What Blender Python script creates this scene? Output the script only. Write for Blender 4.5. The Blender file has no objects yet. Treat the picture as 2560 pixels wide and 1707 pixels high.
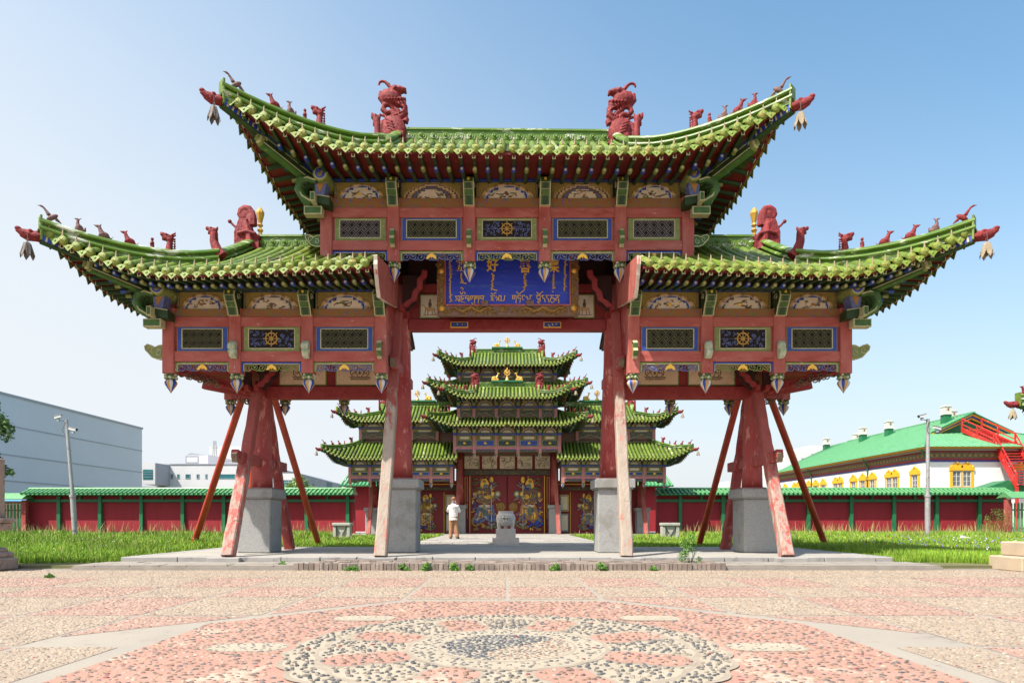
import bpy, math, random
import numpy as np
from mathutils import Vector, Matrix
random.seed(7); rng = np.random.default_rng(7)
R = math.radians; PI = math.pi
SC = bpy.context.scene; COL = SC.collection
# ------------------------------------------------------------------ camera, sky, sun, exposure
CZ = 0.8
cam = bpy.data.cameras.new('camera'); co = bpy.data.objects.new('camera', cam); COL.objects.link(co); SC.camera = co
co.location = (0, 0, CZ); co.rotation_euler = (R(90), 0, 0)
cam.sensor_width = 36; cam.lens = 22.22; cam.shift_x = 0.0047; cam.shift_y = 0.1744
cam.clip_start = 0.05; cam.clip_end = 3000
SUN = Vector((-1.3, -1.0, 2.35)).normalized()
EL = math.asin(SUN.z); AZ = math.atan2(SUN.x, SUN.y)
w = bpy.data.worlds.new('World'); SC.world = w; w.use_nodes = True
nt = w.node_tree; sky = nt.nodes.new('ShaderNodeTexSky'); sky.sky_type = 'NISHITA'; sky.sun_disc = False
sky.sun_elevation = EL; sky.sun_rotation = AZ; sky.air_density = 1.15; sky.dust_density = 3.2; sky.ozone_density = 1.0
sky.altitude = 0
bg = nt.nodes['Background']; bg.inputs['Strength'].default_value = 0.15
hs = nt.nodes.new('ShaderNodeHueSaturation'); hs.inputs['Saturation'].default_value = 1.22; hs.inputs['Hue'].default_value = .486; nt.links.new(sky.outputs[0], hs.inputs['Color'])
# summer haze: whiter towards the horizon and towards the sun's side of the sky
tc_ = nt.nodes.new('ShaderNodeTexCoord'); dt = nt.nodes.new('ShaderNodeVectorMath'); dt.operation = 'DOT_PRODUCT'; dt.inputs[1].default_value = (.40, 0, 1); nt.links.new(tc_.outputs['Generated'], dt.inputs[0])
nz = nt.nodes.new('ShaderNodeTexNoise'); nz.inputs['Scale'].default_value = 1.6; nz.inputs['Detail'].default_value = 4; nt.links.new(tc_.outputs['Generated'], nz.inputs['Vector'])
ad = nt.nodes.new('ShaderNodeMath'); ad.operation = 'MULTIPLY_ADD'; ad.inputs[1].default_value = .16; nt.links.new(nz.outputs[0], ad.inputs[0]); nt.links.new(dt.outputs['Value'], ad.inputs[2])
mr = nt.nodes.new('ShaderNodeMapRange'); mr.interpolation_type = 'SMOOTHSTEP'; mr.inputs[1].default_value = .04; mr.inputs[2].default_value = .92; mr.inputs[3].default_value = .97; mr.inputs[4].default_value = 0; nt.links.new(ad.outputs[0], mr.inputs[0])
mx = nt.nodes.new('ShaderNodeMix'); mx.data_type = 'RGBA'; nt.links.new(mr.outputs[0], mx.inputs[0]); nt.links.new(hs.outputs[0], mx.inputs[6]); mx.inputs[7].default_value = (3.35, 3.55, 3.75, 1); nt.links.new(mx.outputs[2], bg.inputs[0])
sl = bpy.data.lights.new('sun', 'SUN'); sl.energy = 4.6; sl.angle = R(0.53); sl.color = (1, .955, .88)
so = bpy.data.objects.new('sun', sl); COL.objects.link(so); so.rotation_euler = SUN.to_track_quat('Z', 'Y').to_euler()
SC.view_settings.view_transform = 'Standard'; SC.view_settings.look = 'None'
SC.view_settings.exposure = 0.78; SC.view_settings.gamma = 1
SC.cycles.max_bounces = 8; SC.cycles.diffuse_bounces = 5

# ------------------------------------------------------------------ materials
MATS = {}
def mat(name, c1, c2=None, sc=4, rough=.6, bump=.15, bsc=40, wear=None, wamt=.42, wsc=6, stretch=(1,1,1), coat=0, metal=0, wear2=None, w2amt=.4, w2sc=2, vcol=False, bdist=.01, spec=.5, wrough=None):
    m = bpy.data.materials.new(name); m.use_nodes = True; t = m.node_tree; N = t.nodes; L = t.links
    b = N['Principled BSDF']; b.inputs['Roughness'].default_value = rough; b.inputs['Metallic'].default_value = metal
    b.inputs['Coat Weight'].default_value = coat; b.inputs['Specular IOR Level'].default_value = spec
    if coat: b.inputs['Coat Roughness'].default_value = .15
    tc = N.new('ShaderNodeTexCoord'); mp = N.new('ShaderNodeMapping'); mp.inputs['Scale'].default_value = stretch
    oi = N.new('ShaderNodeObjectInfo'); va = N.new('ShaderNodeVectorMath'); va.operation = 'ADD'; ml = N.new('ShaderNodeMath'); ml.operation = 'MULTIPLY'; ml.inputs[1].default_value = 37.0
    L.new(oi.outputs['Random'], ml.inputs[0]); L.new(tc.outputs['Object'], va.inputs[0]); L.new(ml.outputs[0], va.inputs[1])
    L.new(va.outputs[0], mp.inputs[0]); src = mp.outputs[0]
    def noise(s, d=4, r=.6):
        n = N.new('ShaderNodeTexNoise'); n.inputs['Scale'].default_value = s; n.inputs['Detail'].default_value = d
        n.inputs['Roughness'].default_value = r; L.new(src, n.inputs['Vector']); return n.outputs[0]
    def ramp(i, a, z):
        r = N.new('ShaderNodeMapRange'); r.inputs[1].default_value = a; r.inputs[2].default_value = z; L.new(i, r.inputs[0]); return r.outputs[0]
    def mix(f, a, b_):
        x = N.new('ShaderNodeMix'); x.data_type = 'RGBA'
        if isinstance(f, float): x.inputs[0].default_value = f
        else: L.new(f, x.inputs[0])
        for i, q in ((6, a), (7, b_)):
            if isinstance(q, tuple): x.inputs[i].default_value = (*q, 1)
            else: L.new(q, x.inputs[i])
        return x.outputs[2]
    wamt += .035; w2amt += .03
    c = c1
    if c2: c = mix(ramp(noise(sc), .3, .7), c1, c2)
    if vcol:
        a = N.new('ShaderNodeAttribute'); a.attribute_name = 'Col'
        x = N.new('ShaderNodeMix'); x.data_type = 'RGBA'; x.blend_type = 'MULTIPLY'; x.inputs[0].default_value = 1
        if isinstance(c, tuple): x.inputs[6].default_value = (*c, 1)
        else: L.new(c, x.inputs[6])
        L.new(a.outputs['Color'], x.inputs[7]); c = x.outputs[2]
    if wear:
        wf = ramp(noise(wsc, 6, .7), 1 - wamt, 1 - wamt + .07); c = mix(wf, c, wear)
    if wear2: c = mix(ramp(noise(w2sc, 7, .72), 1 - w2amt, 1 - w2amt + .1), c, wear2)
    if isinstance(c, tuple): b.inputs['Base Color'].default_value = (*c, 1)
    else: L.new(c, b.inputs['Base Color'])
    if bump:
        bn = N.new('ShaderNodeBump'); bn.inputs['Strength'].default_value = bump; bn.inputs['Distance'].default_value = bdist
        L.new(noise(bsc, 5), bn.inputs['Height']); L.new(bn.outputs[0], b.inputs['Normal'])
    MATS[name] = m; return m
mat('tile', (.062,.115,.010), (.14,.20,.022), 7, .5, .35, 30, wear=(.42,.44,.28), wamt=.36, wsc=5, wear2=(.045,.055,.02), w2amt=.43, w2sc=2.2)
mat('tile_worn', (.12,.19,.02), (.24,.28,.05), 6, .45, .3, 25, wear=(.42,.44,.30), wamt=.44, wsc=3.5)
mat('tile_dark', (.022,.045,.007), (.06,.09,.012), 6, .4, .3, 30)
mat('tile_light', (.165,.235,.025), (.095,.16,.014), 5, .48, .35, 25, wear=(.50,.48,.32), wamt=.33, wsc=4, wear2=(.06,.07,.02), w2amt=.36, w2sc=3)
mat('tile_cap', (.12,.19,.016), (.22,.25,.022), 13, .5, .6, 38, wear=(.42,.22,.05), wamt=.40, wsc=11, bdist=.03)
mat('ridge', (.065,.15,.010), (.13,.22,.016), 3, .42, .25, 25, wear=(.52,.54,.44), wamt=.41, wsc=3.0, stretch=(.6,1,2), wear2=(.04,.06,.015), w2amt=.38, w2sc=4)
mat('tan_clay', (.35,.27,.15), (.22,.17,.10), 30, .8, .3)
mat('red_post', (.34,.062,.047), (.42,.13,.10), 5, .75, .45, 60, wear=(.55,.36,.29), wamt=.34, wsc=14, stretch=(1,1,.35), wear2=(.30,.05,.035), w2amt=.42, w2sc=3)
mat('red_beam', (.34,.058,.045), (.43,.13,.10), 4, .75, .45, 60, wear=(.55,.36,.29), wamt=.34, wsc=12, stretch=(.35,1,1.3), wear2=(.30,.045,.03), w2amt=.42, w2sc=2.5)
mat('red_deep', (.22,.016,.014), (.30,.035,.03), 3, .65, .3, 40, wear=(.22,.015,.015), wamt=.45, wsc=5)
mat('red_col', (.30,.03,.026), (.38,.085,.07), 2.5, .7, .5, 30, wear=(.55,.22,.18), wamt=.40, wsc=7, stretch=(1,1,.4), wear2=(.26,.018,.02), w2amt=.42, w2sc=2)
mat('soffit', (.17,.010,.006), (.09,.006,.005), 2, .6, .2, 30, wear=(.30,.06,.014), wamt=.34, wsc=3)
mat('figure_red', (.22,.008,.009), (.13,.006,.007), 6, .7, .45, 70, wear=(.30,.022,.020), wamt=.42, wsc=9, bdist=.03)
mat('bird_dark', (.12,.05,.045), (.16,.08,.07), 9, .7, .3)
mat('gold', (.66,.38,.06), (.52,.28,.045), 8, .35, .2, 40, metal=.35)
mat('gold_dull', (.42,.24,.045), (.16,.08,.02), 22, .5, 1.0, 45, bdist=.03)
mat('gold_soft', (.48,.27,.05), (.36,.20,.04), 9, .6, .1)
mat('gold_paint', (.90,.56,.06), (.85,.47,.05), 9, .55, .1)
mat('blue', (.016,.045,.27), (.028,.07,.33), 5, .55, .15, 30, wear=(.08,.16,.42), wamt=.36, wsc=9)
mat('blue_board', (.016,.036,.42), (.028,.058,.52), 3, .5, .12, 30, wear=(.05,.10,.40), wamt=.38, wsc=4, stretch=(.3,1,2))
mat('blue_carve', (.07,.09,.26), (.16,.19,.34), 14, .6, .3)
mat('olive', (.15,.19,.035), (.24,.27,.08), 8, .6, .3, wear=(.45,.45,.25), wamt=.38, wsc=12)
mat('green_paint', (.028,.09,.013), (.06,.135,.024), 6, .6, .2, wear=(.25,.32,.12), wamt=.36, wsc=10)
mat('green_dark', (.010,.032,.007), (.022,.055,.011), 6, .6, .2)
mat('pale_edge', (.52,.47,.27), (.40,.38,.2), 9, .6, .1)
mat('cream', (.76,.58,.38), (.64,.46,.29), 4, .7, .15, wear=(.35,.25,.16), wamt=.38, wsc=14)
mat('cream_pale', (.74,.62,.45), (.64,.52,.37), 5, .75, .1, wear=(.42,.33,.24), wamt=.36, wsc=9)
mat('brown_line', (.10,.06,.035), (.18,.11,.06), 20, .7, .1)
mat('dark_wood', (.055,.016,.012), (.03,.01,.008), 3, .8, .2)
mat('dark', (.012,.008,.008), rough=.9, bump=0)
mat('ochre', (.42,.24,.06), (.20,.20,.04), 18, .65, .2, 50)
mat('drip', (.13,.22,.02), (.21,.28,.035), 14, .5, .7, 40, wear=(.38,.20,.06), wamt=.38, wsc=12, bdist=.02)
mat('ochre_light', (.66,.44,.19), (.50,.30,.11), 9, .65, .15)
mat('orange_band', (.33,.09,.025), (.22,.14,.03), 9, .65, .2, 50, wear=(.06,.10,.32), wamt=.40, wsc=15, wear2=(.14,.18,.04), w2amt=.42, w2sc=10)
mat('white_paint', (.62,.60,.56), (.50,.48,.44), 7, .55, .1)
mat('orange_petal', (.52,.30,.09), (.45,.24,.06), 9, .5, .1)
mat('moss_white', (.52,.53,.42), (.30,.36,.20), 9, .8, .5, 40)
mat('granite', (.36,.355,.335), (.27,.265,.255), 40, .85, .4, 70, wear=(.19,.19,.19), wamt=.40, wsc=38, wear2=(.235,.225,.20), w2amt=.45, w2sc=1.3)
mat('pole_orange', (.50,.07,.03), (.36,.035,.02), 3, .5, .2, 40, stretch=(1,1,.4))
mat('bare_wood', (.62,.55,.46), (.45,.38,.30), 6, .85, .6, 30, wear=(.42,.10,.07), wamt=.42, wsc=5, stretch=(1.4,1.4,.35), wear2=(.20,.16,.13), w2amt=.36, w2sc=9)
mat('brace_faded', (.46,.12,.09), (.58,.36,.28), 4, .8, .6, 30, wear=(.66,.58,.50), wamt=.43, wsc=5, stretch=(1.4,1.4,.3), wear2=(.22,.05,.04), w2amt=.36, w2sc=8)
mat('grout_line', (.25,.205,.155), (.31,.26,.20), 9, .95, .3)
mat('concrete', (.30,.265,.215), (.27,.24,.20), 1.2, .9, .35, 60, wear2=(.21,.18,.15), w2amt=.38, w2sc=1.1, wear=(.20,.175,.145), wamt=.36, wsc=4)
mat('pave', (.35,.325,.28), (.29,.27,.235), .8, .9, .25, 60, wear2=(.24,.22,.19), w2amt=.40, w2sc=.9, wear=(.34,.32,.29), wamt=.36, wsc=3)
mat('kerb', (.33,.315,.29), (.25,.24,.225), 2, .9, .4, 50, wear=(.20,.19,.18), wamt=.40, wsc=2.5)
mat('brick', (.21,.165,.135), (.28,.225,.185), 5, .95, .7, 40, wear=(.16,.135,.12), wamt=.42, wsc=3, vcol=True)
mat('slate', (.29,.26,.22), (.23,.205,.175), 3, .95, .5, 40, wear=(.24,.21,.18), wamt=.42, wsc=2)
mat('grout_pink', (.385,.215,.16), (.33,.185,.14), 3, .95, .6, 55, wear2=(.33,.23,.175), w2amt=.40, w2sc=.8, wear=(.46,.34,.26), wamt=.40, wsc=1.3, bdist=.02)
mat('grout_pink_pale', (.385,.24,.185), (.33,.21,.16), 2, .95, .7, 45, wear2=(.37,.27,.205), w2amt=.44, w2sc=.7, wear=(.30,.21,.165), wamt=.38, wsc=16, bdist=.03)
mat('grout_cream', (.37,.295,.225), (.315,.25,.19), 3, .95, .7, 55, wear2=(.33,.25,.19), w2amt=.42, w2sc=.7, wear=(.29,.235,.165), wamt=.38, wsc=18, bdist=.03)
mat('grout_pale', (.37,.32,.24), (.32,.275,.205), 3, .95, .5, 60, bdist=.02)
mat('pebble', (1,1,1), (.75,.75,.75), 60, .6, .2, 90, vcol=True)
mat('grass', (.9,.9,.9), (1,1,1), 2, .6, 0, vcol=True, spec=.3)
mat('soil', (.10,.12,.035), (.16,.13,.07), 2, .95, .3)
mat('lattice_olive', (.17,.18,.06), (.11,.11,.045), 14, .7, .1)
mat('leaf', (.9,.9,.9), (1,1,1), 2, .55, 0, vcol=True)
mat('bark', (.16,.12,.08), (.24,.19,.14), 9, .9, .6)
mat('wall_red', (.26,.009,.018), (.31,.015,.024), 1.5, .75, .15, 30, stretch=(3,1,.4))
mat('wall_green', (.01,.13,.05), (.015,.17,.06), 3, .5, .1)
mat('wall_tile', (.075,.24,.085), (.12,.31,.12), 5, .45, .2, coat=.2)
mat('metal_grey', (.55,.58,.62), (.58,.61,.65), .3, .5, 0, spec=.4)
mat('metal_line', (.34,.36,.40), rough=.6, bump=0)
mat('panel_white', (.62,.62,.62), (.57,.57,.58), .4, .6, 0)
mat('panel_grey', (.30,.31,.35), (.34,.35,.38), .4, .6, 0)
mat('glass_teal', (.02,.13,.15), (.04,.20,.20), .8, .12, 0, spec=.8)
mat('glass', (.06,.07,.08), (.16,.17,.18), 1.2, .08, 0, spec=.9)
mat('stucco', (.78,.78,.77), (.72,.72,.72), 2, .85, .2, 30)
mat('roof_green', (.11,.31,.15), (.15,.37,.19), 1.4, .5, .1, stretch=(3,1,3), wear=(.05,.28,.11), wamt=.38, wsc=1)
mat('yellow', (.80,.42,.015), (.74,.36,.01), 6, .55, .3, 40)
mat('frieze_brown', (.10,.055,.04), (.20,.15,.08), 7, .7, .3)
mat('red_gloss', (.55,.03,.02), (.48,.02,.02), 4, .45, .15, wear=(.62,.40,.34), wamt=.36, wsc=6)
mat('galv', (.42,.42,.42), (.34,.33,.32), 6, .5, .2, metal=.3, wear=(.20,.14,.10), wamt=.40, wsc=5)
mat('marble', (.66,.62,.56), (.58,.54,.48), 7, .7, .3, 30, wear=(.46,.42,.37), wamt=.38, wsc=6)
mat('old_stone', (.42,.31,.25), (.33,.25,.21), 3, .95, .6, 25, wear=(.24,.18,.15), wamt=.42, wsc=5)
mat('sand_stone', (.46,.37,.26), (.39,.31,.22), 3, .95, .4, 35)
mat('bench_stone', (.42,.43,.36), (.34,.35,.29), 5, .9, .5)
mat('bronze', (.10,.085,.07), (.17,.14,.11), 9, .75, .2)
mat('bronze_pale', (.36,.29,.18), (.22,.18,.12), 9, .75, .2)
mat('skin', (.50,.27,.18), rough=.6, bump=0)
mat('shirt', (.72,.70,.67), (.64,.62,.60), 6, .85, .4, 14, bdist=.03)
mat('khaki', (.36,.20,.10), (.28,.15,.07), 6, .85, .4, 14, bdist=.03)
mat('cap_brown', (.25,.10,.05), rough=.8, bump=.1)
mat('denim', (.08,.12,.25), rough=.8, bump=.1)
mat('shoe', (.06,.04,.03), rough=.6, bump=.1)
mat('wire', (.10,.07,.06), rough=.6, bump=0)
mat('door_red', (.22,.012,.014), (.17,.010,.012), 2, .6, .15, 40, stretch=(3,1,.4))
mat('fig_blue', (.07,.14,.34), (.12,.20,.36), 6, .6, .2)
mat('fig_brown', (.16,.08,.06), (.20,.11,.07), 9, .6, .2)
mat('fig_grey', (.30,.30,.27), (.16,.17,.18), 8, .6, .2)
mat('fig_green', (.12,.18,.06), (.17,.22,.09), 8, .6, .2)
mat('fig_orange', (.42,.19,.03), (.34,.15,.03), 7, .6, .2)
mat('paving_joint', (.24,.22,.19), rough=.95, bump=.2)
mat('white_cloth', (.75,.75,.76), rough=.7, bump=0)

# ------------------------------------------------------------------ mesh builder
class MB:
    def __init__(s): s.v = []; s.f = []; s.m = []; s.s = []; s.mats = []; s.c = None
    def mi(s, m):
        if m not in s.mats: s.mats.append(m)
        return s.mats.index(m)
    def add(s, vs, fs, m, smooth=False):
        o = len(s.v); s.v += [tuple(q) for q in vs]; k = s.mi(m)
        for f in fs: s.f.append(tuple(i + o for i in f)); s.m.append(k); s.s.append(smooth)
    def box(s, c, d, m, rot=None, taper=1):
        x, y, z = d[0]/2, d[1]/2, d[2]/2
        vs = [Vector((a*x*(taper if e > 0 else 1), b*y*(taper if e > 0 else 1), e*z)) for e in (-1,1) for b in (-1,1) for a in (-1,1)]
        if rot: vs = [rot @ q for q in vs]
        s.add([q + Vector(c) for q in vs], [(0,2,3,1),(4,5,7,6),(0,1,5,4),(2,6,7,3),(0,4,6,2),(1,3,7,5)], m)
    def bx(s, x0, x1, y0, y1, z0, z1, m): s.box(((x0+x1)/2, (y0+y1)/2, (z0+z1)/2), (abs(x1-x0), abs(y1-y0), abs(z1-z0)), m)
    def bar(s, p, q, wd, h, m, up=(0,0,1), w2=None, h2=None, ch=0):
        p = Vector(p); q = Vector(q); d = (q-p).normalized(); sd = d.cross(Vector(up)).normalized(); u = sd.cross(d)
        vs = []
        for a, ww, hh in ((p, wd, h), (q, w2 or wd, h2 or h)):
            if ch:
                e = ch
                pr = [(-1,-1+e),(-1,1-e),(-1+e,1),(1-e,1),(1,1-e),(1,-1+e),(1-e,-1),(-1+e,-1)]
            else: pr = [(-1,-1),(-1,1),(1,1),(1,-1)]
            vs += [a + sd*(i*ww/2) + u*(j*hh/2) for i, j in pr]
        n = len(vs)//2
        s.add(vs, [tuple(range(n))[::-1], tuple(range(n, 2*n))] + [(i, (i+1) % n, n+(i+1) % n, n+i) for i in range(n)], m)
    def tube(s, path, r, m, n=6, cap=True, smooth=True, flat=1, up=None):
        P = [Vector(p) for p in path]; k = len(P); rr = r if isinstance(r, (list, tuple)) else [r]*k
        vs = []; pu = None
        for i in range(k):
            d = (P[min(i+1, k-1)] - P[max(i-1, 0)]).normalized()
            if pu is None:
                a = Vector(up) if up else (Vector((0,0,1)) if abs(d.z) < .9 else Vector((0,1,0)))
            else: a = pu
            sd = d.cross(a); sd = sd.normalized() if sd.length > 1e-6 else Vector((1,0,0)); u = sd.cross(d); pu = u
            for j in range(n):
                t = 2*PI*j/n; vs.append(P[i] + sd*(math.cos(t)*rr[i]*flat) + u*(math.sin(t)*rr[i]))
        fs = [(i*n+j, i*n+(j+1) % n, (i+1)*n+(j+1) % n, (i+1)*n+j) for i in range(k-1) for j in range(n)]
        s.add(vs, fs, m, smooth)
        if cap:
            s.add(vs[:n], [tuple(range(n))[::-1]], m); s.add(vs[-n:], [tuple(range(n))], m)
    def lathe(s, c, prof, m, n=12, smooth=True, axis=None, ph=0):
        c = Vector(c); ms = m if isinstance(m, (list, tuple)) else [m]; k = len(prof); vs = []
        for r, z in prof:
            for j in range(n):
                t = 2*PI*(j+ph)/n; q = Vector((r*math.cos(t), r*math.sin(t), z))
                vs.append(c + (axis @ q if axis else q))
        for j in range(n):
            fs = [(i*n+j, i*n+(j+1) % n, (i+1)*n+(j+1) % n, (i+1)*n+j) for i in range(k-1)]
            o = len(s.v)
            if j == 0: s.v += [tuple(q) for q in vs]; base = o
            kk = s.mi(ms[j % len(ms)])
            for f in fs: s.f.append(tuple(i + base for i in f)); s.m.append(kk); s.s.append(smooth)
        for i0, rev in ((0, True), (k-1, False)):
            if prof[i0][0] > 1e-4:
                f = tuple(base + i0*n + j for j in range(n)); s.f.append(f[::-1] if rev else f); s.m.append(s.mi(ms[0])); s.s.append(False)
    def ell(s, c, r, m, n=10, k=7, rot=None):
        vs = []; c = Vector(c)
        for i in range(1, k):
            a = PI*i/k
            for j in range(n):
                b = 2*PI*j/n; q = Vector((r[0]*math.sin(a)*math.cos(b), r[1]*math.sin(a)*math.sin(b), r[2]*math.cos(a)))
                vs.append(c + (rot @ q if rot else q))
        t = Vector((0,0,r[2])); t = rot @ t if rot else t
        T = len(vs); vs += [c+t, c-t]
        fs = [(i*n+j, (i+1)*n+j, (i+1)*n+(j+1) % n, i*n+(j+1) % n) for i in range(k-2) for j in range(n)]
        fs += [(T, j, (j+1) % n) for j in range(n)] + [(T+1, (k-2)*n+(j+1) % n, (k-2)*n+j) for j in range(n)]
        s.add(vs, fs, m, True)
    def ext(s, pts, pl, d0, d1, m, side=None):
        f = {'xz': lambda p, d: (p[0], d, p[1]), 'yz': lambda p, d: (d, p[0], p[1]), 'xy': lambda p, d: (p[0], p[1], d)}[pl]
        n = len(pts); A = [f(p, d0) for p in pts]; B = [f(p, d1) for p in pts]
        s.add(A + B, [tuple(range(n)), tuple(range(2*n-1, n-1, -1))], m)
        s.add(A + B, [(i, n+i, n+(i+1) % n, (i+1) % n) for i in range(n)], side or m)
    def sheet(s, pts, pl, d, m):
        f = {'xz': lambda p: (p[0], d, p[1]), 'yz': lambda p: (d, p[0], p[1]), 'xy': lambda p: (p[0], p[1], d)}[pl]
        s.add([f(p) for p in pts], [tuple(range(len(pts)))], m)
    def sweep(s, path, prof, m, sc=None, side=None, smooth=False, ends=None):
        P = [Vector(p) for p in path]; k = len(P); n = len(prof); vs = []
        for i in range(k):
            d = (P[min(i+1, k-1)] - P[max(i-1, 0)]); d.z = 0
            sd = Vector(side) if side else d.normalized().cross(Vector((0,0,1))).normalized()
            q = sc[i] if sc else 1
            for a, b in prof: vs.append(P[i] + sd*a + Vector((0,0,b*q)))
        fs = [(i*n+j, (i+1)*n+j, (i+1)*n+(j+1) % n, i*n+(j+1) % n) for i in range(k-1) for j in range(n)]
        s.add(vs, fs, m, smooth); s.add(vs[:n], [tuple(range(n))], ends or m); s.add(vs[-n:], [tuple(range(n))[::-1]], ends or m)
    def grid(s, rows, m, smooth=True, flip=False):
        k = len(rows); n = len(rows[0]); vs = [p for r in rows for p in r]
        fs = [(i*n+j, i*n+j+1, (i+1)*n+j+1, (i+1)*n+j) for i in range(k-1) for j in range(n-1)]
        s.add(vs, [f[::-1] for f in fs] if flip else fs, m, smooth)
    def xf(s, M):
        s.v = [tuple(M @ Vector(q)) for q in s.v]; return s
    def join(s, o, M=None):
        b = len(s.v); s.v += [tuple(M @ Vector(q)) for q in o.v] if M else list(o.v)
        mp = [s.mi(x) for x in o.mats]
        flip = M is not None and M.to_3x3().determinant() < 0
        for f, m, sm in zip(o.f, o.m, o.s):
            g = tuple(i + b for i in f); s.f.append(g[::-1] if flip else g); s.m.append(mp[m]); s.s.append(sm)
    def build(s, name, parent=None, label=None, bevel=0, remesh=0, loc=None, disp=0):
        me = bpy.data.meshes.new(name); me.from_pydata(s.v, [], s.f)
        for m in s.mats: me.materials.append(MATS[m])
        me.polygons.foreach_set('material_index', s.m); me.polygons.foreach_set('use_smooth', s.s)
        if s.c is not None:
            a = me.color_attributes.new('Col', 'FLOAT_COLOR', 'CORNER'); a.data.foreach_set('color', np.asarray(s.c, np.float32).ravel())
        me.update(); o = bpy.data.objects.new(name, me); COL.objects.link(o)
        if loc: o.location = loc
        if parent: o.parent = parent
        if label: o['label'] = label
        if remesh:
            r = o.modifiers.new('r', 'REMESH'); r.mode = 'VOXEL'; r.voxel_size = remesh; r.use_smooth_shade = True
            if disp:
                tx = bpy.data.textures.new('clouds', 'CLOUDS'); tx.noise_scale = .07
                dm = o.modifiers.new('d', 'DISPLACE'); dm.texture = tx; dm.strength = disp; dm.mid_level = .5
        if bevel:
            bm = o.modifiers.new('b', 'BEVEL'); bm.width = bevel; bm.segments = 1; bm.limit_method = 'ANGLE'
        return o
def tag(o, label, cat=None, group=None, kind=None):
    if label: o['label'] = label
    if cat: o['category'] = cat
    if group: o['group'] = group
    if kind: o['kind'] = kind
    return o
def empty(name, loc=(0,0,0), label=None, cat=None, group=None, parent=None):
    o = bpy.data.objects.new(name, None); COL.objects.link(o); o.location = loc; o.empty_display_size = .2
    if parent: o.parent = parent
    return tag(o, label, cat, group)
def bulk(name, V, F, C, matname, corners, parent=None):
    """big mesh from numpy: V (n,3), F (m,k) index, C per-face colour (m,3)"""
    me = bpy.data.meshes.new(name); n, k = F.shape
    me.vertices.add(len(V)); me.vertices.foreach_set('co', V.astype(np.float32).ravel())
    me.loops.add(n*k); me.loops.foreach_set('vertex_index', F.astype(np.int32).ravel())
    me.polygons.add(n); me.polygons.foreach_set('loop_start', np.arange(0, n*k, k, dtype=np.int32))
    me.polygons.foreach_set('loop_total', np.full(n, k, np.int32))
    me.materials.append(MATS[matname]); me.update(calc_edges=True)
    a = me.color_attributes.new('Col', 'FLOAT_COLOR', 'CORNER')
    cc = np.ones((n, k, 4), np.float32); cc[:, :, :3] = C[:, None, :]; a.data.foreach_set('color', cc.ravel())
    me.polygons.foreach_set('use_smooth', np.full(n, corners, bool))
    o = bpy.data.objects.new(name, me); COL.objects.link(o)
    if parent: o.parent = parent
    return o
def copy_tree(o, parent=None):
    c = o.copy(); COL.objects.link(c)
    if parent: c.parent = parent
    for ch in o.children: copy_tree(ch, c)
    return c
def lerp(a, b, t): return a + (b-a)*t
WL = {}
def wl(o): return WL.get(o.name, Vector((0,0,0)))
def thing(name, loc, label, cat, group=None):
    o = empty(name, loc, label, cat, group); WL[o.name] = Vector(loc); return o
_b = MB.build
def _build(s, name, parent=None, label=None, **k):
    o = _b(s, name, None, label, **k)
    if parent: o.parent = parent; o.matrix_parent_inverse = Matrix.Translation(-wl(parent))
    return o
MB.build = _build
PRO = {}
def place(kind, name, parent, loc, rz=0, sc=1, mirror=False, label=None, m=None):
    key = (kind, m)
    if key not in PRO:
        mb, rm, dp = FIG[kind](m); o = _b(mb, name, remesh=rm, disp=dp); PRO[key] = o
        if rm:   # bake the fused surface once
            dg = bpy.context.evaluated_depsgraph_get(); me = bpy.data.meshes.new_from_object(o.evaluated_get(dg)); o.modifiers.clear(); o.data = me
            for p in me.polygons: p.use_smooth = True
        me = o.data; bpy.data.objects.remove(o); PRO[key] = me
    o = bpy.data.objects.new(name, PRO[key]); COL.objects.link(o)
    o.location = loc; o.rotation_euler = (0, 0, rz); o.scale = (-sc if mirror else sc, sc, sc)
    if parent: o.parent = parent; o.matrix_parent_inverse = Matrix.Translation(-wl(parent))
    if label: o['label'] = label
    return o
def stretch(o, a, b, c): o.scale = (o.scale[0]*a, o.scale[1]*b, o.scale[2]*c)
# ---- roof figures, facing +X, standing on z=0
def F_bird(m):
    b = MB(); m = m or 'bird_dark'
    b.ell((-.03,0,.13), (.13,.05,.055), m, rot=Matrix.Rotation(R(35), 3, 'Y'))
    b.tube([(.03,0,.17),(.08,0,.25),(.13,0,.32),(.17,0,.34)], [.045,.028,.022,.026], m, 7)
    b.tube([(.17,0,.345),(.25,0,.345)], [.024,.004], m, 6); b.tube([(-.1,0,.1),(-.2,0,.02)], [.04,.012], m, 6, flat=.8)
    b.tube([(0,0,.12),(.01,0,-.03)], .012, m, 5); b.tube([(-.02,.02,.12),(-.01,.02,-.03)], .012, m, 5)
    return b, .011, 0
def F_sitter(m):
    b = MB(); m = m or 'figure_red'
    b.ell((-.02,0,.09), (.11,.055,.085), m); b.tube([(.0,0,.1),(.05,0,.2),(.07,0,.27)], [.07,.045,.035], m, 8)
    b.ell((.1,0,.28), (.055,.03,.032), m); b.tube([(.13,0,.28),(.18,0,.30)], [.02,.01], m, 6)
    b.tube([(.05,.02,.3),(.02,.03,.35)], [.014,.004], m, 5); b.tube([(.05,-.02,.3),(.02,-.03,.35)], [.014,.004], m, 5)
    b.tube([(.05,.03,.12),(.10,.03,-.02)], .02, m, 5); b.tube([(.05,-.03,.12),(.10,-.03,-.02)], .02, m, 5)
    b.tube([(-.1,0,.08),(-.16,0,.03),(-.2,0,.1)], [.03,.018,.006], m, 6)
    return b, .011, 0
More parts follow.
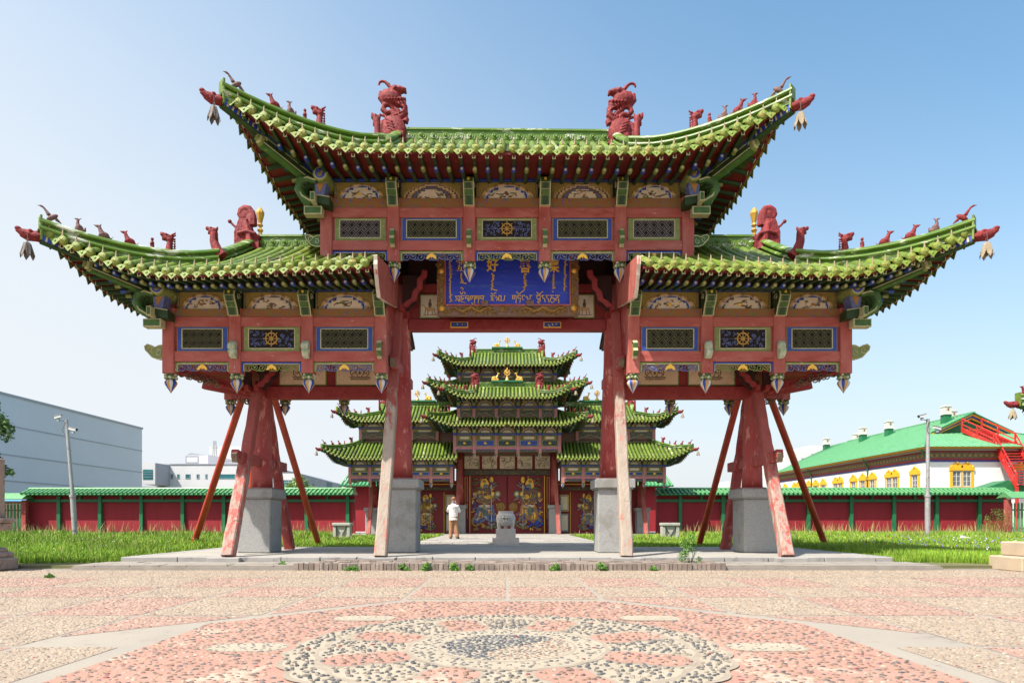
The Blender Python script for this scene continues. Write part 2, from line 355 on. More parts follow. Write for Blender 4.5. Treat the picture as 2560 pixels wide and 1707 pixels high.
def F_curl(m):
    b = MB(); m = m or 'figure_red'
    b.ell((0,0,.09), (.085,.05,.09), m); b.tube([(.0,0,.12),(.03,0,.2),(.02,0,.27),(.05,0,.31)], [.06,.035,.028,.02], m, 8)
    b.tube([(.03,0,.29),(.1,0,.30)], [.028,.006], m, 6); b.tube([(.02,0,.28),(-.06,0,.33)], [.02,.005], m, 6)
    b.tube([(-.04,0,.05),(-.11,0,.06),(-.12,0,.14)], [.05,.035,.012], m, 7); b.tube([(0,0,.05),(0,0,-.04)], .035, m, 6)
    return b, .011, 0
def F_rider(m):
    b = MB(); m = m or 'figure_red'
    b.tube([(0,0,-.03),(0,0,.1),(0,0,.16),(0,0,.2)], [.05,.04,.045,.02], m, 8); b.ell((0,0,.235), (.035,.035,.042), m)
    b.tube([(0,.04,.15),(.05,.03,.1)], .016, m, 5)
    return b, .01, 0
def F_head(m):
    b = MB(); m = m or 'figure_red'
    b.tube([(-.02,0,-.08),(.0,0,.08),(-.01,0,.2),(.0,0,.28)], [.125,.10,.085,.1], m, 10, flat=.75)
    b.ell((.03,0,.31), (.13,.075,.09), m); b.tube([(.08,0,.36),(.16,0,.38),(.17,0,.42)], [.06,.05,.02], m, 8)
    b.tube([(.08,0,.27),(.15,0,.26)], [.05,.03], m, 8); b.tube([(-.06,.05,.37),(-.13,.06,.42),(-.12,.06,.47)], [.03,.02,.006], m, 6)
    b.tube([(-.06,-.05,.37),(-.13,-.06,.42),(-.12,-.06,.47)], [.03,.02,.006], m, 6); b.ell((.06,.05,.37), (.03,.03,.03), m); b.ell((.06,-.05,.37), (.03,.03,.03), m)
    for i in range(5): b.tube([(-.10,0,.05+i*.06),(-.14,0,.08+i*.06)], [.03,.01], m, 5)
    return b, .014, .012
def F_neck(m):
    b = MB(); m = m or 'figure_red'
    b.tube([(-.16,0,-.05),(-.05,0,.08),(.02,0,.28),(.02,0,.46)], [.13,.11,.09,.085], m, 10, flat=.8)
    b.ell((.04,0,.5), (.1,.07,.075), m); b.tube([(.08,0,.53),(.17,0,.56),(.18,0,.6)], [.05,.045,.015], m, 8); b.tube([(.08,0,.47),(.15,0,.45)], [.04,.025], m, 8)
    b.tube([(-.04,0,.54),(-.06,0,.6)], [.035,.01], m, 6); b.ell((.06,.05,.55), (.025,.025,.025), m); b.ell((.06,-.05,.55), (.025,.025,.025), m)
    return b, .014, .01
def F_snout(m):   # dragon head ending a corner beam, pointing +X
    b = MB(); m = m or 'figure_red'
    b.tube([(-.1,0,0),(.1,0,.0),(.25,0,.02),(.38,0,.05),(.46,0,.10)], [.085,.12,.12,.085,.06], m, 10, flat=.85)
    b.ell((.44,0,.12), (.07,.07,.05), m); b.ell((.2,.07,.09), (.05,.04,.045), m); b.ell((.2,-.07,.09), (.05,.04,.045), m)
    b.tube([(.05,0,-.06),(.25,0,-.08),(.40,0,-.03)], [.05,.06,.03], m, 8); b.ell((.08,.1,.0), (.1,.03,.06), m); b.ell((.08,-.1,.0), (.1,.03,.06), m)
    b.tube([(.1,0,.09),(.0,0,.13),(-.06,0,.12)], [.05,.04,.02], m, 6)
    return b, .015, .012
def px(pts, s=815, cx=470, cz=1400): return [((p[0]-cx)/s, 0 if len(p) < 3 else p[2], (cz-p[1])/s) for p in pts]
def F_dragon(m):   # tall ridge-end dragon, head turned to +X
    b = MB(); m = m or 'figure_red'
    def T(pts, r, n=8, fl=1): b.tube(px(pts), [q/815 for q in r] if isinstance(r, list) else r/815, m, n, flat=fl)
    def E(x, z, rx, rz, ry=.13): b.ell(((x-470)/815, 0, (1400-z)/815), (rx/815, ry, rz/815), m, 14, 9)
    E(480,1080,250,330,.15); b.box((.05,0,.12), (.44,.30,.42), m)
    T([(250,1300),(230,1150),(230,1000),(260,880)], [60,75,70,50]); 
    for i in range(6): T([(300,850+i*62),(215,885+i*62)], [28,16], 6)
    T([(700,1130),(560,1110),(480,1060),(520,1010),(720,1000)], [26,30,30,28,24]); T([(430,1120),(520,1220),(640,1270),(730,1275)], 30)
    T([(700,900),(740,830),(745,780)], [70,45,12])
    T([(430,500),(600,520),(690,600),(700,720),(620,810),(500,770),(420,700),(330,720),(260,650),(290,560),(390,545),(470,620),(560,690),(600,760)], [58,64,66,70,72,66,56,58,58,56,50,52,60,55], 10)
    for i in range(16):
        a = i/15; b.ell((((430+270*math.sin(a*3.1))-470)/815, -.085, (1400-(520+a*290))/815), (.022,.02,.02), m, 6, 4)
    T([(600,820),(520,770),(430,860),(330,830),(310,780),(230,755),(165,770),(150,850)], [50,70,70,45,30,26,24,20])
    E(420,400,215,165,.15); T([(230,300),(215,420),(280,540)], [50,60,40]); T([(300,260),(290,400),(370,520)], [45,60,40])
    T([(470,290),(600,260),(700,270),(715,330)], [80,75,50,22], 9, 1.3); T([(450,460),(600,460),(720,450)], [80,62,35], 9, 1.3); T([(520,540),(650,540),(720,520)], [70,70,45])
    T([(500,230),(450,230),(400,200),(350,140),(300,95),(240,80),(190,110),(178,165)], [55,42,38,34,30,27,24,18]); T([(390,200),(385,120)], [28,14], 6); E(500,220,62,50,.10)
    for i in range(5): E(400+i*60, 500-i*4, 24, 22, .165)
    for a in range(4): T([(330+a*20,900+a*60,-.14),(460+a*20,960+a*60,-.15)], [18,22], 6)
    for sx in (-.11, .11): b.ell(((520-470)/815, sx, (1400-265)/815), (.045,.045,.045), m)
    return b, .0125, .012
def F_chi(m):   # curled fish-tail finial of the side roofs
    b = MB(); m = m or 'figure_red'
    b.box((.12,0,.16), (.5,.26,.40), m); b.tube([(.2,0,.0),(.14,0,.35),(.07,0,.58),(.04,0,.72)], [.24,.20,.15,.11], m, 10, flat=.6)
    P = [(.13,0,.60),(.15,0,.78)] + [(-.0+.15*(1-k*.075)*math.cos(R(10+k*42)),0,.86+.16*(1-k*.075)*math.sin(R(10+k*42))) for k in range(12)]
    b.tube(P, [.085,.07]+[.052-.0022*k for k in range(12)], m, 8, flat=1.8); b.ell((0,0,.85), (.13,.045,.14), m)
    for k in range(5): b.tube([(-.16+k*.045,-.12,.02),(-.17+k*.055,-.12,.40),(-.08+k*.04,-.1,.72)], [.03,.028,.02], m, 6)
    b.tube([(-.05,0,.46),(-.2,0,.56),(-.32,0,.68)], [.035,.028,.028], m, 7); b.ell((-.34,0,.70), (.045,.045,.045), m); b.tube([(-.14,0,.42),(-.2,0,.36),(-.24,0,.26)], [.035,.03,.015], m, 6)
    b.tube([(-.1,-.15,.36),(.1,-.17,.40),(.28,-.15,.36),(.34,-.1,.24)], [.04,.05,.045,.04], m, 7); b.ell((.3,0,.30), (.1,.15,.08), m)
    return b, .013, .010
def F_sword(m):
    b = MB(); b.lathe((0,0,0), [(.05,-.05),(.05,.04),(.03,.06),(.075,.12),(.03,.18),(.025,.2),(.07,.24),(.05,.27),(.045,.30),(.10,.52),(.095,.56),(.03,.66),(.004,.68)], 'gold', 8, smooth=False)
    return b, 0, 0
def F_lion(m):   # small seated deer on a plinth
    b = MB(); m = 'gold'; b.box((0,0,.05), (.42,.22,.10), m); b.ell((-.02,0,.19), (.17,.085,.09), m); b.ell((-.13,0,.17), (.08,.09,.09), m)
    b.tube([(.08,0,.2),(.14,0,.32),(.17,0,.42)], [.07,.04,.035], m, 8); b.ell((.2,0,.44), (.075,.035,.038), m); b.tube([(.14,.02,.46),(.08,.05,.54)], [.018,.005], m, 5); b.tube([(.14,-.02,.46),(.08,-.05,.54)], [.018,.005], m, 5)
    for sx in (-.06,.06): b.tube([(.08,sx,.16),(.17,sx,.10)], .028, m, 6); b.tube([(-.12,sx,.14),(-.02,sx,.10)], .03, m, 6)
    return b, .013, 0
def F_wheelfin(m):   # golden dharma wheel on a lotus stem
    b = MB(); m = 'gold'
    b.lathe((0,0,0), [(.15,0),(.15,.05),(.09,.08),(.11,.15),(.05,.20),(.04,.26),(.07,.3)], m, 10)
    for r, t in ((.15,.026),(.05,.04)): b.tube([(r*math.cos(2*PI*i/16), 0, .48+r*math.sin(2*PI*i/16)) for i in range(17)], t, m, 6)
    for i in range(8):
        a = 2*PI*i/8; b.tube([(0,0,.48),(.22*math.cos(a),0,.48+.22*math.sin(a))], [.02,.012], m, 5)
    b.tube([(0,0,.66),(0,0,.8)], [.04,.006], m, 6)
    return b, 0, 0
FIG = dict(bird=F_bird, sitter=F_sitter, curl=F_curl, rider=F_rider, head=F_head, neck=F_neck, snout=F_snout, dragon=F_dragon, chi=F_chi, sword=F_sword, deer=F_lion, wheel=F_wheelfin)

# ------------------------------------------------------------------ roofs
_h = [(-.08,0),(-.08,.09),(-.115,.105),(-.135,.135),(-.13,.17),(-.10,.195),(-.05,.20),(-.05,.255),(-.095,.265),(-.125,.295),(-.12,.34),(-.075,.38)]
HIPPROF = _h + [(0,.395)] + [(-a, z) for a, z in _h[::-1]]
class Roof:
    """hip-and-gable (or skirt) roof with swept-up corners; u = |x - cx|, w = |y - yc|"""
    def __init__(s, **k):
        d = dict(cx=0, yc=16, ze=8.375, c=.262, p=1.6, u0=3.3, xc=5.79, xm=5.25, hm=3.1, hc=3.27, xg=2.75, wj=1.9, zse=None, slope=.5, curv=.042, xin=0, xcut=-1, wcut=0, inrise=0,
                 sides=(-1,1), ysides=(-1,1), sp=.2525, rt=.085, xbox=4.25, wbox=1.75, zbox=None, skirt=False, rsp=.275, tilt=0, ornsc=1, hsc=1, detail=True, dy=0)
        d.update(k); s.__dict__.update(d)
        if s.zbox is None: s.zbox = s.ze + .12
        if s.zse is None: s.zse = s.ze
    def zf(s, u): return s.ze + s.inrise*max(0, s.u0-u) + (s.c*(u-s.u0)**s.p if u > s.u0 else 0)
    def yf(s, u): return s.hm + (s.hc-s.hm)*max(0, (u-s.u0)/(s.xc-s.u0))**2
    def xs(s, w): return s.xm + (s.xc-s.xm)*(w/s.hc)**3
    def zs(s, w):
        a = max(0, (w-.35*s.hc)/(.65*s.hc)); return s.zse + (s.zf(s.xc)-s.zse)*a**1.7
    def P(s, q): return s.slope*q + s.curv*q*q
    def hipw(s, u): return lerp(s.wj, s.hc, max(0, (u-s.xg)/(s.xc-s.xg)))
    def hipu(s, w): return lerp(s.xg, s.xc, max(0, (w-s.wj)/(s.hc-s.wj)))
    def wend(s, u):
        if u < s.xcut: return s.wcut
        return s.hipw(u) if u > s.xg else (s.wj if s.skirt else 0)
    def z(s, u, w): return s.zf(u) + s.P(max(0, s.yf(u)-w))
    def hz(s, u): return s.z(u, s.hipw(u))
    def W(s, sx, sy, u, w, z): return (s.cx + sx*u, s.yc + sy*w, z + s.tilt*sx*u)
    def sidept(s, w, q):
        ue = s.hipu(w) if w > s.wj else s.xg; ze = s.hz(ue) if w > s.wj else s.hz(s.xg)
        xs_ = s.xs(w); zs_ = s.zs(w); return lerp(xs_, ue, q), lerp(zs_, ze, q*.85+q*q*.15)
    def make(s, name, parent, label=None, body='tile', soff='soffit', finials=True, backdetail=False, ridge=True):
        b = MB(); cap0 = MB(); cap = cap0; pan = 'tile_dark'; D = s.detail; solo = []
        def one(front):
            nonlocal cap
            if front and D: cap = MB(); solo.append(cap)
            else: cap = cap0
        def tile(path, r, side, out, endm):
            P = [Vector(p) for p in path]; n = 5; vs = []
            S_ = Vector(side)
            for i, p in enumerate(P):
                d = (P[min(i+1, len(P)-1)] - P[max(i-1, 0)]).normalized(); u = S_.cross(d).normalized()
                if u.z < 0: u = -u
                for j in range(n): t = PI*j/(n-1); vs.append(p + S_*math.cos(t)*r + u*math.sin(t)*r)
            b.grid([vs[i*n:(i+1)*n] for i in range(len(P))], random.choice([body, body, body, 'tile_worn', 'tile_light', 'tile_light']), True)
            # end cap, pendant drip
            e = P[0]; o = Vector(out)
            cap.lathe(e + o*.0, [(r*1.08,-.07),(r*1.14,.0),(r*1.0,.022),(r*.7,.03),(.0001,.055)], endm, 10 if D else 6, axis=o.to_track_quat('Z','Y').to_matrix())
            if finials:
                a = P[0].lerp(P[1], .30) + Vector((0,0,r))
                if D: cap.lathe(a, [(.026,-.02),(.03,.02),(.014,.035),(.024,.055),(.012,.075),(.017,.092),(.002,.135)], 'tan_clay', 5)
                else: cap.lathe(a, [(.026,-.02),(.024,.03),(.002,.11)], 'tan_clay', 4)
        def drip(p, side, out):
            p = Vector(p); S_ = Vector(side); o = Vector(out); hw = s.sp*.47; q_ = s.sp/.2525
            pr = [(-hw,.02),(-hw*.95,-.045*q_),(-hw*.60,-.085*q_),(0,-.165*q_),(hw*.60,-.085*q_),(hw*.95,-.045*q_),(hw,.02),(hw*.4,-.02),(-hw*.4,-.02)]
            f = lambda q, k: p + S_*q[0] + Vector((0,0,q[1])) + o*(k - q[1]*.25)
            A = [f(q, .02) for q in pr]; B = [f(q, 0) for q in pr]; n = len(pr)
            m = ('tile_dark' if o.x else random.choice(['tile_cap','drip','drip'])) if D else ('tile_dark' if o.x else 'tile_light')
            cap.add(A+B, [tuple(range(n)), tuple(range(2*n-1, n-1, -1))] + [(i, n+i, n+(i+1) % n, (i+1) % n) for i in range(n)], m)
            if D: cap.ell(p + Vector((0,0,-.075)) + o*.035, (.03,.02,.035), m, 6, 4)
        ns = 6 if D else 4
        for sx in s.sides:
            for sy in s.ysides:
                det = (sy < 0)
                us = []; u = s.xin + (s.sp/2)
                while u < s.xc - .08: us.append(u); u += s.sp
                # pans
                cols = sorted(set([s.xin] + [q + s.sp/2 for q in us if q + s.sp/2 < s.xc] + [s.xc, max(s.xin, s.xcut)] + ([s.xg] if s.xg > s.xin else [])))
                rows = []
                for j in range(ns+1):
                    rows.append([s.W(sx, sy, u, lerp(s.yf(u), s.wend(u + (1e-6)), j/ns), s.z(u, lerp(s.yf(u), s.wend(u+1e-6), j/ns)) - .045) for u in cols])
                b.grid(rows, pan, False)
                for u in us:
                    if u > s.xc - .2 and D: pass
                    we = s.wend(u); y0 = s.yf(u) + .03
                    path = [s.W(sx, sy, u, lerp(y0, we, j/ns), s.z(u, lerp(y0, we, j/ns))) for j in range(ns+1)]
                    one(det)
                    if det or backdetail or D: tile(path, s.rt, (1,0,0), (0,sy,0), 'tile_cap')
                    if det or D:
                        ud = min(u + s.sp/2, s.xc-.02); drip(s.W(sx, sy, ud, s.yf(ud)+.02, s.zf(ud)-.01), (1,0,0), (0,sy,0))
                one(False)   # half of the hip side
                w = s.sp/2; ws = []
                while w < s.hc - .08: ws.append(w); w += s.sp
                cw = [0] + [q + s.sp/2 for q in ws if q + s.sp/2 < s.hc and abs(q+s.sp/2-s.wj) > .02] + [s.wj, s.hc]; cw.sort()
                b.grid([[s.W(sx, sy, *((lambda a: (a[0], w, a[1]-.045))(s.sidept(w, j/ns)))) for w in cw] for j in range(ns+1)], pan, False)
                for w in ws:
                    path = [s.W(sx, sy, a[0]+(.03 if j == 0 else 0), w, a[1]) for j in range(ns+1) for a in (s.sidept(w, j/ns),)]
                    tile(path, s.rt, (0,1,0), (sx,0,0), 'tile_cap')
                    wd = min(w + s.sp/2, s.hc-.02); a = s.sidept(wd, 0); drip(s.W(sx, sy, a[0]+.02, wd, a[1]-.01), (0,1,0), (sx,0,0))
        T = b.build(name, parent, label)
        for c in solo: c.build('eave_tile', T)
        o = cap0.build('eave_tile', T); o['kind'] = 'stuff'
        # ---- soffit and rafters
        sb = MB(); rb = MB()
        for sx in s.sides:
            for sy in s.ysides:
                N = 14
                cu = [lerp(s.xin, s.xc, i/N) for i in range(N+1)]
                def inner(u):
                    if u <= s.xbox: return (u, s.wbox, s.zbox)
                    q = (u-s.xbox)/(s.xc-s.xbox); return (u, lerp(s.wbox, s.hc, q), lerp(s.zbox, s.zf(s.xc)-.12, q))
                def innerw(w):
                    if w <= s.wbox: return (s.xbox, w, s.zbox)
                    q = (w-s.wbox)/(s.hc-s.wbox); return (lerp(s.xbox, s.xc, q), w, lerp(s.zbox, s.zf(s.xc)-.12, q))
                r0 = [s.W(sx, sy, u, s.yf(u)-.03, s.zf(u)-.07) for u in cu]; r1 = [s.W(sx, sy, *inner(u)) for u in cu]
                sb.grid([r0, r1], soff, False)
                cw = [lerp(0, s.hc, i/10) for i in range(11)]
                r0 = [s.W(sx, sy, s.xs(w)-.03, w, s.zs(w)-.07) for w in cw]; r1 = [s.W(sx, sy, *innerw(w)) for w in cw]
                sb.grid([r0, r1], soff, False)
                def raf(o, i, k, gr):
                    o = Vector(o); i = Vector(i); L = (i-o).length
                    if L < .12: return
                    d = (i-o)/L; dn = Vector((0,0,-.055))
                    a = o + d*.06 + dn; e = o + d*min(L, .75) + dn*1.1
                    rb.bar(a, e, .062, .062, 'green_dark'); 
                    # painted end
                    rb.bar(a - d*.012, a, .075, .085, 'pale_edge'); rb.bar(a - d*.016, a, .035, .05, 'dark' if k % 2 else 'green_dark')
                    if L > .55:
                        a2 = o + d*.48 + Vector((0,0,-.15)); e2 = i + Vector((0,0,-.06))
                        c_ = 'blue' if k % 2 else 'olive'
                        rb.tube([a2, a2 + d*.12], .048, c_, 8); rb.tube([a2 + d*.12, e2], .046, 'green_dark', 8)
                        rb.tube([a2 - d*.006, a2], .026, 'pale_edge', 6)
                if s.detail or sy < 0:
                    k = 0; u = s.xin + s.rsp/2
                    while u < s.xc - .15:
                        raf(s.W(sx, sy, u, s.yf(u)-.02, s.zf(u)-.07), s.W(sx, sy, *inner(u)), k + (sx > 0), 0); u += s.rsp; k += 1
                k = 0; w = s.rsp/2
                while w < s.hc - .15:
                    raf(s.W(sx, sy, s.xs(w)-.02, w, s.zs(w)-.07), s.W(sx, sy, *innerw(w)), k, 1); w += s.rsp; k += 1
                # eave fascia
                sb.sweep([s.W(sx, sy, u, s.yf(u)-.035, s.zf(u)-.11) for u in cu], [(-.02,0),(-.02,.06),(.02,.06),(.02,0)], 'soffit', side=(0,1,0))
                sb.sweep([s.W(sx, sy, s.xs(w)-.035, w, s.zs(w)-.11) for w in cw], [(-.02,0),(-.02,.06),(.02,.06),(.02,0)], 'soffit', side=(1,0,0))
                # corner beam
                p0 = Vector(s.W(sx, sy, s.xbox, s.wbox, s.zbox-.05)); p1 = Vector(s.W(sx, sy, s.xc+.02, s.hc+.02, s.zf(s.xc)-.16))
                rb.bar(p0, p1, .16, .20, 'green_dark'); 
                if s.detail:
                    d = (p1-p0); L = d.length; d /= L
                    rb.bar(p0 + Vector((0,0,-.02)), p1 + Vector((0,0,-.01)), .175, .13, 'blue')
                    for i in range(8): q = p1 - d*(.06+i*.11); rb.bar(q, q - d*.035, .185, .15, 'pale_edge')
                    # moulded lower bracket
                    q0 = p0 + Vector((0,0,-.18)); q1 = p0.lerp(p1, .62) + Vector((0,0,-.16))
                    rb.bar(q0, q1, .18, .22, 'green_paint'); rb.bar(q0, q1, .188, .15, 'pale_edge'); rb.bar(q0, q1, .193, .10, 'green_dark')
                    for i in range(3): e = q1 + d*.05*i; rb.bar(e, e + d*.055, .17-.03*i, .2-.05*i, ('olive','pale_edge','olive')[i])
        sb.build('soffit_board', T); rb.build('rafter', T)
        # ---- hip ridges
        for sx in s.sides:
            for sy in s.ysides:
                if not s.detail and sy > 0 and not backdetail: continue
                hb = MB(); path = []; sc = []
                for i in range(13):
                    u = lerp(s.xg - .02, s.xc + .03, i/12); uu = min(u, s.xc); path.append(s.W(sx, sy, u, s.hipw(uu)+(u-uu), s.hz(uu) - .10*s.hsc*(i/12)**2)); sc.append(.85*s.hsc)
                hb.sweep(path, HIPPROF, 'ridge', sc)
                t = Vector(path[-1]); d = Vector((sx,sy,0)).normalized(); sd = Vector((0,0,1)).cross(d)
                hb.bar(t + Vector((0,0,-.12*s.hsc)), t + Vector((0,0,.37*s.hsc)), .24*s.hsc, .035, 'tile_light', up=(sx,sy,0))
                if s.xg > 0 and not s.skirt:   # descending ridge on the front slope
                    path = [s.W(sx, sy, s.xg, lerp(s.wj-.08, .0, i/5), s.z(s.xg, lerp(s.wj-.08, .0, i/5))) for i in range(6)]
                    hb.sweep(path, [(a, b_*.85) for a, b_ in HIPPROF], 'ridge', [s.hsc]*6, side=(1,0,0), ends='tile_light')
                    g = MB
                hb.build('hip_ridge', T)
                tip = Vector(path[-1])
                tp = Vector(s.W(sx, sy, s.xc + .02, s.hc + .02, s.zf(s.xc) - .15))
                place('snout', 'corner_dragon_head', T, tp, math.atan2(sy*.6, sx), s.ornsc)
        # gables
        if not s.skirt:
            gb = MB()
            for sx in s.sides:
                pts = [(s.yc + sy*w, s.z(s.xg, w) - .01 + s.tilt*sx*s.xg) for sy, ws_ in ((-1, [s.wj, s.wj*.66, s.wj*.33, 0]), (1, [s.wj*.33, s.wj*.66, s.wj])) for w in ws_]
                x = s.cx + sx*(s.xg + .0); gb.ext(pts, 'yz', x - .04, x + .04, 'red_deep')
            gb.build('gable', T)
        return T
    def top(s, sx, sy, q, off=0):
        """point on top of the hip ridge, q = 0 at the corner"""
        u = lerp(s.xc, s.xg, q); k = .85*s.hsc; off -= .10*s.hsc*(1-q)**2
        return Vector(s.W(sx, sy, u, s.hipw(u), s.hz(u) + .385*k + off))
    def beasts(s, T, sx, sy, kinds, sc=1):
        ang = math.atan2(sy*(s.hc-s.wj), sx*(s.xc-s.xg))
        for kind, q, m in kinds:
            nm = {'bird':'roof_bird','sitter':'roof_beast','curl':'roof_fish','rider':'roof_rider','head':'beast_head'}[kind]
            place(kind, nm, T, s.top(sx, sy, q, -.02), ang, sc, m=m)
def main_ridge(T, x0, x1, y, z, h, label=None, n=None, wd=.2, roll='ridge', dz=0, tiltf=lambda x: 0):
    b = MB(); hw = wd/2
    pr = [(-hw,0),(-hw,h*.18),(-hw*.8,h*.22),(-hw*.8,h*.80),(-hw*1.15,h*.84),(-hw*1.1,h*.95),(0,h*1.05),(hw*1.1,h*.95),(hw*1.15,h*.84),(hw*.8,h*.80),(hw*.8,h*.22),(hw,h*.18),(hw,0)]
    b.sweep([(lerp(x0,x1,i/10), y, z + tiltf(lerp(x0,x1,i/10))) for i in range(11)], pr, 'ridge', side=(0,1,0))
    n = n or int(abs(x1-x0)/(h*.62))
    if n:
        for i in range(n):
            x = lerp(x0, x1, (i+.5)/n); zz = z + h*.5 + tiltf(x); yy = y - hw*.8
            b.lathe((x, yy, zz), [(h*.19,-.01),(h*.19,.014),(h*.15,.014),(h*.13,.004),(h*.09,.004),(h*.08,.035),(.001,.055)], 'ridge', 10, axis=Matrix.Rotation(R(90), 3, 'X'))
            for sx in (-1,1): b.tube([(x+sx*h*.30, yy, zz+h*.05),(x+sx*h*.26, yy, zz-h*.14),(x+sx*h*.12, yy, zz-h*.22)], h*.035, 'tile_light', 5)
    return b.build('main_ridge', T, label)
def matz(name, low, high, z0, z1, **k):
    """paint worn off towards the foot of a timber: two colours split by height with a ragged edge"""
    m = mat(name, low[0], low[1], **k); t = m.node_tree; N = t.nodes; L = t.links; b = N['Principled BSDF']
    old = b.inputs['Base Color'].links[0].from_socket
    tc = N.new('ShaderNodeTexCoord'); sx = N.new('ShaderNodeSeparateXYZ'); L.new(tc.outputs['Object'], sx.inputs[0])
    mp = N.new('ShaderNodeMapping'); mp.inputs['Scale'].default_value = (3, 3, .9); L.new(tc.outputs['Object'], mp.inputs[0])
    n = N.new('ShaderNodeTexNoise'); n.inputs['Scale'].default_value = 3.5; n.inputs['Detail'].default_value = 9; n.inputs['Roughness'].default_value = .75; L.new(mp.outputs[0], n.inputs['Vector'])
    a = N.new('ShaderNodeMath'); a.operation = 'MULTIPLY_ADD'; L.new(n.outputs[0], a.inputs[0]); a.inputs[1].default_value = (z1-z0)*2.6; L.new(sx.outputs[2], a.inputs[2])
    r = N.new('ShaderNodeMapRange'); L.new(a.outputs[0], r.inputs[0]); c = (z0+z1)/2 + (z1-z0)*1.3; r.inputs[1].default_value = c-(z1-z0)*.18; r.inputs[2].default_value = c+(z1-z0)*.18
    n2 = N.new('ShaderNodeTexNoise'); n2.inputs['Scale'].default_value = 2.5; n2.inputs['Detail'].default_value = 6; L.new(mp.outputs[0], n2.inputs['Vector'])
    hm = N.new('ShaderNodeMix'); hm.data_type = 'RGBA'; L.new(n2.outputs[0], hm.inputs[0]); hm.inputs[6].default_value = (*high[0], 1); hm.inputs[7].default_value = (*high[1], 1)
    x = N.new('ShaderNodeMix'); x.data_type = 'RGBA'; L.new(r.outputs[0], x.inputs[0]); L.new(old, x.inputs[6]); L.new(hm.outputs[2], x.inputs[7]); L.new(x.outputs[2], b.inputs['Base Color'])
matz('brace_in', ((.40,.33,.265), (.30,.245,.195)), ((.33,.09,.07), (.29,.05,.042)), 2.3, 4.6, sc=5, rough=.85, bump=.9, bsc=18, bdist=.02, wear=(.50,.17,.13), wamt=.40, wsc=5, stretch=(1.4,1.4,.35), wear2=(.22,.17,.14), w2amt=.37, w2sc=7)
matz('brace_out', ((.38,.29,.235), (.30,.225,.18)), ((.36,.10,.08), (.28,.045,.038)), .9, 2.9, sc=5, rough=.85, bump=.9, bsc=18, bdist=.02, wear=(.44,.10,.08), wamt=.48, wsc=6, stretch=(1.4,1.4,.35), wear2=(.22,.12,.10), w2amt=.37, w2sc=7)

GATE = thing('memorial_gate', (0, 16, 0), 'large red wooden gate with curved green tiled roofs and four granite pedestals', 'gate')
YF = 14.3; YB = 17.7; Y0 = 16.0
U = dict(tip=6.26, pb=6.66, f0=6.70, f1=6.905, l0=6.92, l1=7.14, p0=7.135, p1=7.71, u0=7.665, u1=7.885, b0=7.885, b1=8.11, a1=8.50)
Wg = dict(tip=3.73, pb=4.13, f0=4.18, f1=4.385, l0=4.40, l1=4.63, p0=4.625, p1=5.24, u0=5.195, u1=5.41, b0=5.41, b1=5.60, a1=6.00)
def pendant(parent, x, y, z, s=1):
    b = MB()
    for i in range(10):
        a = 2*PI*i/10; b.ell((.125*math.cos(a)*s, .125*math.sin(a)*s, .0), (.05*s,.05*s,.045*s), 'olive' if i % 2 else 'moss_white', 6, 4)
        b.ell((.13*math.cos(a+.3)*s, .13*math.sin(a+.3)*s, .07*s), (.042*s,.042*s,.035*s), 'green_paint' if i % 3 else 'moss_white', 6, 4)
    b.lathe((0,0,0), [(.11*s,.10*s),(.12*s,.0),(.09*s,-.05*s)], 'green_dark', 10)
    b.lathe((0,0,0), [(.07*s,-.02*s),(.14*s,-.09*s),(.158*s,-.135*s),(.13*s,-.20*s),(.07*s,-.29*s),(.025*s,-.36*s),(.004*s,-.40*s)], ['white_paint','blue','orange_petal','white_paint','blue','orange_petal'], 12, ph=.5)
    o = b.build('pendant_finial', None); o.location = (x, y, z); o.parent = parent; o.matrix_parent_inverse = Matrix.Translation(-wl(parent)); return o
def copy_part(o, x, y, z):
    c = o.copy(); COL.objects.link(c); c.location = (x, y, z); return c
def lattice(b, x0, x1, z0, z1, y, m, cs=.033, r=.0048):
    """diagonal interlocking key fret, clipped to the opening"""
    c = math.sqrt(.5)
    def seg(a, d):
        P = [((p[0]-p[1])*c*cs + (x0+x1)/2, (p[0]+p[1])*c*cs + (z0+z1)/2) for p in (a, d)]
        (ax, az), (bx_, bz) = P; t0, t1 = 0, 1
        for p, q in ((ax-bx_, ax-x0), (bx_-ax, x1-ax), (az-bz, az-z0), (bz-az, z1-az)):
            if abs(p) < 1e-9:
                if q < 0: return
                continue
            t = q/p
            if p < 0: t0 = max(t0, t)
            else: t1 = min(t1, t)
        if t1 - t0 < .02: return
        A = (ax+(bx_-ax)*t0, y, az+(bz-az)*t0); B = (ax+(bx_-ax)*t1, y, az+(bz-az)*t1)
        b.bar(A, B, r*2, r*2, m, up=(0,1,0))
    n = int((x1-x0)/cs/4) + 3
    for i in range(-n, n+1):
        for j in range(-n, n+1):
            X, Z = i*4, j*4
            if (i+j) % 2 == 0:
                seg((X-2.6, Z-.6), (X+2.6, Z-.6)); seg((X-2.6, Z+.6), (X+2.6, Z+.6)); seg((X+2.6,Z-.6),(X+2.6,Z-1.8)); seg((X-2.6,Z+.6),(X-2.6,Z+1.8))
            else:
                seg((X-.6, Z-2.6), (X-.6, Z+2.6)); seg((X+.6, Z-2.6), (X+.6, Z+2.6)); seg((X+.6,Z+2.6),(X+1.8,Z+2.6)); seg((X-.6,Z-2.6),(X-1.8,Z-2.6))
def spiral(b, x, z, y, r, turns, sgn, a0, m, t=.011):
    n = int(10*turns)+3; P = []
    for i in range(n):
        q = i/(n-1); a = a0 + sgn*q*turns*2*PI; rr = r*(1-q*.82); P.append((x+rr*math.cos(a), y, z+rr*math.sin(a)))
    b.tube(P, [t*(1-.3*i/n) for i in range(n)], m, 4, cap=False)
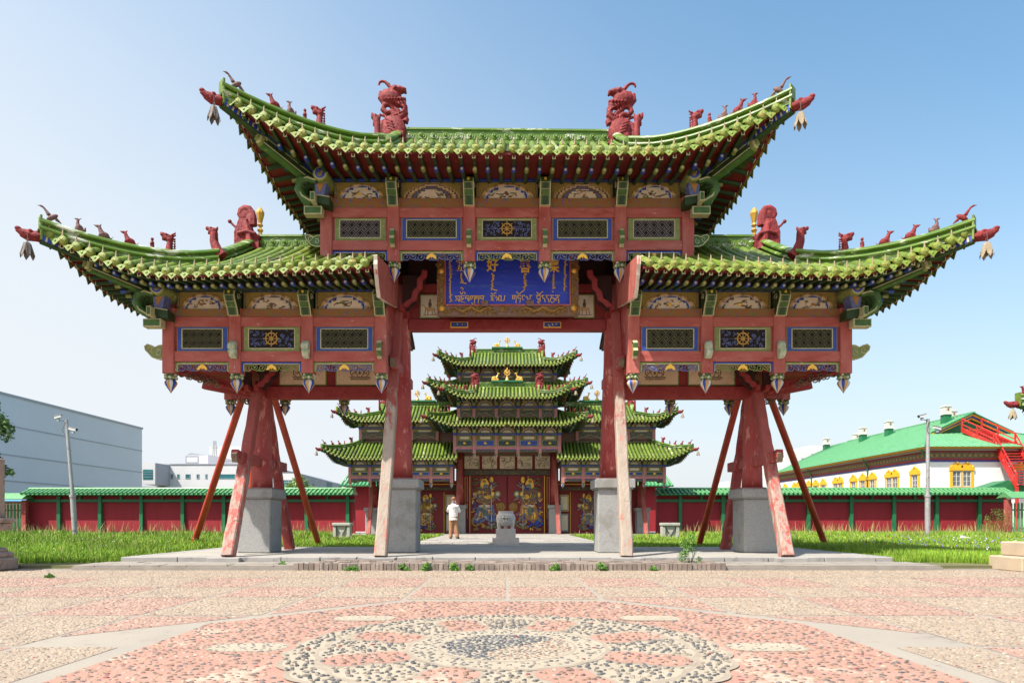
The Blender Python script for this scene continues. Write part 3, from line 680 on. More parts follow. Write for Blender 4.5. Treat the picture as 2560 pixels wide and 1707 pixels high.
def bat(b, x, z, y, s, m='gold_paint'):
    h = [(0,-.5),(.12,-.15),(.35,-.3),(.62,-.5),(1.0,-.55),(.82,-.1),(.62,.22),(.35,.3),(.28,.52),(.12,.42),(0,.62)]
    pts = h + [(-p[0], p[1]) for p in h[::-1][1:-1]]
    b.ext([(x+p[0]*s, z+p[1]*s) for p in pts], 'xz', y, y-.02, m)
def frieze(parent, x0, x1, z0, z1, y, mb_, mc, seed, name='carved_frieze', batm=True):
    rs = random.Random(seed); b = MB(); e = .018; h = z1-z0
    b.bx(x0, x0+.05, y-.02, y+.03, z0-.01, z1, mb_); b.bx(x1-.05, x1, y-.02, y+.03, z0-.01, z1, mb_); b.bx(x0+.05, x1-.05, y-.02, y+.03, z1-.035, z1, mb_)
    b.bx(x0+.05, x0+.062, y-.026, y+.03, z0, z1-.05, 'pale_edge'); b.bx(x1-.062, x1-.05, y-.026, y+.03, z0, z1-.05, 'pale_edge'); b.bx(x0+.062, x1-.062, y-.026, y+.03, z1-.047, z1-.035, 'pale_edge')
    L = x1-x0-.13; n = max(4, int(L/.15)); 
    for i in range(n):
        cx = x0+.065+L*(i+.5)/n; r = L/n*.52; up = i % 2
        spiral(b, cx, z0+h*(.52 if up else .40), y, r, 1.35, 1 if up else -1, R(180 if up else 0), mc, .013)
        spiral(b, cx+r*.5, z0+h*(.2 if up else .62), y, r*.45, 1.1, -1 if up else 1, 0, mc, .010)
        spiral(b, cx-r*.6, z0+h*(.68 if up else .12), y, r*.38, 1.0, 1, 1, mc, .010)
        if i % 3 == 1: b.ell((cx, y-.012, z0+h*.45), (.026,.012,.026), 'gold_dull' if rs.random() < .3 else mc, 6, 4)
        b.ell((cx+r*.2, y-.015, z0+h*rs.uniform(.25,.6)), (.011,.008,.011), 'pale_edge', 5, 4)
    o = b.build(name, parent)
    if batm: g = MB(); bat(g, (x0+x1)/2, z0+h*.45, y-.02, .12); g.build('bat_ornament', o)
    return o
def wheel(b, x, z, y, r, m='gold_paint'):
    for q, t in ((.74, .11), (.2, .09)): b.tube([(x+r*q*math.cos(2*PI*i/20), y, z+r*q*math.sin(2*PI*i/20)) for i in range(21)], r*t, m, 6)
    for i in range(8):
        a = 2*PI*i/8; b.tube([(x,y,z),(x+r*math.cos(a),y,z+r*math.sin(a))], [r*.07,r*.06], m, 5); b.ell((x+r*math.cos(a),y,z+r*math.sin(a)), (r*.1,r*.1,r*.1), m, 6, 4)
def lattice_panel(parent, x0, x1, z0, z1, kind, seed, y=YF+.07):
    """kind: green/blue frame; w = wheel"""
    fm = 'blue' if kind[0] == 'b' else 'olive'; b = MB()
    t = .012; b.bx(x0, x1, y, y+.04, z0, z1, 'pale_edge'); a0, a1, c0, c1 = x0+t, x1-t, z0+t, z1-t
    gx, gz = .10, .055
    for q in ((a0, a0+gx, c0, c1), (a1-gx, a1, c0, c1), (a0+gx, a1-gx, c0, c0+gz*.8), (a0+gx, a1-gx, c1-gz*.6, c1)): b.bx(q[0], q[1], y-.015, y+.01, q[2], q[3], fm)
    i0, i1, k0, k1 = a0+gx, a1-gx, c0+gz*.8, c1-gz*.6
    for q in ((i0-.012, i0+.01, k0, k1), (i1-.01, i1+.012, k0, k1), (i0, i1, k0-.006, k0+.014), (i0, i1, k1-.014, k1+.004)): b.bx(q[0], q[1], y-.022, y-.008, q[2], q[3], 'pale_edge')
    o = b.build('window_frame', parent)
    d = MB(); d.bx(i0-.005, i1+.005, y-.006, y-.003, k0-.005, k1+.005, 'dark'); d.build('backing_board', o)
    g = MB()
    if kind[1:] == 'w':
        rs = random.Random(seed)
        for i in range(60):
            cx = rs.uniform(i0+.05, i1-.05); cz = rs.uniform(k0+.04, k1-.04)
            if abs(cx-(x0+x1)/2) < .15: continue
            spiral(g, cx, cz, y-.02, rs.uniform(.025,.055), rs.uniform(.5,1.1), rs.choice((-1,1)), rs.uniform(0,6), 'blue_carve', .009)
        g.bar((i0,y-.012,(k0+k1)/2),(i1,y-.012,(k0+k1)/2), .012, .006, 'blue_carve')
        wheel(g, (x0+x1)/2, (k0+k1)/2, y-.03, (k1-k0)*.38, 'gold_soft')
        g.build('wheel_carving', o)
    else:
        lattice(g, i0+.008, i1-.008, k0+.008, k1-.008, y-.018, {'b':'lattice_olive','g':'bars_grey'}[kind[0]]); g.build('fret_lattice', o)
mat('bars_grey', (.28,.24,.22), (.20,.17,.17), 9, .7, .1)
def fan(cx, z0, rx, rz, n, sc, f=0, a0=0, a1=180):
    P = []
    for i in range(n+1):
        a = R(lerp(a0, a1, i/n)); k = 1 + f*abs(math.sin(a*sc)); P.append((cx+rx*k*math.cos(a), z0+rz*k*math.sin(a)))
    return P
def steps(cx, z0, rx, rz, n):
    P = []
    for i in range(n):
        a = i/n; b_ = (i+1)/n; x = rx*math.cos(a*PI/2)**.8; z = rz*b_**.9; P += [(cx+x, z0+rz*a**.9), (cx+x, z0+z)]
    return P + [(2*cx-p[0], p[1]) for p in P[::-1]]
def arch_panel(parent, x0, x1, z0, z1, kind, seed, y=YF+.13):
    rs = random.Random(seed); b = MB(); b.bx(x0, x1, y, y+.04, z0, z1, 'ochre')
    for xa in (x0+.035, x1-.035):
        b.bx(xa-.02, xa+.02, y-.006, y, z0, z1, 'brown_line')
        for i in range(9): b.ell((xa, y-.008, lerp(z0+.03, z1-.03, i/8)), (.012,.006,.012), 'pale_edge', 5, 4)
    o = b.build('painted_panel', parent)
    g = MB(); cx = (x0+x1)/2; rx = (x1-x0)/2-.065; rz = (z1-z0)*.97; d = [y-.004]; zb = z0+.004
    def lay(pts, m): g.sheet(pts, 'xz', d[0], m); d[0] -= .004
    if kind == 's':
        for k, (q, m) in enumerate(((1,'ochre_light'),(.93,'brown_line'),(.86,'cream'),(.78,'ochre_light'),(.72,'brown_line'),(.64,'blue_carve'),(.56,'brown_line'),(.5,'cream_pale'))):
            lay(steps(cx, zb, rx*q, rz*(q*.8+.2 if q > .6 else q*.9+.12), 7 if q > .6 else 4), m)
            if k == 2:
                for i in range(14):
                    a = R(rs.uniform(8,172)); q2 = rs.uniform(.70,.9); g.bar((cx+rx*q2*math.cos(a)-.03, d[0]-.001, zb+rz*q2*math.sin(a)), (cx+rx*q2*math.cos(a)+.03, d[0]-.001, zb+rz*q2*math.sin(a)), .006, .004, 'brown_line', up=(0,1,0))
        inner = .5
    else:
        c2 = 'blue' if kind == 'b' else 'brown_line'
        lay(fan(cx, zb, rx*.96, rz*.92, 60, 4.5, .06), 'gold_dull'); lay(fan(cx, zb, rx*.92, rz*.88, 60, 4.5, .06), 'ochre_light'); lay(fan(cx, zb, rx*.84, rz*.82, 60, 4.5, .05), 'cream')
        for i in range(7):
            a = R(10+i*26.6); spiral(g, cx+rx*.84*math.cos(a), zb+rz*.84*math.sin(a), d[0]-.002, .045, 1.4, 1 if i > 3 else -1, a, 'brown_line', .006)
        lay(fan(cx, zb, rx*.74, rz*.76, 60, 3.5, .09), 'white_paint'); lay(fan(cx, zb, rx*.70, rz*.73, 60, 3.5, .09), c2); lay(steps(cx, zb, rx*.66, rz*.70, 4), 'white_paint'); lay(steps(cx, zb, rx*.62, rz*.66, 4), 'cream_pale')
        inner = .5
    # branches, birds and blossoms
    for i in range(9):
        x = cx + rs.uniform(-.46,.46)*rx; z = zb + rs.uniform(.05,.48)*rz; P = [(x, d[0]-.003, z)]
        a = rs.uniform(0, 6.28)
        for j in range(4): a += rs.uniform(-.7,.7); x += .03*math.cos(a); z = min(max(z+.018*math.sin(a), zb+.015), zb+rz*.5); P.append((x, d[0]-.003, z))
        g.tube(P, rs.uniform(.006,.013), 'brown_line', 4, flat=.4)
        g.ell((x, d[0]-.003, z), (rs.uniform(.018,.05),.003,rs.uniform(.012,.024)), rs.choice(['fig_orange','brown_line','fig_green','brown_line','olive']), 6, 4)
    if kind != 's': g.ell((cx+rs.uniform(-.1,.1), d[0]-.004, zb+rz*.28), (.045,.003,.035), rs.choice(['fig_orange','brown_line','gold_paint']), 8, 4)
    g.build('painting', o)
def corbel(parent, x, z1, z0, w=.24):
    b = MB(); y = YF+.12
    pr = [(y, z1), (y-.30, z1-.02), (y-.40, z1-.10), (y-.42, z1-.20), (y-.36, z1-.32), (y-.27, z1-.42), (y-.20, z0), (y, z0)]
    b.ext(pr, 'yz', x-w/2, x+w/2, 'pale_edge')
    pg = [(a if a == y else a+.012, z) for a, z in pr]
    b.ext([(lerp(y, a, .93), lerp((z1+z0)/2, z, .90)) for a, z in pr], 'yz', x-w/2-.004, x+w/2+.004, 'green_dark')
    for k in range(1, 6):   # front strips
        (a0, c0), (a1, c1) = pr[k], pr[k+1]; n = Vector((0, -(c0-c1), -(a1-a0))).normalized()*.006
        if n.y > 0: n = -n
        for wd, m, q in ((w*.80, 'green_paint', 1), (w*.5, 'green_dark' if k % 2 else 'green_paint', 1.7)):
            p = Vector((x, a0, c0-.008)) + n*q; e = Vector((x, a1, c1+.006)) + n*q; b.bar(p, e, wd, .006, m, up=n)
    b.box((x, pr[3][0]-.004, z1-.13), (.045,.02,.05), 'gold_paint')
    for sx in (-1, 1):
        P = [(x+sx*(w/2+.006), y-.2+.09*(1-q/14)*math.cos(q*.6), z1-.17+.09*(1-q/14)*math.sin(q*.6)) for q in range(12)]; b.tube(P, .009, 'pale_edge', 4)
    return b.build('corbel_bracket', parent)
def nose(parent, x, z, kind):
    b = MB()
    pr = [(YF, z+.20), (YF-.10, z+.22), (YF-.17, z+.15), (YF-.16, z+.04), (YF-.20, z-.03), (YF-.14, z-.13), (YF-.05, z-.17), (YF, z-.16)]
    if kind == 'w':   # weathered carved boss
        b.ext(pr, 'yz', x-.07, x+.07, 'moss_white'); b.ell((x-.03, YF-.13, z+.1), (.08,.07,.09), 'moss_white'); b.ell((x+.03, YF-.12, z-.02), (.07,.06,.08), 'moss_white'); b.ell((x-.02, YF-.19, z+.06), (.02,.02,.025), 'dark', 6, 4)
        return b.build('carved_boss', parent, remesh=.016, disp=.02)
    b.ext(pr, 'yz', x-.035, x+.035, 'olive')
    for i in range(len(pr)-2): b.bar((x, *pr[i]), (x, *pr[i+1]), .1, .02, 'pale_edge' if i % 2 else 'green_paint')
    return b.build('carved_boss', parent)
def cloud(parent, x, y, z, sx, s=1, m='olive'):
    """carved cloud bracket sticking out sideways"""
    b = MB(); pts = [(0,-.16),(.14,-.17),(.27,-.12),(.36,-.02),(.42,.04),(.44,.12),(.38,.17),(.28,.14),(.2,.10),(.12,.14),(.05,.15),(0,.13)]
    b.ext([(x+sx*p[0]*s, z+p[1]*s) for p in pts], 'xz', y, y+.10, m)
    P = [Vector((x+sx*p[0]*s, y-.004, z+p[1]*s)) for p in pts]; b.tube([p + Vector((0,0,0)) for p in P], .014, 'pale_edge', 5)
    spiral(b, x+sx*.30*s, z+.04*s, y-.005, .09*s, 1.2, -sx, 0, 'pale_edge', .011); spiral(b, x+sx*.12*s, z-.02*s, y-.005, .08*s, 1.2, sx, 2, 'moss_white', .011)
    return b.build('cloud_bracket', parent)
def corner_set(parent, x, sx, L):
    zt = L['a1']
    b = MB(); rt = Matrix.Rotation(R(90), 3, 'X')   # round purlin end with a painted disc
    xx = x + sx*.0; b.tube([(xx, 13.86, zt-.10), (xx, YF+.4, zt-.06)], .165, 'olive', 16)
    b.lathe((xx, 13.86, zt-.10), [(.165,-.01),(.165,.006),(.135,.012)], 'olive', 18, axis=rt); b.lathe((xx, 13.848, zt-.10), [(.135,0),(.12,.006),(.001,.006)], 'pale_edge', 18, axis=rt); b.lathe((xx, 13.842, zt-.10), [(.115,0),(.11,.006),(.001,.006)], 'blue', 18, axis=rt)
    b.ell((xx-.01, 13.835, zt-.12), (.055,.006,.05), 'gold_dull', 9, 5); b.ell((xx+.04, 13.835, zt-.07), (.03,.006,.03), 'gold_dull', 7, 4)
    b.build('purlin_end', parent)
    b = MB()           # facets below the purlin
    b.ext([(x-sx*.10, zt-.22), (x+sx*.17, zt-.24), (x+sx*.14, zt-.52), (x-sx*.02, zt-.62)], 'xz', 14.0, 14.28, 'blue_carve')
    b.ext([(x-sx*.05, zt-.24), (x+sx*.12, zt-.26), (x+sx*.06, zt-.46)], 'xz', 13.99, 14.01, 'fig_orange')
    b.ext([(x-sx*.17, zt-.55), (x+sx*.16, zt-.50), (x+sx*.16, zt-.66), (x-sx*.17, zt-.74)], 'xz', 13.98, 14.28, 'green_dark')
    b.bar((x-sx*.17, 13.975, zt-.555), (x+sx*.16, 13.975, zt-.505), .016, .02, 'pale_edge', up=(0,1,0))
    b.build('corner_block', parent)
    b = MB()           # hooked green scroll beside the corner
    P = [(x+sx*.12, 13.98, zt-.22), (x+sx*.30, 13.98, zt-.16), (x+sx*.46, 13.98, zt-.22), (x+sx*.50, 13.98, zt-.40), (x+sx*.42, 13.98, zt-.56), (x+sx*.22, 13.98, zt-.68)]
    b.tube(P, [.05,.09,.11,.11,.09,.06], 'green_paint', 10); b.tube([(a, 13.90, c) for a, _, c in P], [.02]*6, 'pale_edge', 5)
    b.tube([(a, 14.2, c) for a, _, c in P], [.05,.09,.11,.11,.09,.06], 'green_paint', 10); b.tube([(a, 13.87, c) for a, _, c in [(x+sx*.40,0,zt-.36),(x+sx*.32,0,zt-.42),(x+sx*.28,0,zt-.34),(x+sx*.36,0,zt-.3)]], .022, 'green_dark', 5)
    b.build('scroll_bracket', parent)
    b = MB(); b.bx(min(x+sx*.02, x+sx*.42), max(x+sx*.02, x+sx*.42), 14.05, 14.24, zt-.90, zt-.72, 'pale_edge'); b.bx(min(x+sx*.05, x+sx*.40), max(x+sx*.05, x+sx*.40), 14.04, 14.25, zt-.875, zt-.745, 'green_paint')
    b.box((x+sx*.16, 13.92, zt-.62), (.10,.22,.20), 'pale_edge'); b.box((x+sx*.16, 13.85, zt-.62), (.07,.10,.16), 'green_paint'); b.build('beam_end', parent)
def storey(xs, L, kinds, fr, ar, sg=0, nose_k='g', full=True):
    """one suspended timber frame; xs = post centres left to right"""
    n = len(xs); pw = .27
    for yy, front in ((YF, 1), (YB-pw, 0)):
        for i, x in enumerate(xs):
            b = MB(); b.bar((x, yy+pw/2, L['pb']-.0), (x, yy+pw/2, L['b1']), pw, pw, 'red_post', up=(0,1,0), ch=.12); 
            b.bar((x, yy+pw/2, L['pb']-.05), (x, yy+pw/2, L['pb']), pw*.8, pw*.8, 'red_deep', up=(0,1,0), ch=.3); b.build('frame_post', GATE)
            if not PN: PN.append(pendant(GATE, x, yy+pw/2, L['pb']-.085, .88))
            else: copy_part(PN[0], x, yy+pw/2, L['pb']-.085)
    for i in range(n-1):
        a, c = xs[i]+pw/2-.005, xs[i+1]-pw/2+.005
        b = MB(); b.bx(a, c, YF+.03, YF+.24, L['l0'], L['l1'], 'red_beam'); b.build('lower_beam', GATE, bevel=.008)
        b = MB(); b.bx(a, c, YF+.03, YF+.24, L['u0'], L['u1'], 'red_beam'); b.build('upper_beam', GATE, bevel=.008)
        b = MB(); b.bx(a, c, YF+.09, YF+.24, L['l1']+.002, L['u0']-.002, 'red_beam'); b.build('panel_board', GATE)
        lattice_panel(GATE, a+.055, c-.055, L['p0']+.012, L['p1']-.05, kinds[i], i*7+int(L['tip']*10))
        b = MB(); b.bx(a, c, YF+.06, YF+.2, L['b0']+.003, L['b1'], 'orange_band'); b.build('painted_band', GATE)
        arch_panel(GATE, a+.02, c-.02, L['b1'], L['a1'], ar[i], i*5+int(L['tip']*10)+sg)
        frieze(GATE, a, c, L['f0'], L['f1'], YF+.08, *fr[i], seed=i)
        # rear face
        b = MB(); b.bx(a, c, YB-.24, YB-.03, L['l0'], L['l1'], 'red_deep'); b.bx(a, c, YB-.2, YB-.1, L['l1'], L['u0'], 'dark_wood'); b.bx(a, c, YB-.24, YB-.03, L['u0'], L['a1'], 'dark_wood'); b.build('rear_wall', GATE)
        frieze(GATE, a, c, L['f0']-.03, L['f1'], YB-.15, 'olive', 'brown_line', i, batm=False)
    for x in (xs[0], xs[-1]):
        b = MB(); b.bx(x-.1, x+.1, YF+pw, YB-pw, L['l0'], L['l1'], 'red_col'); b.bx(x-.12, x+.12, YF+pw, YB-pw, L['l1'], L['u0'], 'red_deep'); b.bx(x-.1, x+.1, YF+pw, YB-pw, L['u0'], L['a1'], 'red_col'); b.build('side_wall', GATE)
    b = MB(); b.bx(xs[0]+.1, xs[-1]-.1, YF+.25, YB-.25, L['u1']+.02, L['u1']+.06, 'dark_wood'); b.build('ceiling_board', GATE)
PN = []
BO = ('blue', 'olive'); OB = ('olive', 'blue_carve')
UX = [-4.10,-2.58,-.86,.85,2.57,4.10]
storey(UX, U, ['g','b','gw','b','g'], [BO,OB,BO,OB,BO], ['b','s','b','s','b'])
WX = [2.87,4.53,6.17,7.68]
for sg in (-1, 1):
    xs = sorted(sg*x for x in WX); storey(xs, Wg, ['b','gw','b'], [OB,BO,OB], ['b','d','b'], sg+3)
for x in UX[1:-1]: corbel(GATE, x, U['a1']-.01, U['b0']); nose(GATE, x+.0, U['l1']-.02, 'o')
for sg in (-1, 1):
    for x in WX[:-1]: corbel(GATE, sg*x, Wg['a1']-.01, Wg['b0']); nose(GATE, sg*(x+.0), Wg['l1']-.02, 'w' if x != WX[0] else 'o')
    cloud(GATE, sg*7.81, YF+.08, 4.63, sg); cloud(GATE, sg*4.23, YF+.05, 7.14, sg, .8, 'green_paint')
    corner_set(GATE, sg*4.10, sg, U); corner_set(GATE, sg*7.68, sg, Wg)
# beam boards under the eaves, behind the arch panels
for xa, xb, z in ((-4.1,4.1,U['a1']), (-7.68,-2.9,Wg['a1']), (2.9,7.68,Wg['a1'])):
    b = MB(); b.bx(xa, xb, YF+.1, YF+.3, z+.002, z+.12, 'green_dark'); b.bx(xa, xb, YF+.04, YF+.1, z+.002, z+.04, 'blue'); b.build('wall_plate', GATE)

# ---- roofs
UR = Roof(xc=5.70, c=.22, u0=3.1, p=1.5, ornsc=.85, tilt=-.010, zbox=8.55, wbox=1.62)
T = UR.make('upper_roof', GATE, 'topmost green tiled roof with two red ridge dragons')
main_ridge(T, -2.62, 2.62, 16, 10.25, .42, tiltf=lambda x: -.010*x, n=17)
b = MB(); b.bx(-2.9, 2.9, 15.9, 16.1, 9.9, 10.26, 'tile_dark'); b.build('ridge_base', T)
for sx in (-1, 1):
    place('dragon', 'ridge_dragon', T, (sx*2.86, 15.9, 10.14 - .01*sx*2.86), 0, 1.03, mirror=sx > 0)
    stretch(place('neck', 'beast_neck', T, (sx*2.98, 14.6, 9.1), 0, 1.0, mirror=sx < 0), .85, 1, 1.85)
    UR.beasts(T, sx, -1, [('bird',.06,None),('curl' if sx > 0 else 'sitter',.21 if sx > 0 else .29,None),('curl',.39,'bird_dark'),('rider',.48,None),('head',.57,None)] + ([('sitter',.30,None)] if sx > 0 else []), .92)
for sg in (-1, 1):
    WR = Roof(ornsc=.85, ze=5.86, c=.155, p=1.71, u0=6.8, xc=9.35, xm=9.15, xg=6.45, wj=1.9, zse=6.05, curv=.02, xin=2.78, xcut=4.26, wcut=1.8, inrise=.048, sides=(sg,), xbox=7.8, wbox=1.62, zbox=6.10, rsp=.187)
    T = WR.make('wing_roof', GATE, ('left' if sg < 0 else 'right') + ' wing roof with a single curled red finial')
    main_ridge(T, sg*4.25, sg*6.35, 16, 7.58, .42, n=7)
    b = MB(); b.bx(min(sg*4.25, sg*6.5), max(sg*4.25, sg*6.5), 15.9, 16.1, 7.2, 7.6, 'tile_dark'); b.build('ridge_base', T)
    place('chi', 'ridge_finial', T, (sg*6.62, 15.95, 7.55), 0, 1.12, mirror=sg > 0)
    place('sword', 'gold_finial', T, (sg*6.25, 16.0, 8.0), 0, 1.05)
    place('neck', 'beast_neck', T, (sg*6.52, 14.1, 6.72), 0, 1.05, mirror=sg < 0)
    K = [('bird',.04,'figure_red' if sg > 0 else None),('curl',.19,'bird_dark'),('sitter',.32,'bird_dark' if sg < 0 else None),('sitter',.465,None),('rider',.6,None),('head',.70,None)]
    WR.beasts(T, sg, -1, K, .92)
    # board closing the inner end of the wing eaves
    b = MB(); x = sg*2.70; rs = random.Random(4+sg)
    fr = [(12.95+rs.uniform(-.02,.02)+.35*(1-q/8)**2.2, 5.48+.75*q/8) for q in range(9)]
    b.ext(fr + [(14.2,6.50),(15.45,6.85),(15.45,5.98),(14.3,5.70)], 'yz', x-.04, x+.04, 'red_post', side='bare_wood'); b.ext([(14.62,4.9),(14.62,5.6),(15.85,6.2),(15.85,5.3)], 'yz', sg*2.93+sg*-.12, sg*2.93+sg*-.05, 'red_post')
    b.build('gable_board', GATE, bevel=.01)
# corner bells
def bell(x, y, z, label, s=1, pale=False, group='wind bells on the gate roof corners'):
    t = thing('wind_bell', (x, y, z), label, 'bell', group); m = 'bronze_pale' if pale else 'bronze'
    b = MB(); z -= .10*s; b.tube([(x,y,z+.13*s),(x+.01,y,z-.04*s),(x,y,z-.10*s)], .008*s, 'wire', 5); b.tube([(x+.03*s*math.cos(i), y, z-.03*s+.03*s*math.sin(i)) for i in range(7)], .006*s, 'wire', 4); b.build('hook', t)
    b = MB()
    for i in range(6):
        a = 2*PI*i/6+.3; c0 = Vector((math.cos(a), math.sin(a), 0)); tg = Vector((-c0.y, c0.x, 0)); P = []
        for r, zz, wd in ((.055,-.10,.03),(.075,-.16,.045),(.10,-.27,.055),(.13,-.37,.04),(.14,-.44,.004)):
            c = Vector((x,y,z+zz*s)) + c0*r*s; P.append((c - tg*wd*s, c + tg*wd*s))
        vs = [q for p in P for q in p]; b.add(vs, [(2*k, 2*k+1, 2*k+3, 2*k+2) for k in range(4)], m)
        vi = [Vector(q) - c0*.012*s for q in vs]; b.add(vi, [(2*k, 2*k+2, 2*k+3, 2*k+1) for k in range(4)], m)
        b.bar(P[0][0], P[3][0], .012*s, .012*s, m); b.bar(P[0][1], P[3][1], .012*s, .012*s, m)
    b.lathe((x,y,z), [(.06*s,-.11*s),(.04*s,-.08*s),(.005*s,-.07*s)], m, 8); b.build('bell_body', t)
    b = MB(); b.tube([(x,y,z-.1*s),(x,y,z-.38*s)], .006*s, 'wire', 4); b.ell((x,y,z-.36*s), (.03*s,.03*s,.04*s), 'bronze', 6, 5); b.build('clapper', t)
zc = UR.zf(UR.xc); zw = WR.zf(WR.xc)
bell(-5.80, 12.50, zc-.16, 'dark bell hanging from the upper left corner of the top roof', .88)
bell(5.80, 12.50, zc-.28, 'pale bell hanging from the upper right corner of the top roof', .88, True)
bell(-9.45, 12.45, zw-.2, 'dark bell hanging from the far left corner of the left wing roof', .88)
bell(9.45, 12.45, zw-.2, 'pale bell hanging from the far right corner of the right wing roof', .88, True)

# ---- pedestals, columns, braces
for sg in (-1, 1):
    for X, zt, inner in ((6.26, 1.59, 0), (2.66, 1.83, 1)):
        x = sg*X; cap_ = zt-.26
        b = MB(); b.bx(x-.41, x+.41, Y0-.41, Y0+.41, 0, cap_, 'granite'); P = b.build('granite_pedestal', GATE, bevel=.02)
        b = MB(); b.bx(x-.49, x+.49, Y0-.49, Y0+.49, cap_+.03, zt-.02, 'granite'); b.box((x, Y0, cap_+.015), (.90,.90,.035), 'granite'); b.box((x, Y0, zt-.01), (.94,.94,.02), 'granite'); b.build('pedestal_cap', P, bevel=.02)
        cx = sg*(6.2 if not inner else 2.66); top = 4.3 if not inner else 6.9
        b = MB(); b.lathe((cx, Y0, 0), [(.33,zt),(.33,zt+.035),(.29,zt+.04)], 'red_col', 20)
        k = 10; b.lathe((cx, Y0, 0), [(lerp(.262 if inner else .252, .19 if inner else .178, i/k), lerp(zt+.04, top, i/k)) for i in range(k+1)], 'red_col', 14); b.build('column', GATE)
        # braces
        fx = {(-1,0):-6.12, (1,0):6.14, (-1,1):-2.77, (1,1):2.62}[(sg, inner)]
        f = Vector((fx, 13.86, 0)); t = Vector((cx, 15.72, top-.2 if not inner else 6.6)); mid = f.lerp(t, .55) + Vector((sg*.02, .10, 0))
        for nm, pts, w0, mm in (('front_brace', (f, mid, t), .27, 'brace_in' if inner else 'brace_out'), ('rear_brace', (Vector((fx*.985, 17.55, 0)), Vector((cx, 16.9, top*.5)), Vector((cx, 16.28, top-.2))), .25, 'red_col')):
            b = MB(); q = 18; pp = []
            for i in range(q+1):
                a = i/q; pp.append(((pts[0]*(1-a)**2 + pts[1]*2*a*(1-a) + pts[2]*a*a) + Vector((random.uniform(-.008,.008), random.uniform(-.006,.006), 0)), lerp(w0, w0*.8, a)*random.uniform(.96,1.03)))
            for i in range(q):
                (p, wa), (e, wb) = pp[i], pp[i+1]; b.bar(p, e, wa, wa*.92, mm, up=(0,1,0), w2=wb, h2=wb*.92, ch=.22)
            B = b.build(nm, GATE)
        zt_ = 2.26 if not inner else 4.5
        ya = 14.42 if not inner else 14.75; yb = 17.6 if not inner else 17.35
        b = MB(); b.bar((cx, ya, zt_), (cx, yb, zt_), .15, .25, 'red_col'); b.bar((cx, ya-.05, zt_+.06), (cx, ya+.14, zt_+.02), .17, .20, 'red_deep'); b.bar((cx, ya-.07, zt_-.04), (cx, ya+.06, zt_), .14, .22, 'frieze_brown'); b.build('tie_beam', GATE, bevel=.012)
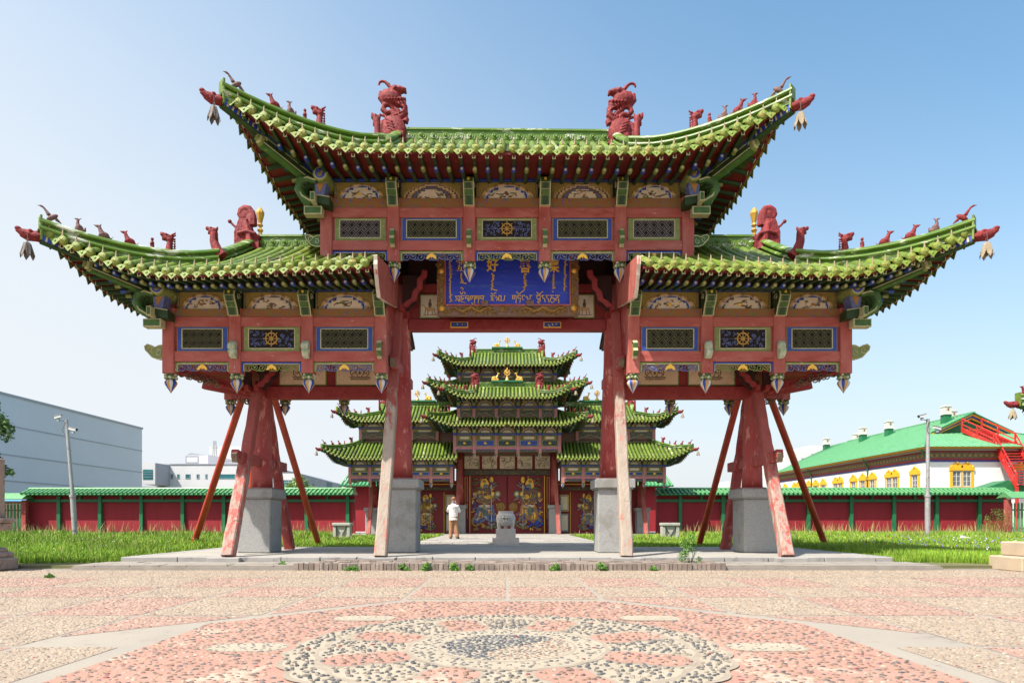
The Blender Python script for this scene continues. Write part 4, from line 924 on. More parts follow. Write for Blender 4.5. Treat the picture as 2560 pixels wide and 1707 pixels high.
# lintels, boards, brackets
for sg in (-1, 1):
    b = MB(); b.bar((sg*2.75, Y0, 4.01), (sg*6.1, Y0, 4.01), .28, .30, 'red_deep'); b.build('lintel', GATE, bevel=.01)
    b = MB(); b.bx(min(sg*2.8, sg*6.1), max(sg*2.8, sg*6.1), Y0-.04, Y0+.04, 4.17, 5.3, 'red_deep'); b.build('lintel_board', GATE)
    for xa, xb in ((3.1, 4.33), (4.55, 5.75)):
        b = MB(); x0, x1 = sorted((sg*xa, sg*xb)); b.bx(x0, x1, Y0-.07, Y0-.045, 4.19, 4.80, 'olive'); b.bx(x0+.03, x1-.03, Y0-.076, Y0-.06, 4.22, 4.77, 'cream'); o = b.build('painted_board', GATE)
        g = MB(); c = (x0+x1)/2; y = Y0-.082
        g.tube([(c-.26,y,4.40),(c+.26,y,4.40)], .009, 'brown_line', 4); g.tube([(c-.24,y,4.34),(c+.24,y,4.34)], .009, 'brown_line', 4)
        for i in range(7): g.tube([(c-.22+i*.073,y,4.39),(c-.19+i*.073,y,4.35),(c-.15+i*.073,y,4.39)], .006, 'brown_line', 4)
        for s in (-1,1): spiral(g, c+s*.16, 4.52, y, .09, 1.3, s, R(-90), 'brown_line', .011); g.tube([(c+s*.05,y,4.42),(c+s*.10,y,4.52),(c+s*.04,y,4.62),(c,y,4.56)], .009, 'brown_line', 4)
        g.ell((c,y,4.5), (.03,.004,.045), 'fig_brown', 6, 4); g.build('painting', o)
    # scalloped brackets fanning from the column heads up to the frame
    for X, zb, h, y in ((6.2, 4.02, .58, 15.25), (2.66, 5.95, .85, 15.2)):
        for s in (-1, 1):
            b = MB(); e = sg*X
            if h < .7: pts = [(0,0),(.18,0),(.24,.10),(.33,.14),(.38,.26),(.47,.30),(.50,.42),(.60,.5),(.62,h),(.0,h)]
            else: pts = [(0,0),(.15,-.02),(.26,.10),(.38,.16),(.42,.34),(.52,.44),(.52,.62),(.62,.72),(.64,h),(0,h)]
            q = [(e+s*(.10+p[0]), zb+p[1]) for p in pts[1:-1]]; b.ext(q + [(a-s*.13, c+.02) for a, c in q[::-1]], 'xz', y, y+.08, 'red_deep'); b.ext([(e+s*(.10+p[0]*.9), zb+p[1]) for p in pts], 'xz', y+.3, y+.36, 'dark_wood')
            b.bar((e+s*.12, y+.05, zb), (e+s*.10, Y0, zb-.05), .10, .12, 'red_deep'); b.build('column_bracket', GATE)
    for xx, yy in ((7.6, 14.5), (7.6, 17.5)):
        b = MB(); p = Vector((sg*6.2, Y0, 3.98)); q = Vector((sg*xx, yy, 4.24)); b.bar(p, q, .10, .16, 'red_deep'); d = (q-p)/7
        for i in range(7): m = p + d*(i+.5); b.lathe(m + Vector((0,0,-.06)), [(.001,-.06),(.07,-.03),(.09,.04)], 'red_deep', 8)
        b.build('corner_arm', GATE)
    b = MB(); b.bx(min(sg*6.2, sg*7.62), max(sg*6.2, sg*7.62), 14.6, 17.4, 4.44, 4.47, 'red_deep'); b.bar((sg*6.2, Y0, 3.93), (sg*7.68, Y0, 4.22), .16, .2, 'red_deep'); b.build('outer_arm', GATE)
    b = MB(); b2 = MB()   # dark openwork trim below the arms
    for i in range(13):
        q = i/12; spiral(b, lerp(sg*7.5, sg*6.9, q), lerp(4.16, 4.06, q)+.04*math.sin(i*2), YF+.25+q*.5, .075, 1.3, 1 if i % 2 else -1, i, 'frieze_brown', .016)
        spiral(b2, lerp(sg*7.25, sg*6.35, q), lerp(4.10, 3.84, q)+.05*math.sin(i*2), 17.3-q*.6, .09, 1.3, 1 if i % 2 else -1, i, 'frieze_brown', .018)
    b.build('openwork_trim', GATE); b2.build('openwork_trim', GATE)
b = MB(); b.bx(-2.48, 2.48, 15.86, 16.14, 5.58, 5.84, 'red_deep'); b.build('lintel', GATE, bevel=.01)
b = MB(); b.bx(-2.5, 2.5, 15.96, 16.04, 5.84, 6.6, 'red_deep'); b.bx(-2.5, 2.5, 15.96, 16.04, 6.6, 7.8, 'dark_wood'); b.build('lintel_board', GATE)
b = MB(); b.bx(-2.5, 2.5, 15.8, 16.1, 6.52, 6.70, 'red_deep'); b.build('middle_rail', GATE)
for sg in (-1, 1):
    x0, x1 = sorted((sg*1.68, sg*2.20)); b = MB(); b.bx(x0, x1, 15.91, 15.955, 5.88, 6.48, 'olive'); b.bx(x0+.03, x1-.03, 15.90, 15.93, 5.91, 6.45, 'cream_pale'); o = b.build('painted_board', GATE)
    g = MB(); c = (x0+x1)/2; y = 15.893; g.ell((c,y,6.10), (.13,.003,.055), 'ochre_light', 10, 5); g.tube([(c-.1,y,6.12),(c-.16,y,6.2),(c-.2,y,6.19)], .018, 'ochre_light', 5); g.ell((c,y,6.22), (.045,.004,.075), 'brown_line', 8, 5); g.ell((c,y,6.32), (.028,.004,.032), 'brown_line', 7, 5)
    for s in (-.11,-.05,.05,.11): g.tube([(c+s,y,6.1),(c+s*1.2,y,5.97)], .007, 'brown_line', 4)
    g.tube([(c-.18,y,5.95),(c+.2,y,5.96)], .006, 'brown_line', 4)
    g.build('painting', o)
# small lucky-sign boards on the lintel
for x in (-1.20, 1.13):
    b = MB(); b.bx(x-.22, x+.22, 15.82, 15.858, 5.62, 5.76, 'gold_paint'); b.bx(x-.20, x+.20, 15.815, 15.83, 5.637, 5.745, 'blue'); o = b.build('small_board', GATE)
    g = MB()
    for i in range(6): g.ell((x+random.uniform(-.13,.15), 15.81, 5.69+random.uniform(-.03,.03)), (.018,.005,.018), random.choice(['white_paint','gold_dull']), 7, 4)
    g.build('painted_flowers', o)

# ------------------------------------------------------------------ name board
PL = thing('name_board', (0, 15.3, 5.7), 'blue name board with gold lettering in four scripts inside a carved gilt frame', 'sign')
K1 = 1580/15.3
def pz(x, y): return ((1070+x/5.88-1268)/K1, .8+(1300-(620+y/5.88))/K1)
b = MB(); x0, z0 = pz(262, 856); x1, z1 = pz(2080, 60); b.bx(x0, x1, 15.28, 15.36, z0, z1, 'blue_board'); b.build('blue_panel', PL)
fo = MB(); X0, Z0 = pz(140, 1005); X1 = pz(2205, 0)[0]; Z1 = z1+.2
for q in ((X0, x0, Z0, Z1), (x1, X1, Z0, Z1), (x0, x1, Z0, z0), (x0, x1, z1, Z1)): fo.bx(q[0], q[1], 15.20, 15.34, q[2], q[3], 'fig_brown')
for q in ((x0-.02, x0+.01, z0-.02, z1), (x1-.01, x1+.02, z0-.02, z1), (x0, x1, z0-.03, z0+.005)): fo.bx(q[0], q[1], 15.17, 15.30, q[2], q[3], 'red_post')
F = fo.build('carved_frame', PL)
fo = MB(); rs = random.Random(3)
for i in range(230):
    r = rs.random()
    if r < .46: px_, pz_ = rs.uniform(X0+.04, X1-.04), rs.uniform(Z0+.03, z0-.04)
    else: px_, pz_ = rs.choice([rs.uniform(X0+.03, x0-.04), rs.uniform(x1+.04, X1-.03)]), rs.uniform(Z0+.05, Z1-.04)
    spiral(fo, px_, pz_, 15.19, rs.uniform(.035,.085), rs.uniform(.6,1.4), rs.choice((-1,1)), rs.uniform(0,6.3), 'gold_dull', rs.uniform(.010,.018))
for x, z in ((X0+.1, pz(0,360)[1]), (X1-.1, pz(0,355)[1]), (X0+.11, pz(0,905)[1]), (X1-.11, pz(0,900)[1])): fo.lathe((x, 15.18, z), [(.08,-.03),(.075,.02),(.05,.02),(.045,.045),(.001,.05)], 'gold', 12, axis=Matrix.Rotation(R(90),3,'X'))
for sx in (-1, 1):   # long dragons on the lower rail
    P = [(sx*(.35+.1*i), 15.17, Z0+.13+.05*math.sin(i*1.5)) for i in range(11)]; fo.tube(P, [.02+.022*math.sin(PI*min(i,9)/10) for i in range(11)], 'gold_dull', 7)
fo.build('gilt_carving', F)
for q in (840, 1500): bq = MB(); x, z = pz(q, 850); bq.box((x, 15.15, z), (.16,.08,.13), 'fig_brown'); bq.ell((x-.05, 15.12, z+.03), (.06,.05,.05), 'fig_brown'); bq.build('frame_hook', PL)
# lettering
def glyph(ch, x0, y0, x1, y1):
    cu = bpy.data.curves.new('t', 'FONT'); cu.body = ch; cu.size = 1; cu.extrude = .02; cu.offset = .018; o = bpy.data.objects.new('t', cu); COL.objects.link(o)
    dg = bpy.context.evaluated_depsgraph_get(); me = bpy.data.meshes.new_from_object(o.evaluated_get(dg)); bpy.data.objects.remove(o)
    v = np.array([p.co[:] for p in me.vertices])
    if len(v) == 0: return
    a, c = v.min(0), v.max(0); X0_, Z1_ = pz(x0, y0); X1_, Z0_ = pz(x1, y1)
    vs = [((p[0]-a[0])/(c[0]-a[0])*(X1_-X0_)+X0_, 15.275-(.012 if p[2] > 0 else -.004), (p[1]-a[1])/(c[1]-a[1])*(Z1_-Z0_)+Z0_) for p in v]
    TX.add(vs, [tuple(p.vertices) for p in me.polygons], 'gold_paint')
TX = MB()
for ch, bb in (('施',(412,165,582,345)),('好',(862,160,1032,352)),('善',(1350,165,1507,368)),('樂',(1775,165,1930,370))): glyph(ch, *bb)
def stroke(pts, w=.013):
    P = [(*pz(*p)[:1], 15.268, pz(*p)[1]) for p in pts]
    for i in range(len(P)-1): TX.bar(P[i], P[i+1], w, .014, 'gold_paint', up=(0,1,0)); 
    for p in P[1:-1]: TX.lathe((p[0], 15.268, p[2]), [(w/2,-.007),(w/2,.007)], 'gold_paint', 6, axis=Matrix.Rotation(R(90),3,'X'))
def mongol(x, y0, y1, seed, lean=0, w=.012):
    rs = random.Random(seed); y = y0; stroke([(x, y0), (x+lean*.5, (y0+y1)/2), (x+lean, y1)], w)
    while y < y1-12:
        k = rs.random(); xx = x + lean*(y-y0)/(y1-y0)
        if k < .5: stroke([(xx, y), (xx-16, y+6), (xx-14, y+10)], w*.9); y += 13
        elif k < .72: stroke([(xx, y), (xx-15, y+3), (xx-17, y+13), (xx-3, y+16)], w*.8); y += 19
        elif k < .9: stroke([(xx, y+2), (xx+24, y+14), (xx+30, y+10)], w*.9); y += 16
        else: stroke([(xx, y), (xx+14, y+4), (xx+15, y+14), (xx, y+18)], w*.8); y += 21
    stroke([(x+lean, y1), (x+lean-16, y1-4)], w)
mongol(325,165,800,1,10); mongol(2018,165,632,2,-10); mongol(498,378,520,4,-8,.016); stroke([(480,515),(568,528)], .018); stroke([(478,598),(505,590),(522,606),(512,626),(500,622)], .015)
mongol(950,380,622,5,-6,.016); stroke([(938,612),(1018,632)], .018); mongol(1420,372,600,6,6,.017); stroke([(1395,580),(1425,612),(1400,640)], .015); mongol(1852,390,600,7,-6,.017); stroke([(1822,598),(1855,606),(1858,590)], .014); stroke([(1820,647),(1842,650)], .016)
TIB = """400,715 470,715|412,715 415,745 440,750 425,775 400,780|440,750 455,790|462,715 462,800|475,712 540,712|490,712 485,800 520,800 545,815|490,745 540,745|535,745 500,770|470,650 495,690|500,690 510,660 530,655|535,655 550,665 545,690|550,712 610,712|560,712 550,760|560,740 600,745|605,712 605,790|580,745 600,790|620,712 690,712|630,712 628,760|655,712 650,760 625,765|685,712 685,830|640,815 670,830|695,712 745,712|705,712 702,760|742,712 742,825|722,712 720,760|755,712 835,712|770,712 760,760|770,740 810,745|820,712 812,800|790,745 808,790
915,712 985,712|930,670 955,690 1005,660|945,712 925,740 965,745 920,775 970,780|990,745 1010,735 1030,760 1005,780|1000,712 1010,735|1040,712 1040,780 1115,780|1075,712 1075,770|1120,712 1140,712|1128,712 1118,780|1045,712 1085,712
1235,708 1300,708|1245,708 1243,765|1268,708 1266,765|1295,708 1295,820|1300,650 1335,685 1400,640|1310,708 1370,708|1325,708 1315,745 1360,745 1350,815|1380,708 1425,708|1385,708 1385,760 1410,770|1435,735 1450,715 1470,740 1450,760 1500,760|1490,708 1530,708|1505,708 1500,760
1590,705 1660,705|1595,655 1630,690 1690,645|1600,705 1600,750 1640,760|1648,705 1648,800 1600,800 1640,830|1610,780 1645,775|1670,705 1710,705|1680,705 1680,740 1710,750 1725,810|1730,705 1775,705|1740,705 1740,740 1765,750 1780,810|1785,705 1850,705|1800,745 1850,745 1860,780 1830,815 1795,790 1800,750|1820,705 1815,745|1865,705 1940,705|1880,745 1870,770 1895,775|1900,705 1915,740 1925,820|1880,740 1920,740"""
for ln in TIB.split('\n'):
    for st in ln.split('|'): stroke([tuple(float(q) for q in p.split(',')) for p in st.split()], .0155)
TX.build('gold_lettering', PL)

# ---- round timber props behind the gate
def prop(p, q, r, label):
    b = MB(); b.tube([p, Vector(p).lerp(Vector(q), .5), q], [r, r*.97, r*.9], 'pole_orange', 14); tag(b.build('support_pole'), label, 'pole', 'orange-red round props behind the gate')
prop((-10.95,22,-.15), (-7.45,17.85,4.35), .105, 'orange-red round pole leaning out to the far left of the gate')
prop((-6.62,22.3,-.15), (-6.3,17.0,4.2), .10, 'orange-red round pole right behind the left outer column, leaning away from it')
prop((-7.3,17.95,-.1), (-7.22,17.95,4.2), .13, 'upright orange round post just left of the left outer column')
prop((11.1,22,-.15), (7.4,17.85,4.35), .105, 'orange-red round pole leaning out to the far right of the gate')
prop((6.75,22.3,-.15), (6.25,17.0,4.2), .10, 'orange-red round pole left of the right outer column, leaning away behind')
# ------------------------------------------------------------------ ground, plaza, pavement
def struct(o): o['kind'] = 'structure'; return o
ZP = -.2
b = MB(); b.add([(-900,-60,-.27),(900,-60,-.26),(900,1500,-.26),(-900,1500,-.26)], [(0,1,2,3)], 'soil'); struct(b.build('ground'))
b = MB(); b.add([(-60,12.9,-.12),(60,12.9,-.12),(60,60,-.12),(-60,60,-.12)], [(0,1,2,3)], 'soil'); b.add([(-60,12.9,-.26),(60,12.9,-.26),(60,12.9,-.12),(-60,12.9,-.12)], [(0,1,2,3)], 'soil'); struct(b.build('lawn_ground'))
WO = 2.86; CY = 4.92
def octo(w, cy=CY): k = w*math.tan(PI/8); return [(w,cy-k),(w,cy+k),(k,cy+w),(-k,cy+w),(-w,cy+k),(-w,cy-k),(-k,cy-w),(k,cy-w)]
b = MB(); b.add([(-40,-30,ZP),(40,-30,ZP),(40,12.92,ZP),(-40,12.92,ZP)], [(0,1,2,3)], 'concrete')
lev = [ZP+.003]
def lay(pts, m, same=False):
    if not same: lev[0] += .0007
    b.sheet(pts, 'xy', lev[0], m)
def in_oct(x, y, w): x = abs(x); y = abs(y-CY); return x < w and y < w and x+y < w*math.sqrt(2)
XL = [-16.3,-14,-11.6,-9.2,-6.9,-5.1,-3.86,-2.57,-1.31,0,1.2,2.42,3.7,5.0,6.9,9.2,11.6,14,16.3]; YL = [-1.2,.4,2.0,3.5,5.0,6.6,8.2,9.45,10.95]
CELL = []
for i in range(len(XL)-1):
    for j in range(len(YL)-1):
        x0, x1, y0, y1 = XL[i]+.03, XL[i+1]-.03, YL[j]+.03, YL[j+1]-.03
        # diamonds: each bay split on the skew
        m = ('grout_pink_pale', 'grout_cream')[(i+j+(1 if i >= 9 else 0)) % 2]
        if max(abs(x0),abs(x1)) < 3.4 and y1 < 8.1: continue
        sk = .55*(1 if (x0+x1) < 0 else -1)*(y1-y0)*0
        P = [(x0,y0),(x1,y0),(x1,y1),(x0,y1)]
        # keep clear of the octagon band
        if any(in_oct(px_, py_, WO+.20) for px_, py_ in P + [((x0+x1)/2,(y0+y1)/2)]):
            Q = []
            n = 60; cells = [(px_, py_) for px_, py_ in P]
            # clip polygon by the octagon edge facing it
            cx_, cy_ = (x0+x1)/2, (y0+y1)/2; best = None
            for k in range(8):
                a = k*PI/4; nx, ny = math.cos(a), math.sin(a); dd = cx_*nx + (cy_-CY)*ny
                mx = max(px_*nx + (py_-CY)*ny for px_, py_ in P)
                if best is None or mx > best[0]: best = (mx, nx, ny)
            _, nx, ny = best; lim = WO+.20; poly = P
            out = []
            for q in range(len(poly)):
                A_, B_ = poly[q], poly[(q+1) % len(poly)]; da = A_[0]*nx+(A_[1]-CY)*ny-lim; db = B_[0]*nx+(B_[1]-CY)*ny-lim
                if da >= 0: out.append(A_)
                if da*db < 0: t = da/(da-db); out.append((A_[0]+(B_[0]-A_[0])*t, A_[1]+(B_[1]-A_[1])*t))
            P = out
            if len(P) < 3: continue
        b.sheet(P, 'xy', lev[0], m); CELL.append((P, m))
P = [(-16,11.02),(16,11.02),(16,12.60),(-16,12.60)]; b.sheet(P, 'xy', lev[0], 'grout_cream'); CELL.append((P, 'grout_cream'))
lay(octo(WO), 'grout_pink')
def circ(cx, cy, r, n=64, sc=0, f=0): return [(cx+r*(1+f*abs(math.sin(sc*a/2)))*math.cos(a), cy+r*(1+f*abs(math.sin(sc*a/2)))*math.sin(a)) for a in (2*PI*i/n for i in range(n))]
G = 'concrete'
FISH = [(-2.04,CY+.05),(2.04,CY+.05),(-1.45,CY+1.5),(1.45,CY+1.5),(-1.45,CY-1.5),(1.45,CY-1.5)]
for i in range(8):   # small fish shapes outside the medallion
    if i < 6:
        cx_, cy_ = FISH[i]
        for q, m in ((.32, 'grout_line'), (.30, 'grout_pale')): lay([(cx_+q*math.cos(t), cy_+(q-.10)*math.sin(t)*(1+.25*math.cos(2*t))) for t in (2*PI*k/26 for k in range(26))], m)
lay(circ(0,CY,1.64,160,26,.035), 'grout_line'); lay(circ(0,CY,1.598,160,26,.035), 'grout_pale'); lay(circ(0,CY,1.42,160,22,.03), 'grout_line'); lay(circ(0,CY,1.378,160,22,.03), 'grout_pale')
PET = []
for i in range(8):
    a = R(22.5+45*i)
    for s in (-1, 1):
        rr_ = 1.08+s*.125; c = (rr_*math.cos(a), CY+rr_*math.sin(a)); PET.append((*c, .185 if s < 0 else .205))
for r_, m in ((.222, 'grout_line'), (.192, 'grout_pink')):
    for s in (0, 1):
        lay(circ(*PET[s][:2], r_, 28), m)
        for i in range(1, 8): b.sheet(circ(*PET[2*i+s][:2], r_, 28), 'xy', lev[0], m)
lay(circ(0,CY,.775,100,16,.03), 'grout_line'); lay(circ(0,CY,.738,100,16,.03), 'grout_pale'); lay(circ(0,CY,.54,60), 'grout_line'); lay(circ(0,CY,.518,60), 'grout_pale'); LVTOP = lev[0]
struct(b.build('plaza_ground'))
# pebbles set in the mortar
def inside(P, x, y):
    c = np.zeros(len(x), bool); n = len(P)
    for i in range(n):
        (xa, ya), (xb, yb) = P[i], P[(i+1) % n]
        if ya == yb: continue
        k = ((ya > y) != (yb > y)) & (x < (xb-xa)*(y-ya)/(yb-ya)+xa); c ^= k
    return c
def scatter(P, n_per):
    a = np.array(P); x0, y0 = a.min(0); x1, y1 = a.max(0); n = int((x1-x0)*(y1-y0)*n_per)
    sp = 1/math.sqrt(n_per); gx, gy = np.meshgrid(np.arange(x0, x1, sp), np.arange(y0, y1, sp)); x = gx.ravel() + rng.uniform(-.38,.38, gx.size)*sp; y = gy.ravel() + rng.uniform(-.38,.38, gx.size)*sp
    x = x + (np.floor((y-y0)/sp) % 2)*sp*.5
    k = inside(P, x, y); return x[k], y[k]
PAL = {'grout_pink': [(.20,.11,.075),(.30,.19,.13),(.13,.095,.075),(.24,.16,.10),(.09,.085,.085),(.33,.25,.19)], 'grout_pink_pale': [(.26,.155,.11),(.33,.22,.17),(.19,.135,.11),(.28,.19,.14),(.40,.29,.23)],
       'grout_cream': [(.32,.25,.17),(.26,.205,.145),(.38,.31,.23),(.20,.165,.125),(.33,.24,.16)], 'pale': [(.08,.08,.082),(.12,.115,.11),(.18,.155,.13),(.09,.09,.09),(.24,.20,.15),(.29,.24,.18)], 'dark': [(.06,.065,.07),(.09,.095,.10),(.13,.13,.13),(.05,.05,.055)]}
xs_, ys_, cs_, sz_ = [], [], [], []
def addp(x, y, pal, s):
    xs_.append(x); ys_.append(y); c = np.array(PAL[pal])[rng.integers(0, len(PAL[pal]), len(x))]*rng.uniform(.75,1.25,(len(x),1))
    k = rng.random(len(x)) < .008; c[k] = (.22,.04,.035); cs_.append(c); sz_.append(np.full(len(x), s)*rng.uniform(.75,1.3,len(x)))
for P, m in CELL:
    yc_ = sum(p[1] for p in P)/len(P); xc_ = sum(p[0] for p in P)/len(P)
    if yc_ < 2 or abs(xc_) > yc_*1.1+3: continue
    x, y = scatter(P, 330 if m == 'grout_pink_pale' else 480); k = (y > 3.4) & (np.abs(x) < y*1.0+1.5); x, y = x[k], y[k]; addp(x, y, m, .0150 if m == 'grout_pink_pale' else .0125)
x, y = scatter(octo(WO), 270); r = np.hypot(x, y-CY); k = (y > 3.4)
inp = np.zeros(len(x), bool)
for px_, py_, pr_ in PET: inp |= np.hypot(x-px_, y-py_) < pr_-.015
pink = k & (r > 1.72); fi = np.zeros(len(x), bool)
for fx_, fy_ in FISH: fi |= ((x-fx_)/.31)**2 + ((y-fy_)/.21)**2 < 1
addp(x[pink & ~fi], y[pink & ~fi], 'grout_pink', .0175); addp(x[pink & fi], y[pink & fi], 'pale', .014)
ip = k & inp; addp(x[ip], y[ip], 'grout_pink', .0145)
x2, y2 = scatter(circ(0,CY,1.64), 330); r2 = np.hypot(x2, y2-CY); inp = np.zeros(len(x2), bool)
for px_, py_, pr_ in PET: inp |= np.hypot(x2-px_, y2-py_) < pr_+.045
kk = (y2 > 3.4) & ~inp & (np.abs(r2-1.42) > .035) & (np.abs(r2-.77) > .03) & (np.abs(r2-.53) > .025) & (r2 > .53); addp(x2[kk], y2[kk], 'pale', .0142)
x3, y3 = scatter(circ(0,CY,.5), 900); kk = y3 > 3.4; left = kk & (x3 < .1+ .25*np.sin((y3-CY)*5)); addp(x3[left], y3[left], 'dark', .0155); rt = kk & ~left; addp(x3[rt], y3[rt], 'grout_pink', .012)
# rows of dark stones: radial combs and outlines of the petals
lx, ly = [], []
for px_, py_, pr_ in PET:
    for i in range(18): a = 2*PI*i/18; lx.append(px_+(pr_+.05)*math.cos(a)); ly.append(py_+(pr_+.05)*math.sin(a))
for s in range(-3, 4):
    if s:
        for i in range(9): lx.append(s*.055); ly.append(CY+.85+i*.055)
lx = np.array(lx); ly = np.array(ly); ok = np.ones(len(lx), bool)
for px_, py_, pr_ in PET: ok &= np.hypot(lx-px_, ly-py_) > pr_+.02
ok &= (ly > 3.4) & (np.hypot(lx, ly-CY) < 1.36) & (np.hypot(lx, ly-CY) > .8); addp(lx[ok], ly[ok], 'pale', .014)
X = np.concatenate(xs_); Y = np.concatenate(ys_); C = np.concatenate(cs_); S = np.concatenate(sz_); N = len(X)
n6 = 7; ang = np.arange(n6)*2*PI/n6; rot = rng.normal(0, .28, N); asp = rng.uniform(.42,.66,N)
ring = np.stack([np.cos(ang), np.sin(ang)], 1)
def rings(sc, z):
    lx_ = ring[:,0][None]*S[:,None]*sc*1.15; ly_ = ring[:,1][None]*(S*asp)[:,None]*sc*(1+0.0*lx_)
    xx = lx_*np.cos(rot)[:,None]-ly_*np.sin(rot)[:,None]; yy = lx_*np.sin(rot)[:,None]+ly_*np.cos(rot)[:,None]
    return np.stack([X[:,None]+xx, Y[:,None]+yy, np.broadcast_to(z[:,None], xx.shape)], 2)
zb = np.where(np.hypot(X, Y-CY) < 1.7, LVTOP, ZP+.004)
top = zb + S*.38
V = np.concatenate([rings(1, zb-.004), rings(.84, zb+S*.20), rings(.45, top), np.stack([X, Y, top+S*.06], 1)[:,None]], 1)
per = 3*n6+1; base = (np.arange(N)*per)[:,None,None]; j = np.arange(n6); j2 = (j+1) % n6
fq = np.concatenate([np.stack([j, j2, n6+j2, n6+j], 1), np.stack([n6+j, n6+j2, 2*n6+j2, 2*n6+j], 1), np.stack([2*n6+j, 2*n6+j2, np.full(n6, 3*n6), np.full(n6, 3*n6)], 1)])
F = (base + fq[None]).reshape(-1, 4)
tri = F[:,2] == F[:,3]
# store quads; the crown uses tiny quads built from triangles -> separate arrays
F3 = F[tri][:, :3]; F4 = F[~tri]
F3b = F4[:, [0,1,2]]; F3c = F4[:, [0,2,3]]; FF = np.concatenate([F3, F3b, F3c]); own = FF[:,0]//per
o = bulk('pebbles', V.reshape(-1,3), FF, C[own], 'pebble', True); tag(o, 'small rounded pebbles set in the pink and cream mortar of the plaza', 'pebbles', kind='stuff')
# brick strip and kerbs
b = MB(); b.bx(-8.7, 8.7, 12.62, 13.78, -.24, -.135, 'slate')
for sx in (-1, 1): b.bx(sx*8.7, sx*14, 12.75, 13.5, -.24, -.185, 'slate')
cols = []
y = 12.66; row = 0
while y < 13.72:
    x = -8.6 + (row % 2)*.14
    while x < 8.6:
        wd = random.uniform(.22,.30); cen = abs(x) < 4.1
        if cen: b.box((x+wd/2, y+.09, -.117+random.uniform(-.008,.012)+(.02 if cen else 0)), (wd-.018, .165, .07), 'brick', Matrix.Rotation(random.uniform(-.02,.02), 3, 'Y') @ Matrix.Rotation(random.uniform(-.03,.03), 3, 'Z'))
        x += wd
    y += .185; row += 1
for sx in (-1, 1):
    y = 12.64
    for d in (.36, .38, .38):
        x = 4.15
        while x < 8.6: wd = min(random.uniform(.5,.95), 8.7-x); b.box((sx*(x+wd/2), y+d/2, -.125+random.uniform(-.006,.006)), (wd-.015, d-.015, .05), 'slate', Matrix.Rotation(random.uniform(-.008,.008), 3, 'Y')); x += wd
        y += d
x = -4.25
while x < 4.25:   # upright edging bricks
    wd = random.uniform(.07,.11); 
    if random.random() > .04: b.box((x+wd/2, 12.60+random.uniform(-.012,.012), -.14+random.uniform(-.01,.008)), (wd-.012, .10, .16), 'brick', Matrix.Rotation(random.uniform(-.04,.04), 3, 'Y'))
    x += wd
nl = sum(len(f) for f in b.f); c = np.ones((nl, 4), np.float32); k = 0; q = 1
for i, f in enumerate(b.f):
    if i % 6 == 0: q = random.uniform(.7, 1.25)
    c[k:k+len(f), :3] = q; k += len(f)
b.c = c; struct(b.build('brick_path'))
b = MB(); b.bx(-8.42, 8.42, 14.0, 19.2, -.2, -.004, 'pave')
for sx in (-1, 1): b.bx(sx*8.42, sx*8.1, 14.0, 19.2, -.2, .0, 'kerb')
x = -8.42
while x < 8.4:
    wd = min(random.uniform(.75,1.25), 8.42-x); dy = random.uniform(-.02,.02); b.bx(x+.008, x+wd-.008, 13.76+dy, 14.02, -.2, random.uniform(-.004,.002), 'kerb'); x += wd
for x in (-6.12,-2.77,2.62,6.14): b.bx(x-.35, x+.35, 13.60, 13.76, -.2, -.005, 'kerb')
P = b.build('pavement', bevel=.012); struct(P)
b = MB(); b.bx(-3.45, 3.45, 19.2, 36.4, -.2, -.02, 'paving_joint')
y = 19.2
while y < 36.2:
    d = random.uniform(.5,.7); x = -3.45
    while x < 3.4: wd = min(random.uniform(.55,1.0), 3.45-x); b.bx(x+.01, x+wd-.01, y+.01, y+d-.01, -.1, random.uniform(-.016,-.006), random.choice(['pave','pave','slate'])); x += wd
    y += d
b.bx(-11, 11, 36.4, 45, -.2, .0, 'pave'); struct(b.build('path'))
b = MB()   # small blue-white tin lid patches on the pavement are left as cloth scraps
# ------------------------------------------------------------------ grass
def blades(x, y, h, wd, col, lean=.35, z0=-.12):
    n = len(x); a = rng.uniform(0, 2*PI, n); ln = rng.normal(0, lean, n)*h; la = rng.uniform(0, 2*PI, n)
    dx, dy = np.cos(a)*wd, np.sin(a)*wd; mx, my = x+np.cos(la)*ln*.35, y+np.sin(la)*ln*.35; tx, ty = x+np.cos(la)*ln, y+np.sin(la)*ln
    z = np.full(n, z0)
    V = np.stack([np.stack([x-dx, y-dy, z], 1), np.stack([x+dx, y+dy, z], 1), np.stack([mx+dx*.8, my+dy*.8, z+h*.55], 1), np.stack([mx-dx*.8, my-dy*.8, z+h*.55], 1), np.stack([tx, ty, z+h], 1)], 1)
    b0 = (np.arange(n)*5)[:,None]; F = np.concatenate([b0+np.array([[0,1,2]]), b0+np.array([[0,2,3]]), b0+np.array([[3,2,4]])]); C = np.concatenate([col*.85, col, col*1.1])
    return V.reshape(-1,3), F, C
def noise2(x, y, s):
    return (np.sin(x*s+1.3*np.sin(y*s*.7+2))+np.sin(y*s*1.3+1.7*np.sin(x*s*.6))+np.sin((x+y)*s*.5+4))/3
PV, PF, PC = [], [], []; off = 0
def put(V, F, C):
    global off; PV.append(V); PF.append(F+off); PC.append(C); off += len(V)
